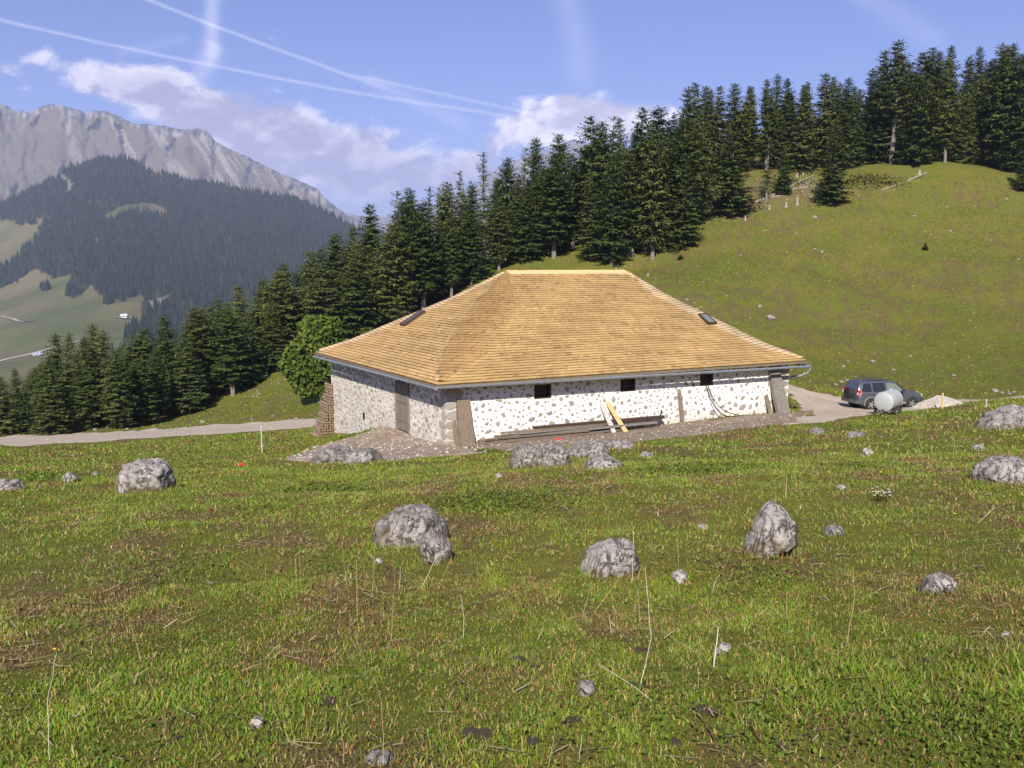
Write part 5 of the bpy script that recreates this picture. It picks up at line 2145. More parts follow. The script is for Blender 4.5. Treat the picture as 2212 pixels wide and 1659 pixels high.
rock('boulder', [(1856, 988), (1864, 978), (1880, 966), (1888, 966), (1882, 980), (1868, 988)], 987, 'slanting white sliver of rock in the pasture', m_rock_plain, .5, .10, 21, 'stone')
rock('boulder', [(2094, 972), (2100, 966), (2124, 962), (2132, 966), (2120, 976), (2100, 976)], 975, 'white broken stone above the broad pale boulder', m_rock_plain, .8, .12, 22, 'stone')
rock('boulder', [(1378, 990), (1384, 980), (1402, 976), (1416, 980), (1412, 988), (1392, 992)], 990, 'small stone right of the flat smooth slab', m_rock, .8, .10, 23, 'stone')
rock('boulder', [(1068, 1032), (1074, 1022), (1084, 1022), (1086, 1030), (1076, 1036)], 1034, 'fist-sized white stone near the rounded rock', m_rock_plain, .8, .08, 24, 'stone')
rock('boulder', [(1772, 1152), (1784, 1140), (1804, 1134), (1824, 1144), (1830, 1156), (1800, 1162)], 1158, 'low mossy stone right of the tooth-shaped boulder', m_rock_dark, .7, .12, 25, 'stone')
rock('boulder', [(1500, 1138), (1512, 1132), (1530, 1138), (1540, 1148), (1524, 1148)], 1146, 'narrow whitish stone left of the tooth-shaped boulder', m_rock_plain, .6, .08, 26, 'stone')
rock('boulder', [(1244, 1496), (1248, 1478), (1262, 1466), (1280, 1468), (1288, 1484), (1282, 1504), (1258, 1512)], 1504, 'brown mossy stone sunk in the foreground turf', m_rock_dark, .8, .07, 27, 'stone')
rock('boulder', [(534, 1576), (544, 1560), (562, 1544), (572, 1546), (566, 1560), (548, 1578)], 1576, 'slim pale stone in the worn foreground turf', m_rock_plain, .5, .08, 28, 'stone')
rock('boulder', [(780, 1650), (790, 1632), (812, 1622), (840, 1624), (854, 1640), (848, 1656), (800, 1662)], 1652, 'grey lichened stone flush with the foreground turf', m_rock_dark, .8, .08, 29, 'stone')
rock('boulder', [(808, 1216), (812, 1206), (822, 1204), (828, 1212), (820, 1220)], 1218, 'white pebble below the arched boulder', m_rock_plain, .8, .06, 30, 'stone')
rock('boulder', [(1544, 1412), (1552, 1398), (1566, 1388), (1580, 1392), (1582, 1404), (1564, 1416)], 1412, 'pinkish stone beside the thick white stalk', m_rock_plain, .7, .07, 31, 'stone')
rock('boulder', [(2162, 1372), (2168, 1364), (2180, 1364), (2186, 1372), (2176, 1378)], 1376, 'small white stone on the right foreground turf', m_rock_plain, .8, .06, 32, 'stone')
rock('boulder', [(1803, 1060), (1812, 1048), (1822, 1046), (1830, 1052), (1820, 1060)], 1060, 'small pale stone above the tooth-shaped boulder', m_rock_plain, .8, .1, 33, 'stone')

# pale fieldstones scattered over the grass and the hillside: one mesh family, each stone a thing
FS = []
P_, q_, t_ = sphere_np(12, 7)
for i in range(6):
    dd = 1 + .35 * fbm(P_[:, 0] * 1.6 + i * 5, P_[:, 1] * 1.6, P_[:, 2] * 1.6, oct=3, seed=300 + i)
    V = P_ * dd[:, None] * np.array([1, .8, .6])
    FS.append(mesh_np('fieldstone', V, [q_, t_], m_rock_plain, False))
rf = random.Random(9)
HILLST = [(1641, 664, 17), (1665, 690, 30), (1620, 687, 9), (1966, 771, 12), (1885, 782, 16), (1832, 781, 12), (1822, 793, 14), (1730, 792, 8), (1905, 650, 6), (1975, 468, 12), (2010, 508, 8), (2052, 500, 10), (2175, 432, 12), (2110, 590, 6),
          (1700, 606, 7), (1880, 832, 18), (1895, 838, 12), (1818, 826, 14), (1830, 822, 12), (1842, 830, 16), (1806, 832, 12), (1848, 816, 10), (1930, 800, 12), (1990, 822, 10), (2060, 812, 12), (2150, 846, 20), (2165, 850, 16), (2180, 852, 14), (2190, 848, 12),
          (2100, 790, 8), (2070, 700, 6), (1500, 655, 8), (1506, 668, 9), (1570, 640, 6), (1590, 700, 7), (1450, 640, 6), (1484, 648, 10), (1430, 632, 8), (1520, 610, 7), (1600, 552, 8), (1700, 545, 7), (1760, 540, 12), (1776, 545, 10), (1650, 500, 10),
          (1720, 505, 9), (1850, 480, 8), (1920, 600, 6), (2040, 640, 6), (2140, 520, 8), (2200, 560, 8), (1760, 470, 12), (1830, 690, 6), (1560, 594, 6),
          (470, 858, 10), (556, 856, 7), (545, 907, 12), (438, 913, 16), (410, 917, 9), (275, 928, 11), (205, 929, 12), (230, 925, 10), (590, 900, 10), (640, 905, 12), (640, 820, 8), (668, 838, 14), (655, 846, 9), (610, 880, 7), (690, 870, 7),
          (245, 998, 8), (158, 985, 10), (88, 983, 6), (108, 1013, 8), (198, 1055, 9), (430, 1052, 7), (610, 1018, 6), (560, 1020, 5), (900, 1010, 6), (940, 1034, 5), (1004, 1010, 6), (680, 1055, 7),
          (1120, 1030, 9), (1210, 1030, 9), (1440, 972, 7), (1488, 968, 6), (1586, 982, 8), (1620, 960, 6), (1660, 946, 6), (1706, 945, 7), (1904, 945, 7), (1960, 938, 6), (2005, 950, 7), (2050, 935, 8), (2075, 905, 9), (2085, 930, 7), (1990, 905, 6),
          (2000, 885, 8), (1960, 888, 7), (1640, 930, 7), (1560, 940, 8), (670, 1190, 12), (640, 1168, 7), (850, 1232, 9), (430, 1188, 10), (1130, 1062, 6), (1760, 1028, 9), (2030, 1062, 8), (1935, 1120, 8), (1700, 1240, 9), (430, 1500, 10), (170, 1352, 12),
          (215, 1350, 10), (250, 1342, 12), (236, 1352, 9), (1180, 1240, 7), (1720, 1640, 10), (990, 1400, 8)]
for i, (px, py, w) in enumerate(HILLST):
    p = G(px, py)
    r0 = w * p[1] / F * (.5 if p[1] < 60 else .40)
    o = obj('fieldstone', FS[i % 6], loc=(p[0], p[1], p[2] + r0 * .22), rot=(rf.uniform(-.3, .3), rf.uniform(-.3, .3), rf.uniform(0, 6.28)))
    k = rf.uniform(.7, 1.1)
    o.scale = (r0, r0 * rf.uniform(.7, 1.1), r0 * k)
    if p[1] < 35:
        lab, gp = 'small pale stone lying loose in the meadow between the boulders', 'stones in the near meadow'
    elif px > 1400 and p[1] > 60:
        lab, gp = 'pale stone scattered on the open hillside behind the barn', 'stones on the hillside'
    elif p[1] > 52:
        lab, gp = 'pale stone beside or above the gravel track below the wood', 'stones by the track'
    else:
        lab, gp = 'small pale stone by the path and bank near the barn', 'stones near the barn'
    tag(o, lab, 'stone', gp)
    ROCKS.append((p[0], p[1], r0 * .6, r0 * .6))


# loose rubble on forecourt, path and clearing: nobody could count it
def rubble(name, n, sampler, rr, seed, mat, label):
    g = np.random.default_rng(seed)
    x, y = sampler(g, n)
    n = len(x)
    z = H(x, y)
    base = np.array([(1, 0, 0), (-.5, .85, 0), (-.5, -.85, 0), (.2, .1, .8), (0, 0, -.5)])
    r = (rr[0] + (rr[1] - rr[0]) * g.uniform(0, 1, n) ** 2.5)
    a = g.uniform(0, 6.28, n)
    V = np.empty((n, 5, 3))
    for k in range(5):
        bx = base[k, 0] + g.uniform(-.25, .25, n)
        by = base[k, 1] + g.uniform(-.25, .25, n)
        V[:, k, 0] = x + r * (bx * np.cos(a) - by * np.sin(a))
        V[:, k, 1] = y + r * (bx * np.sin(a) + by * np.cos(a))
        V[:, k, 2] = z + r * (base[k, 2] * g.uniform(.6, 1.2, n)) + r * .25 + .03
    f = np.array([(0, 1, 3), (1, 2, 3), (2, 0, 3), (1, 0, 4), (2, 1, 4), (0, 2, 4)])
    Fq = (f[None] + (np.arange(n) * 5)[:, None, None]).reshape(-1, 3)
    o = obj(name, mesh_np(name, V.reshape(-1, 3), Fq, mat))
    return tag(o, label, 'rubble', kind='stuff')


def samp_poly(poly, grow=.3):
    xs = [p[0] for p in poly]
    ys = [p[1] for p in poly]

    def f(g, n):
        x = g.uniform(min(xs), max(xs), n)
        y = g.uniform(min(ys), max(ys), n)
        k = inpoly(x + grow * g.normal(0, 1, n), y + grow * g.normal(0, 1, n), poly) & ~inpoly(x, y, BARN_POLY)
        return x[k], y[k]
    return f


def samp_track(g, n):
    x, y = samp_poly(TRACK_POLY, .25)(g, n)
    return x, y


m_rubble = simple('limestone_rubble', (0.43, 0.39, 0.35), .95, var=.35, scale=1.5)
m_rubble3 = simple('grey_brown_debris', (0.27, 0.23, 0.18), .95, var=.45, scale=.4)
m_rubble2 = simple('brown_rubble', (0.44, 0.37, 0.29), .95, var=.35, scale=1.5)
rubble('rubble', 2600, samp_poly(FORE_POLY, .30), (.012, .085), 1, m_rubble, 'pale rubble strewn over the forecourt')
rubble('path_rubble', 1500, samp_poly(PATH_POLY, .3), (.012, .07), 2, m_rubble, 'pale chips strewn along the earth path')
rubble('track_gravel', 16000, samp_track, (.015, .08), 3, m_rubble2, 'loose gravel on the track')


def samp_clear(g, n):
    px = np.concatenate([g.normal(1690, 55, n // 2), g.uniform(1510, 1900, n // 2)])
    py = np.concatenate([g.normal(418, 20, n // 2), 470 - (px[n // 2:] - 1510) * .19 + g.normal(0, 11, n // 2)])
    pts = np.array([G(a, b)[:2] for a, b in zip(px, py)])
    return pts[:, 0], pts[:, 1]


rubble('clearing_rubble', 300, samp_clear, (.07, .34), 4, m_rubble3, 'broken stones and wood chips strewn over the clearing')


def samp_bank(g, n):
    px = g.uniform(1290, 1480, n)
    py = 597 - (px - 1290) * .36 + g.normal(0, 4, n)
    px = np.append(px, g.uniform(520, 660, n // 2))
    py = np.append(py, 862 - (px[n:] - 520) * .45 + g.normal(0, 5, n // 2))
    pts = np.array([G(a, b)[:2] for a, b in zip(px, py)])
    return pts[:, 0], pts[:, 1]


rubble('bank_rubble', 140, samp_bank, (.05, .24), 5, m_rubble3, 'pale stones along the bank at the foot of the wood')


def off_rocks(x, y):
    k = np.ones(len(x), bool)
    for cx, cy, rx, ry in ROCKS:
        near = (np.abs(x - cx) < rx) & (np.abs(y - cy) < ry)
        k &= ~(near & (((x - cx) / max(rx, .02)) ** 2 + ((y - cy) / max(ry, .02)) ** 2 < .8))
    return k


# ================================================================== grass and weeds
m_grass, nt, bs = material('grass_blades')
tn = nt.attr('tone')
nt.put(bs.inputs['Base Color'], tn)
bs.inputs['Roughness'].default_value = .6
bs.inputs['Specular IOR Level'].default_value = .25
trn = nt.node('ShaderNodeBsdfTranslucent')
nt.put(trn.inputs['Color'], tn)
mx = nt.node('ShaderNodeMixShader')
mx.inputs[0].default_value = .25
out = [n_ for n_ in nt.n if n_.type == 'OUTPUT_MATERIAL'][0]
nt.l.new(bs.outputs[0], mx.inputs[1])
nt.l.new(trn.outputs[0], mx.inputs[2])
nt.l.new(mx.outputs[0], out.inputs['Surface'])


def grass_colour(g, x, y, n):
    b = brown(x, y)
    b = b * np.clip(1.15 - np.hypot(x, y) / 160, .45, 1)
    gr = np.stack([g.uniform(.120, .240, n), g.uniform(.185, .310, n), g.uniform(.012, .040, n)], 1)
    patch = .5 + .5 * fbm(x / 1.5, y / 3.2, oct=3, seed=33)
    cl = fbm(x / .28, y / .50, oct=2, seed=35)
    gr *= ((.70 + .45 * patch) * (1 + .55 * cl * np.clip(1 - np.hypot(x, y) / 60, .0, 1)))[:, None]
    st = np.stack([g.uniform(.32, .52, n), g.uniform(.27, .42, n), g.uniform(.09, .16, n)], 1)
    bw = np.stack([g.uniform(.15, .29, n), g.uniform(.105, .200, n), g.uniform(.036, .075, n)], 1)
    u = g.uniform(0, 1, n)
    c = gr
    c = np.where((u < (.20 + .06 * b) * np.clip(1.1 - np.hypot(x, y) / 110, .25, 1))[:, None], st, c)
    c = np.where(((u > .24) & (u < .24 + b * .72))[:, None], bw, c)
    return c


def blades(name, n, rmin, rmax, hgt, wid, seed, seg2, label, pw=1.0, th=35.0, boost=None):
    g = np.random.default_rng(seed)
    r = (g.uniform(0, 1, n) * (rmax ** pw - rmin ** pw) + rmin ** pw) ** (1 / pw)
    t = np.radians(np.where(g.uniform(0, 1, n) < .80, g.uniform(-35, 35, n), np.sign(g.uniform(-1, 1, n)) * g.uniform(35, th, n)) if th > 36 else g.uniform(-th, th, n))
    x, y = r * np.sin(t), r * np.cos(t)
    k = ~bare(x, y) & off_rocks(x, y)
    # less standing grass where the turf is worn
    k &= g.uniform(0, 1, n) > brown(x, y) * .35
    x, y, r = x[k], y[k], r[k]
    n = len(x)
    z = H(x, y)
    lush = np.exp(-((x - 2.7) / 1.3) ** 2 - ((y - 4.6) / .9) ** 2)
    h = hgt(r) * g.uniform(.45, 1.35, n) * (1 + 1.3 * lush) * (1 + .55 * fbm(x / .28, y / .50, oct=2, seed=35))
    w = wid(r) * g.uniform(.6, 1.4, n)
    a = g.uniform(0, 6.28, n)
    ld = g.uniform(0, 6.28, n)
    le = np.abs(g.normal(0, .75, n)) + .35
    le = np.minimum(le, 1.45)
    wx, wy = np.cos(a) * w / 2, np.sin(a) * w / 2
    tx, ty, tz = np.cos(ld) * np.sin(le) * h, np.sin(ld) * np.sin(le) * h, np.cos(le) * h
    c = grass_colour(g, x, y, n)
    zb = z - .012
    if seg2:
        mx_, my_, mz_ = x + tx * .38, y + ty * .38, z + tz * .62
        V = np.stack([np.stack([x - wx, y - wy, zb], 1), np.stack([x + wx, y + wy, zb], 1), np.stack([mx_ + wx * .75, my_ + wy * .75, mz_], 1), np.stack([mx_ - wx * .75, my_ - wy * .75, mz_], 1),
                      np.stack([x + tx, y + ty, z + tz], 1)], 1).reshape(-1, 3)
        b = (np.arange(n) * 5)[:, None]
        q = b + np.array([[0, 1, 2, 3]])
        t3 = b + np.array([[3, 2, 4]])
        me = mesh_np(name, V, [q, t3], m_grass, False, fcol=np.concatenate([c, c]))
    else:
        V = np.stack([np.stack([x - wx, y - wy, zb], 1), np.stack([x + wx, y + wy, zb], 1), np.stack([x + tx, y + ty, z + tz], 1)], 1).reshape(-1, 3)
        me = mesh_np(name, V, np.arange(n * 3).reshape(-1, 3), m_grass, False, fcol=c)
    return tag(obj(name, me), label, 'grass', kind='stuff')


blades('grass', 262000, 2.2, 9, lambda r: .026 + .0012 * r, lambda r: .0042 + .0005 * r, 1, True, 'short trampled pasture grass in the foreground', 1.3, 62)
blades('meadow_grass', 370000, 8, 26, lambda r: .030 + .0013 * r, lambda r: .005 + .0010 * r, 2, False, 'short pasture grass between the boulders', 1.5, 50)
blades('far_meadow_grass', 190000, 24, 62, lambda r: .040 + .0013 * r, lambda r: .010 + .0014 * r, 3, False, 'pasture grass round the barn', 1.6)
blades('hill_grass', 150000, 58, 178, lambda r: .05 + .0008 * r, lambda r: .05 + .0010 * r, 4, False, 'grass of the open hillside', 1.7)


# longer grass left standing round the boulders
def collars(seed):
    g = np.random.default_rng(seed)
    X, Y = [], []
    for cx, cy, rx, ry in ROCKS:
        if rx < .05 or cy > 45:
            continue
        m = int(760 * (rx + ry) * (1.0 if cy < 16 else .7))
        a = g.uniform(0, 6.28, m)
        k = g.normal(1.10, .13, m)
        X.append(cx + np.cos(a) * rx * k * 1.12 + g.normal(0, .02, m))
        Y.append(cy + np.sin(a) * ry * k * 1.12 + g.normal(0, .02, m))
    x, y = np.concatenate(X), np.concatenate(Y)
    n = len(x)
    r = np.hypot(x, y)
    z = H(x, y) - .012
    h = (.055 + .0022 * r) * g.uniform(.5, 1.5, n)
    w = (.005 + .0009 * r) * g.uniform(.6, 1.4, n)
    a, ld, le = g.uniform(0, 6.28, n), g.uniform(0, 6.28, n), np.minimum(np.abs(g.normal(0, .5, n)) + .1, 1.2)
    wx, wy = np.cos(a) * w / 2, np.sin(a) * w / 2
    V = np.stack([np.stack([x - wx, y - wy, z], 1), np.stack([x + wx, y + wy, z], 1), np.stack([x + np.cos(ld) * np.sin(le) * h, y + np.sin(ld) * np.sin(le) * h, z + np.cos(le) * h], 1)], 1).reshape(-1, 3)
    return tag(obj('rock_grass', mesh_np('rock_grass', V, np.arange(n * 3).reshape(-1, 3), m_grass, False, fcol=grass_colour(g, x, y, n))), 'longer grass standing round the boulders', 'grass', kind='stuff')


collars(15)


def litter(seed, n):
    """dead stems lying flat in the turf"""
    g = np.random.default_rng(seed)
    r = (g.uniform(0, 1, n) * (20 ** 1.2 - 2.5 ** 1.2) + 2.5 ** 1.2) ** (1 / 1.2)
    t = np.radians(g.uniform(-35, 35, n))
    x, y = r * np.sin(t), r * np.cos(t)
    k = (g.uniform(0, 1, n) < .12 + .9 * brown(x, y)) & off_rocks(x, y)
    x, y, r = x[k], y[k], r[k]
    n = len(x)
    L = g.uniform(.04, .16, n)
    a = g.uniform(0, 6.28, n)
    w = (.0022 + .00035 * r) * g.uniform(.6, 1.3, n)
    x2, y2 = x + np.cos(a) * L, y + np.sin(a) * L
    z1, z2 = H(x, y) + g.uniform(.012, .035, n), H(x2, y2) + g.uniform(.012, .06, n)
    nx_, ny_ = -np.sin(a) * w, np.cos(a) * w
    V = np.stack([np.stack([x - nx_, y - ny_, z1], 1), np.stack([x + nx_, y + ny_, z1], 1), np.stack([x2 + nx_ * .6, y2 + ny_ * .6, z2], 1), np.stack([x2 - nx_ * .6, y2 - ny_ * .6, z2], 1)], 1).reshape(-1, 3)
    cols = np.array([(.46, .37, .20), (.30, .20, .11), (.20, .115, .065), (.56, .47, .28), (.14, .09, .05)])[g.integers(0, 5, n)] * g.uniform(.75, 1.2, (n, 1))
    return tag(obj('dead_stems', mesh_np('dead_stems', V, np.arange(n * 4).reshape(-1, 4), m_grass, False, fcol=cols)), 'dead stems matted flat in the worn turf', 'litter', kind='stuff')


litter(16, 11000)

# low leafy weeds in patches
def weeds(name, spots, seed, per, size, label, cols):
    g = np.random.default_rng(seed)
    X, Y, S = [], [], []
    for px, py, rad, dn in spots:
        p = G(px, py)
        m = int(per * dn)
        X.append(p[0] + g.normal(0, rad, m))
        Y.append(p[1] + g.normal(0, rad * 1.2, m))
        S.append(np.full(m, 1.0))
    x, y = np.concatenate(X), np.concatenate(Y)
    k = off_rocks(x, y) & ~bare(x, y, .0)
    x, y = x[k], y[k]
    n = len(x)
    z = H(x, y) + g.uniform(.005, .06, n)
    a = g.uniform(0, 6.28, n)
    tl = g.uniform(.1, .9, n)
    s = size * g.uniform(.5, 1.4, n) * (np.clip(y / 17.0, .38, 1.0) if size < .2 else 1.0)
    d = np.stack([np.cos(a) * np.cos(tl), np.sin(a) * np.cos(tl), np.sin(tl)], 1)
    c = np.cross(d, np.array([[0, 0, 1.0]]) + g.uniform(-.3, .3, (n, 3)))
    c /= np.linalg.norm(c, axis=1)[:, None]
    P = np.stack([x, y, z], 1)
    s = s[:, None]
    V = np.stack([P, P + d * s * .4 + c * s * .32, P + d * s, P + d * s * .4 - c * s * .32], 1).reshape(-1, 3)
    col = np.array(cols)[g.integers(0, len(cols), n)] * g.uniform(.7, 1.3, (n, 1))
    return tag(obj(name, mesh_np(name, V, np.arange(n * 4).reshape(-1, 4), m_grass, False, fcol=col)), label, 'weeds', kind='stuff')


GRN = [(.115, .175, .018), (.145, .205, .022), (.095, .150, .016), (.15, .19, .028)]
weeds('weeds', [(680, 1060, .5, 1.2), (740, 1058, .4, .8), (1010, 1090, .45, 1), (1080, 1085, .5, 1.2), (1150, 1095, .4, .7), (1500, 1015, .5, 1), (1560, 1012, .5, 1), (1440, 1020, .5, .8), (80, 1035, .5, 1.6), (110, 1030, .4, 1.2), (30, 1040, .4, .6),
                (560, 1100, .5, .5), (1850, 1010, .5, .7), (1700, 990, .5, .6), (2050, 1560, .3, 1.0), (1900, 1480, .3, .7), (1750, 1530, .25, .7), (1600, 1600, .25, .6), (1390, 1530, .2, .4), (2150, 1620, .25, .9), (420, 1240, .4, .6), (360, 1230, .4, .5),
                (1600, 1235, .35, .8), (1650, 1250, .3, .5), (1540, 1300, .3, .4), (900, 1320, .3, .4), (560, 1560, .25, .3), (1200, 1600, .2, .3), (340, 1600, .25, .3), (700, 1230, .4, .4), (2000, 1420, .3, .4), (1880, 900, .6, .8), (1820, 925, .6, .8)],
      5, 520, .065, 'low broad-leaved weeds growing in patches through the turf', GRN)
weeds('wall_weeds', [(1600, 914, .45, 1.0), (1560, 918, .4, 1.0), (1640, 908, .35, .8), (1500, 928, .3, .5), (1050, 975, .25, .5), (890, 940, .3, .8), (790, 935, .3, .8), (750, 945, .35, .8)], 6, 260, .10, 'green weeds at the foot of the barn walls', GRN)
weeds('brown_weeds', [(700, 1048, .25, .5), (1130, 1080, .3, .4), (150, 972, .25, .8), (130, 970, .3, .8), (1010, 1085, .3, .4), (2010, 1650, .2, .3), (1980, 1460, .2, .3), (1740, 960, .5, .5), (1790, 1600, .2, .3)], 7, 320, .06, 'withered reddish brown weeds in the turf', [(.16, .07, .035), (.12, .06, .03), (.14, .10, .05)])
weeds('brush', [(1520, 440, 1.6, 1), (1510, 470, 1.5, 1), (1545, 420, 1.6, 1), (1700, 395, 1.8, 1), (1740, 372, 1.6, 1), (1850, 395, 1.6, .8), (1880, 388, 1.5, .8), (1620, 445, 1.4, .7), (1920, 395, 1.4, .7), (1730, 360, 1.5, 1)], 8, 300, .45,
      'rough yellow green brush at the edge of the clearing', [(.12, .13, .03), (.16, .13, .04), (.09, .11, .03), (.15, .11, .05)])

# dry flower stalks: each a thing
m_straw = simple('dry_straw', (0.46, 0.36, 0.19), .8, var=.25, scale=20)
m_straw_w = simple('bleached_straw', (0.74, 0.68, 0.55), .8, var=.15, scale=20)
m_stalk_b = simple('brown_stalk', (0.16, 0.10, 0.055), .8, var=.25, scale=20)
_zr = lambda pts: [(1106 + .5 * a, 1168.3 + .5 * b) for a, b in pts]
_zl = lambda pts: [(.5 * a, 1168.3 + .5 * b) for a, b in pts]
STALKS = [(_zr(p), w) for p, w in (([(550, 640), (600, 420), (575, 110)], 1.2), ([(1440, 460), (1480, 250), (1472, 110)], 1.3), ([(355, 300), (410, 235), (475, 145)], 1.2), ([(820, 550), (810, 490), (650, 390)], 1.0), ([(625, 690), (500, 610), (375, 535)], .9),
                                   ([(1187, 330), (1187, 205)], 1.0), ([(805, 640), (803, 545)], 1.3), ([(150, 975), (172, 910), (180, 840)], 1.3), ([(290, 970), (300, 840)], 1.0), ([(730, 980), (685, 925)], 1.3), ([(850, 330), (842, 235)], 1.0),
                                   ([(460, 395), (445, 290)], 1.0), ([(430, 400), (420, 320)], 1.0), ([(675, 650), (670, 585)], 1.0), ([(555, 380), (545, 200), (590, 200)], .8), ([(720, 120), (715, -20)], .9), ([(520, 180), (525, -40)], 1.0), ([(500, 350), (520, 380), (490, 320)], .8),
                                   ([(1440, 470), (1310, 560)], .9), ([(1900, 810), (1790, 770)], 1.0), ([(860, 230), (885, 160)], .9), ([(1640, 330), (1520, 318)], .8), ([(940, 280), (895, 230)], .8), ([(300, 330), (345, 190)], .9))]
STALKS += [(_zl(p), w) for p, w in (([(215, 960), (205, 700), (245, 480)], 1.1), ([(1545, 330), (1540, 80)], 1.1), ([(1690, 430), (1705, 180)], 1.1), ([(1282, 200), (1275, 75)], 1.2), ([(2000, 430), (2005, 330), (1990, 230)], 1.0), ([(615, 530), (555, 330)], 1.2),
                                    ([(1490, 970), (1480, 850), (1465, 730)], 1.2), ([(1605, 250), (1620, 10)], 1.0), ([(1815, 205), (1890, 60)], 1.0), ([(1660, 980), (1650, 700), (1612, 575)], 1.1), ([(670, 660), (640, 570)], 1.0), ([(1500, 200), (1475, 0)], .8), ([(1725, 210), (1730, 110)], .9),
                                    ([(1300, 190), (1290, 0)], .8), ([(1130, 510), (1200, 450)], 1.3), ([(1150, 515), (1225, 465)], 1.2), ([(690, 375), (770, 335)], 1.2), ([(395, 650), (382, 580)], 1.0), ([(1555, 450), (1535, 415)], 1.0), ([(900, 880), (888, 825)], 1.2),
                                    ([(315, 930), (312, 880)], 1.0), ([(60, 810), (40, 770)], 1.0), ([(195, 640), (200, 560)], .8))]
STALKS += [([(1722, 1065), (1718, 1020), (1722, 985)], 1.0), ([(1697, 1075), (1700, 1030)], .9), ([(2060, 985), (2062, 940)], .9), ([(1990, 965), (1982, 930)], .9), ([(1930, 1060), (1925, 1000)], .9), ([(2110, 1130), (2150, 1095)], .9)]


def stalk(path, wk, mat, label, grp=None, name='dry_stalk'):
    b = G(*path[0])
    d = b[1]
    c0 = Vector((b[0], b[1], b[2] - .02))
    pts = [Vector((0, 0, 0))]
    for i, (px, py) in enumerate(path[1:]):
        q = atd(px, py, d - .02 * i)
        pts.append(Vector((q[0], q[1], max(q[2], float(H(q[0], q[1])) + .004))) - c0)
    # round the bends
    fine_ = []
    for i in range(len(pts) - 1):
        for k in range(4):
            u = k / 4
            q = pts[i].lerp(pts[i + 1], u)
            q = q + Vector((rt.uniform(-.003, .003), rt.uniform(-.004, .004), 0)) * (1 if i or k else 0)
            fine_.append(q)
    fine_.append(pts[-1])
    r0 = .0016 * wk * (d / 6.5) ** .75
    mb = MB().tube(fine_, [r0 * (1.15 - .5 * i / len(fine_)) for i in range(len(fine_))], 5)
    return tag(mb.build(name, mat, loc=tuple(c0)), label, 'stalk', grp)


for i, (p, w) in enumerate(STALKS):
    stalk(p, w, m_straw if i % 4 else m_straw_w, 'thin dry straw stalk standing or bent over in the meadow turf', 'dry stalks in the meadow')
stalk(_zr([(870, 548), (880, 470), (892, 372)]), 2.6, m_straw_w, 'thick white peeled stalk standing in the foreground turf')
stalk(_zl([(685, 325), (672, 250), (660, 160)]), 1.3, m_stalk_b, 'dark brown dead stalk upright in the turf')

# clods of torn turf and dung
m_clod = simple('torn_turf', (0.125, 0.085, 0.052), .95, var=.5, scale=18, bump=1.0)
CL = []
P_, q_, t_ = sphere_np(26, 14)
for i in range(4):
    dd = 1 + .55 * fbm(P_[:, 0] * 2.4 + i * 7, P_[:, 1] * 2.4, P_[:, 2] * 2.4, oct=4, seed=400 + i)
    CL.append(mesh_np('turf_clod', P_ * dd[:, None] * np.array([1, .7, .34]), [q_, t_], m_clod, False))
for i, (px, py, w) in enumerate([(1528, 1540, 60), (1236, 1562, 62), (1733, 1596, 42), (1150, 1608, 60), (1125, 1430, 50), (1690, 1535, 44), (1030, 1590, 90), (712, 1520, 46), (1160, 1440, 30), (1460, 1605, 40), (1690, 1620, 36), (380, 1600, 40), (1390, 1410, 46), (2000, 1430, 40)]):
    p = G(px, py)
    r0 = w * p[1] / F * .5
    o = obj('turf_clod', CL[i % 4], loc=(p[0], p[1], p[2] + .004), rot=(0, 0, rf.uniform(0, 6.28)), scale=(r0, r0 * .8, r0 * .85))
    tag(o, 'dark brown clod of torn turf in the worn foreground', 'clod', 'clods of torn turf')

# flowers: one white tuft, a few yellow heads
m_white_fl = simple('white_petals', (0.80, 0.80, 0.78), .7, var=.05)
m_yel_fl = simple('yellow_petals', (0.78, 0.50, 0.03), .7, var=.1)
p = G(1900, 1082)
fl = obj('white_flower', None, loc=tuple(p))
tag(fl, 'tuft of small white flowers below the broad pale boulder', 'flower')
mb = MB()
ms = MB()
for i in range(16):
    x, y, z = rf.uniform(-.16, .16), rf.uniform(-.16, .1), rf.uniform(.07, .20)
    ms.tube([(x * .4, y * .4, -.02), (x, y, z)], .003, 4)
    for k in range(5):
        a = 6.283 * k / 5
        (mb if i else mb).add([(x, y, z), (x + .016 * math.cos(a - .5), y + .016 * math.sin(a - .5), z + .006), (x + .026 * math.cos(a), y + .026 * math.sin(a), z + .002), (x + .016 * math.cos(a + .5), y + .016 * math.sin(a + .5), z + .006)], [(0, 1, 2, 3)])
mb.build('petals', m_white_fl, fl)['kind'] = 'stuff'
ms.build('stems', m_grass, fl)['kind'] = 'stuff'
YF = [(1903, 1070), (2026, 1058), (2080, 993), (2172, 960), (1790, 1030), (1905, 1030), (117, 1412), (1512, 1252), (2060, 1120), (1478, 1048)]
mb = MB()
for k in range(7):
    a = 6.283 * k / 7
    mb.add([(0, 0, .10), (.022 * math.cos(a - .4), .022 * math.sin(a - .4), .112), (.034 * math.cos(a), .034 * math.sin(a), .106), (.022 * math.cos(a + .4), .022 * math.sin(a + .4), .112)], [(0, 1, 2, 3)])
yme = mb.mesh('flower_head', m_yel_fl)
sme = MB().tube([(0, 0, -.02), (0, 0, .10)], .003, 4).mesh('stem', m_grass)
for px, py in YF:
    p = G(px, py)
    e = obj('yellow_flower', None, loc=tuple(p), rot=(rf.uniform(-.5, .1), rf.uniform(-.3, .3), rf.uniform(0, 6)))
    e.scale = (min(.9, p[1] / 18),) * 3
    obj('flower_head', yme, e)
    obj('stem', sme, e)
    tag(e, 'single small yellow flower in the meadow grass', 'flower', 'yellow flowers in the meadow')
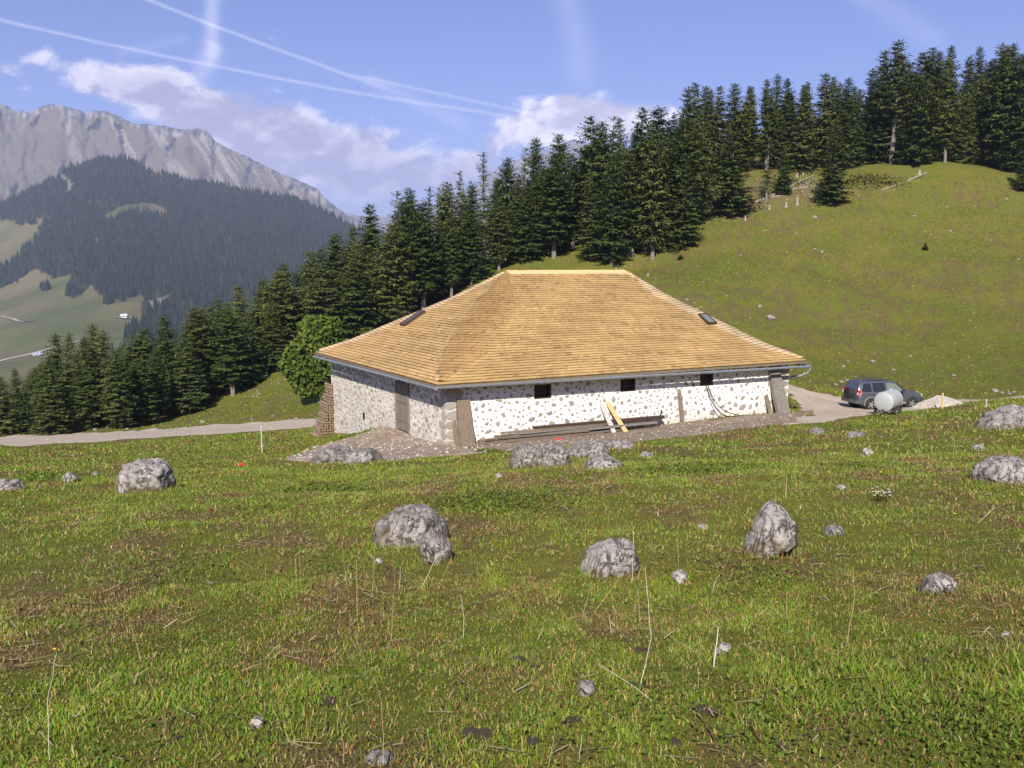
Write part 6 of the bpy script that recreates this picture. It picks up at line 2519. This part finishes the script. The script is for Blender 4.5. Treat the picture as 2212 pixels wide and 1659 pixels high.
# yellow leaves dotted over the upper hillside
weeds('hill_flowers', [(1750, 490, 6, 1), (1900, 450, 7, 1), (2050, 420, 8, 1.2), (2000, 510, 8, 1), (2150, 470, 8, 1), (1600, 510, 6, .7), (2090, 560, 8, .7)], 12, 18, .20, 'yellow plants dotted over the upper hillside', [(.55, .42, .05), (.45, .38, .08)])
# ================================================================== car
m_paint, nt, bs = material('grey_car_paint')
bs.inputs['Base Color'].default_value = (0.13, 0.14, 0.165, 1)
bs.inputs['Metallic'].default_value = .55
bs.inputs['Roughness'].default_value = .34
bs.inputs['Coat Weight'].default_value = .6
m_sill = simple('car_silver_trim', (0.36, 0.37, 0.39), .4, .5, .05)
m_cglass, nt, bs = material('car_glass')
bs.inputs['Base Color'].default_value = (0.022, 0.026, 0.030, 1)
bs.inputs['Roughness'].default_value = .08
m_cglass2, nt, bs = material('clear_car_glass')
bs.inputs['Base Color'].default_value = (0.16, 0.17, 0.14, 1)
bs.inputs['Roughness'].default_value = .1
m_tyre = simple('tyre_rubber', (0.022, 0.021, 0.020), .85)
m_rim = simple('alloy_rim', (0.55, 0.55, 0.54), .35, .7, .05)
m_red = simple('red_lamp', (0.55, 0.02, 0.02), .25)
m_lampw = simple('clear_lamp', (0.75, 0.72, 0.70), .2)
m_blackp = simple('black_plastic', (0.02, 0.02, 0.022), .6)

cpos = G(1918, 877)
cpos = np.array([19.05, 48.6, 0])
cpos[2] = float(H(cpos[0], cpos[1])) + .03
heading = math.atan2(.203, .977)
car = obj('car', None, loc=tuple(cpos), rot=(0, 0, heading), scale=(.87, .87, .87))
tag(car, 'dark grey five-door off-road car parked on the gravel by the barn', 'car')
# stations: x, z bottom, half width, z shoulder, z top, half width of the top
ST = [(-2.12, .48, .70, .90, .98, .66), (-2.06, .40, .84, .98, 1.06, .76), (-1.98, .36, .88, 1.02, 1.50, .66), (-1.80, .34, .90, 1.03, 1.66, .66), (-1.30, .32, .905, 1.02, 1.70, .68), (-.60, .32, .905, 1.01, 1.70, .68), (.0, .32, .905, 1.00, 1.68, .68),
      (.40, .32, .905, .99, 1.60, .66), (.78, .32, .905, .99, 1.28, .70), (1.04, .32, .905, .98, 1.06, .74), (1.40, .32, .90, .96, 1.03, .74), (1.80, .34, .88, .92, .99, .70), (2.04, .36, .82, .82, .88, .62), (2.16, .42, .66, .70, .76, .50)]
V, Fq = [], []
for (x, zb, w, zs, zt, wt) in ST:
    V += [(x, 0, zb), (x, w * .90, zb), (x, w * .99, zb + .12), (x, w, (zb + zs) / 2), (x, w * .985, zs - .04), (x, w * .94, zs + .015), (x, wt + .015, zt - .07), (x, wt * .92, zt - .015), (x, wt * .5, zt + .012), (x, 0, zt + .02)]
m = 10
ns = len(ST)
half = len(V)
for i in range(ns - 1):
    for k in range(m - 1):
        Fq.append((i * m + k, i * m + k + 1, (i + 1) * m + k + 1, (i + 1) * m + k))
V += [(x, -y, z) for x, y, z in V[:half]]
for i in range(ns - 1):
    for k in range(m - 1):
        a, b, c, d = (i * m + k, i * m + k + 1, (i + 1) * m + k + 1, (i + 1) * m + k)
        Fq.append((half + d, half + c, half + b, half + a))
for e in (0, ns - 1):
    f = tuple(e * m + k for k in range(m)) + tuple(half + e * m + k for k in range(m - 1, -1, -1))
    Fq.append(f)
body = MB().add(V, Fq).build('body', m_paint, car, smooth=True)
body.data.set_sharp_from_angle(angle=R_(32))


def lerp_station(x):
    for i in range(ns - 1):
        if ST[i][0] <= x <= ST[i + 1][0]:
            t = (x - ST[i][0]) / (ST[i + 1][0] - ST[i][0])
            return [a * (1 - t) + b * t for a, b in zip(ST[i], ST[i + 1])]
    return ST[-1]


def side_pt(x, f, sgn, out=.006):
    """point on the window band of the body: f from 0 shoulder to 1 roof"""
    s = lerp_station(x)
    z0, z1 = s[3] + .015, s[4] - .07
    y0, y1 = s[2] * .94, s[5] + .015
    return (x, sgn * (y0 + (y1 - y0) * f + out), z0 + (z1 - z0) * f)


for sgn in (-1, 1):
    for (x0, x1, x2, x3, mt) in ((-1.86, -1.22, -1.28, -1.72, m_cglass), (-1.14, -.34, -.38, -1.16, m_cglass), (-.24, .92, .36, -.26, m_cglass2)):
        wm = MB()
        n = 8
        v = []
        for k in range(n + 1):
            u = k / n
            xb, xt = x0 + (x1 - x0) * u, x3 + (x2 - x3) * u
            v += [side_pt(xb, .08, sgn), side_pt(xt, .92, sgn), side_pt(xb, .08, sgn, -.03), side_pt(xt, .92, sgn, -.03)]
        f = []
        for k in range(n):
            a, b = k * 4, (k + 1) * 4
            f += [(a, b, b + 1, a + 1), (a + 2, a + 3, b + 3, b + 2), (a, a + 2, b + 2, b), (a + 1, b + 1, b + 3, a + 3)]
        f += [(0, 1, 3, 2), (n * 4, n * 4 + 2, n * 4 + 3, n * 4 + 1)]
        wm.add(v, f).build('side_window', mt, car)
    # sill strip, door handles, mirror, roof rail
    MB().box((-.05, sgn * .905, .40), (2.0, .03, .10)).build('sill', m_sill, car)
    for hx in (-1.0, -.02):
        MB().box((hx, sgn * .915, .90), (.18, .03, .035)).build('door_handle', m_paint, car)
    MB().box((.66, sgn * 1.0, 1.06), (.14, .20, .15), Matrix.Rotation(.2 * sgn, 3, 'Z')).build('mirror', m_blackp, car)
    MB().tube([(-1.7, sgn * .60, 1.70), (-1.5, sgn * .60, 1.76), (.1, sgn * .60, 1.75), (.3, sgn * .60, 1.68)], .02, 6).build('roof_rail', m_blackp, car)
    # rear lamp clusters and head lamps
    MB().box((-2.015, sgn * .78, 1.02), (.16, .16, .34), Matrix.Rotation(-.10, 3, 'Y')).build('tail_light', m_red, car)
    MB().box((-2.075, sgn * .78, .985), (.08, .13, .14)).build('reversing_lamp', m_lampw, car)
    MB().box((2.03, sgn * .62, .78), (.16, .26, .16)).build('headlight', m_lampw, car)
    # doors shown by their gaps
    for gx in (-1.18, -.29, .98):
        s = lerp_station(gx)
        MB().box((gx, sgn * (s[2] + .0015), .66), (.012, .006, .60)).build('door_gap', m_blackp, car)
# rear glass, bumper, spare wheel with cover
MB().add([(-2.045, -.62, 1.12), (-2.045, .62, 1.12), (-1.955, .54, 1.54), (-1.955, -.54, 1.54), (-2.00, -.62, 1.12), (-2.00, .62, 1.12), (-1.92, .54, 1.54), (-1.92, -.54, 1.54)],
         [(0, 3, 2, 1), (4, 5, 6, 7), (0, 1, 5, 4), (1, 2, 6, 5), (2, 3, 7, 6), (3, 0, 4, 7)]).build('rear_window', m_cglass, car)
MB().add([(.50, -.62, 1.55), (.50, .62, 1.55), (1.06, .70, 1.10), (1.06, -.70, 1.10), (.48, -.62, 1.50), (.48, .62, 1.50), (1.04, .70, 1.05), (1.04, -.70, 1.05)],
         [(0, 3, 2, 1), (4, 5, 6, 7), (0, 1, 5, 4), (1, 2, 6, 5), (2, 3, 7, 6), (3, 0, 4, 7)]).build('windscreen', m_cglass, car)
MB().box((-2.10, 0, .52), (.16, 1.62, .24), None, 0).build('rear_bumper', m_paint, car)
MB().box((2.12, 0, .48), (.12, 1.5, .22)).build('front_bumper', m_blackp, car)


def wheel(x, y, z, r, w, parent_name, axis, par):
    """axis 'y' for road wheels, 'x' for the spare"""
    n = 24
    prof = [(-.5, .62), (-.5, .90), (-.34, 1.0), (.34, 1.0), (.5, .90), (.5, .62)]
    V, Fq = [], []
    for k in range(n):
        a = 6.283 * k / n
        for t, rr in prof:
            p = (math.cos(a) * rr * r, t * w, math.sin(a) * rr * r)
            V.append(p)
    m_ = len(prof)
    for k in range(n):
        k2 = (k + 1) % n
        for i in range(m_ - 1):
            Fq.append((k * m_ + i, k * m_ + i + 1, k2 * m_ + i + 1, k2 * m_ + i))
    rot = (0, 0, 0) if axis == 'y' else (0, 0, math.pi / 2)
    wh = MB().add(V, Fq).build(parent_name, m_tyre, par, loc=(x, y, z), rot=rot, smooth=False)
    rim = MB()
    sg = 1 if y > 0 else -1
    if axis == 'x':
        sg = 1
    for k in range(5):
        a = 6.283 * k / 5
        rim.box((math.cos(a) * r * .33, sg * w * .40, math.sin(a) * r * .33), (r * .58, w * .10, r * .17), Matrix.Rotation(-a, 3, 'Y'))
    rim.tube([(0, sg * w * .36, 0), (0, sg * w * .47, 0)], r * .16, 12)
    ring = []
    rv, rfq = [], []
    for k in range(n):
        a = 6.283 * k / n
        for rr, t in ((.66, .44), (.60, .46), (.60, -.3), (.66, -.3)):
            rv.append((math.cos(a) * rr * r, sg * t * w, math.sin(a) * rr * r))
    for k in range(n):
        k2 = (k + 1) % n
        for i in range(4):
            j = (i + 1) % 4
            rfq.append((k * 4 + i, k * 4 + j, k2 * 4 + j, k2 * 4 + i))
    rim.add(rv, rfq)
    rim.build('rim', m_rim, wh)
    MB().tube([(0, sg * w * .05, 0), (0, sg * w * .10, 0)], r * .60, 18).build('hub_disc', m_blackp, wh)
    return wh


for wx_ in (-1.28, 1.36):
    for sgn in (-1, 1):
        # dark wheel housing and flared arch on the body side
        ah = MB()
        n = 14
        v, f = [], []
        for k in range(n + 1):
            a = math.pi * k / n * 1.10 - .16
            for rr, yy in ((.40, .915), (.455, .915), (.455, .87), (.40, .87)):
                v.append((wx_ + math.cos(a) * rr, sgn * yy, .36 + math.sin(a) * rr))
        for k in range(n):
            for i in range(4):
                j = (i + 1) % 4
                f.append((k * 4 + i, k * 4 + j, (k + 1) * 4 + j, (k + 1) * 4 + i))
        ah.add(v, f).build('wheel_arch', m_sill if wx_ < 0 else m_paint, car)
        hd = MB().tube([(wx_, sgn * .60, .38), (wx_, sgn * .908, .38)], .405, 22)
        hd.build('wheel_housing', m_blackp, car)
        wheel(wx_, sgn * .835, .345, .345, .225, 'wheel', 'y', car)
sw_ = wheel(-2.24, .0, .94, .335, .20, 'spare_wheel', 'x', car)
MB().tube([(0, .02, 0), (0, .11, 0), (0, .125, 0)], [.335, .335, .28], 24).build('spare_cover', m_blackp, sw_)
MB().tube([(.5, -.45, 1.69), (.42, -.45, 1.95)], .006, 4).build('aerial', m_blackp, car)

# ================================================================== water tank on a little trailer
m_galv, nt, bs = material('galvanised_tank')
n1 = nt.noise(nt.coord(), 5, 5, .65)
nt.put(bs.inputs['Base Color'], nt.mix(n1, (0.34, 0.355, 0.37), (0.50, 0.515, 0.53)))
bs.inputs['Roughness'].default_value = .55
bs.inputs['Metallic'].default_value = .15
tb = G(1908, 896)
vr = np.array([tb[0], tb[1]]) / math.hypot(tb[0], tb[1])
th_t = math.atan2(vr[1], vr[0]) - R_(19)                    # tank axis, turned from the line of sight
tank = obj('water_tank', None, loc=tuple(tb), rot=(0, 0, th_t), scale=(.92, .92, .92))
tag(tank, 'round galvanised water tank on small wheels beside the parked car', 'tank')
TR, TL, TZ = .51, 1.30, .66


def drum():
    n = 36
    prof = [(0, .985), (.02, 1.0), (.03, 1.0), (.44, .985), (.46, 1.0), (.48, .985), (.82, .985), (.84, 1.0), (.86, .985), (1.26, .985), (1.28, 1.0), (1.30, .985)]
    V, Fq = [], []
    for x, rr in prof:
        for k in range(n):
            a = 6.283 * k / n
            V.append((x, math.cos(a) * rr * TR, TZ + math.sin(a) * rr * TR))
    for i in range(len(prof) - 1):
        for k in range(n):
            k2 = (k + 1) % n
            Fq.append((i * n + k, i * n + k2, (i + 1) * n + k2, (i + 1) * n + k))
    return MB().add(V, Fq)


drum().build('drum', m_galv, tank, smooth=True)


def endcap(x0, sgn):
    n = 36
    V, Fq = [(x0 - sgn * .075, 0, TZ)], []
    rings = [(.3, .07), (.6, .052), (.85, .022), (.965, .0)]
    for rr, dx in rings:
        for k in range(n):
            a = 6.283 * k / n
            V.append((x0 - sgn * dx, math.cos(a) * rr * TR, TZ + math.sin(a) * rr * TR))
    for k in range(n):
        Fq.append((0, 1 + k, 1 + (k + 1) % n))
    for i in range(len(rings) - 1):
        for k in range(n):
            k2 = (k + 1) % n
            Fq.append((1 + i * n + k, 1 + (i + 1) * n + k, 1 + (i + 1) * n + k2, 1 + i * n + k2))
    return MB().add(V, Fq)


endcap(.004, 1).build('end_cap', m_galv, tank, smooth=True)
endcap(1.296, -1).build('end_cap', m_galv, tank, smooth=True)
fm = MB()
for y in (-.28, .28):
    fm.box((.65, y, .17), (1.40, .07, .08))
for x in (.15, .65, 1.15):
    fm.box((x, 0, .22), (.07, .70, .06))
fm.box((-.45, 0, .16), (.9, .06, .06))
fm.build('frame', m_weath, tank)
for x in (.30, 1.02):
    for y in (-.48, .48):
        w_ = wheel(x, y, .17, .17, .10, 'wheel', 'y', tank)
MB().tube([(.55, -.42, .15), (.55, -.62, .12)], .03, 6).build('axle', m_dark, tank)
MB().tube([(.9, 0, TZ + TR - .02), (.9, 0, TZ + TR + .06)], .12, 14).build('filler_cap', m_galv, tank)
MB().box((-.05, 0, .20), (.10, .12, .14)).build('outlet_valve', m_dark, tank)

# ================================================================== gravel heap
hp = G(2035, 878)
g = np.random.default_rng(17)
RX_, RY_, HH = 1.25, .95, .58
n = 40
xs = np.linspace(-1.15, 1.15, n)
Xh, Yh = np.meshgrid(xs, xs)
rr = np.hypot(Xh, Yh)
Zh = HH * np.clip(1 - rr, 0, 1) ** .85 * (1 + .22 * fbm(Xh * 2.2, Yh * 2.2, oct=3, seed=501)) + .03 * fbm(Xh * 12, Yh * 12, oct=2, seed=502) * (rr < 1)
wx_ = hp[0] + Xh * RX_
wy_ = hp[1] + .6 + Yh * RY_
Z0 = H(wx_, wy_)
Vh = np.stack([wx_ - hp[0], wy_ - hp[1], np.where(rr < 1.0, Z0 + Zh, Z0 - .05) - hp[2]], -1).reshape(-1, 3)
jj, ii = np.meshgrid(np.arange(n - 1), np.arange(n - 1), indexing='ij')
qh = np.stack([jj * n + ii, jj * n + ii + 1, (jj + 1) * n + ii + 1, (jj + 1) * n + ii], -1).reshape(-1, 4)
m_heap = gravel_mat('heap_gravel', (0.38, 0.33, 0.28), (0.50, 0.45, 0.39), (0.62, 0.57, 0.50), .0)
heap = obj('gravel_heap', mesh_np('gravel_heap', Vh, qh, m_heap, False), loc=tuple(hp))
tag(heap, 'heap of pale gravel tipped beside the parked car', 'gravel')
# stones lying on the heap
mst = 1500
a_ = g.uniform(0, 6.28, mst)
r_ = np.sqrt(g.uniform(0, 1.1, mst))
sx, sy = r_ * np.cos(a_), r_ * np.sin(a_)
szh = HH * np.clip(1 - r_, 0, 1) ** .85 * (1 + .22 * fbm(sx * 2.2, sy * 2.2, oct=3, seed=501))
bx, by = hp[0] + sx * RX_, hp[1] + .6 + sy * RY_
bz = H(bx, by) + szh
sr = g.uniform(.015, .055, mst)
tet = np.array([(1, 0, -.3), (-.5, .85, -.3), (-.5, -.85, -.3), (.1, .1, .8)])
rot = g.uniform(0, 6.28, mst)
Vt = np.empty((mst, 4, 3))
for k in range(4):
    Vt[:, k, 0] = bx - hp[0] + sr * (tet[k, 0] * np.cos(rot) - tet[k, 1] * np.sin(rot))
    Vt[:, k, 1] = by - hp[1] + sr * (tet[k, 0] * np.sin(rot) + tet[k, 1] * np.cos(rot))
    Vt[:, k, 2] = bz - hp[2] + sr * tet[k, 2] + .005
ft = (np.array([(0, 1, 3), (1, 2, 3), (2, 0, 3), (2, 1, 0)])[None] + (np.arange(mst) * 4)[:, None, None]).reshape(-1, 3)
o = obj('loose_gravel', mesh_np('loose_gravel', Vt.reshape(-1, 3), ft, m_rubble), heap)
o['kind'] = 'stuff'

# ================================================================== stakes
def stake(px, py0, py1, w, mat, label, lean_=0.0):
    b = G(px, py0)
    h = (py0 - py1) * b[1] / F
    w_ = w
    mb = MB()
    V = []
    for z, s in ((-.25, 1), (h * .5, 1), (h * .97, .95), (h, .6)):
        for sx, sy in ((-1, -1), (1, -1), (1, 1), (-1, 1)):
            V.append((sx * w_ / 2 * s + lean_ * z, sy * w_ / 2 * s, z))
    f = []
    for l in range(3):
        for i in range(4):
            j = (i + 1) % 4
            f.append((l * 4 + i, l * 4 + j, l * 4 + 4 + j, l * 4 + 4 + i))
    f += [(12, 13, 14, 15)]
    mb.add(V, f)
    return tag(mb.build('stake', mat, loc=tuple(b), rot=(0, 0, .4)), label, 'stake')


stake(566, 978, 918, .045, m_white, 'thin whitish stake standing in the meadow by the track', -.01)
stake(768, 984, 944, .055, m_weath, 'brown stake behind the long low outcrop')
stake(2035, 884, 848, .06, m_pale, 'pale wooden stake in front of the gravel heap')
stake(1979, 866, 845, .07, m_white, 'short white post in the grass behind the car bonnet')
stake(2130, 880, 862, .05, m_white, 'short whitish stake right of the gravel heap')
# red scraps
m_redp = simple('red_plastic', (0.62, 0.03, 0.03), .45)
for px, py, r0, lab in ((520, 1006, .10, 'small crumpled red plastic scrap lying in the meadow'), (1207, 952, .14, 'red plastic scrap among the lumber before the wall')):
    p = G(px, py)
    V = P_ * (1 + .4 * fbm(P_[:, 0] * 3, P_[:, 1] * 3, P_[:, 2] * 3, oct=2, seed=600 + px))[:, None] * np.array([r0, r0 * .7, r0 * .5])
    tag(obj('plastic_scrap', mesh_np('plastic_scrap', V, [q_, t_], m_redp), loc=(p[0], p[1], p[2] + r0 * .3)), lab, 'scrap')

# ================================================================== farms far below on the meadow
m_fwall = simple('far_white_wall', (0.72, 0.70, 0.68), .9, var=.05)
m_froof = simple('far_pale_roof', (0.62, 0.62, 0.64), .7, var=.1)
m_fblue = simple('far_blue_roof', (0.30, 0.38, 0.55), .6, var=.1)
m_fdark = simple('far_dark_wood', (0.12, 0.085, 0.06), .9)


def farm(px, py, L, Wd, hh, rot, roofm, label):
    p = hill_at(np.array([px], float), np.array([py], float))[0]
    e = obj('farmhouse', None, loc=tuple(p), rot=(0, 0, rot))
    tag(e, label, 'farmhouse')
    MB().box((0, 0, hh / 2 - 2), (L, Wd, hh + 4)).build('wall', m_fwall, e)
    r = MB()
    a, b, z0, z1 = L / 2 + 1, Wd / 2 + 1.2, hh - .3, hh + Wd * .32
    r.add([(-a, -b, z0), (a, -b, z0), (a, b, z0), (-a, b, z0), (-a, 0, z1), (a, 0, z1)], [(0, 1, 5, 4), (2, 3, 4, 5), (1, 2, 5), (3, 0, 4), (3, 2, 1, 0)])
    rf_ = r.build('roof', roofm, e)
    MB().box((L * .2, 1.5, z1 + .2), (1.2, 1.2, 2.6)).build('chimney', m_fwall, rf_)
    for x in (-L * .3, 0, L * .3):
        MB().box((x, -Wd / 2 - .06, hh * .55), (1.6, .2, 1.4)).build('window', m_fdark, e)
    return e


farm(268, 682, 9, 8, 3.2, .2, m_froof, 'white farmhouse with pale roof on the far meadow by the wood')
farm(82, 775, 10, 5, 2.4, .3, m_fblue, 'long low farm building with blue roof below the valley road')
ribbon('farm_yard', [(249, 683), (258, 683), (268, 684), (280, 683), (290, 682)], 10, m_lane, 1.6)
ribbon('farm_lane', [(66, 778), (78, 777), (95, 774)], 9, m_lane, 1.4)
# ================================================================== haze: one closed box of thin air round everything on the ground
m_haze = bpy.data.materials.new('haze')
m_haze.use_nodes = True
_t = m_haze.node_tree
_t.nodes.remove(_t.nodes['Principled BSDF'])
pv = _t.nodes.new('ShaderNodeVolumePrincipled')
pv.inputs['Color'].default_value = (0.58, 0.68, 1.0, 1)
pv.inputs['Density'].default_value = 0.98e-4
pv.inputs['Anisotropy'].default_value = 0.0
_t.links.new(pv.outputs[0], _t.nodes['Material Output'].inputs['Volume'])
hz = MB()
zmax = max(max(v.co.z for v in bpy.data.objects[n].data.vertices) for n in ('mountain', 'distant_mountain', 'pasture'))
hz.box((0, 0, (-191.0 + zmax + 30) / 2), (84400, 84400, zmax + 30 + 191.0))
o = hz.build('haze', m_haze)
tag(o, kind='stuff')
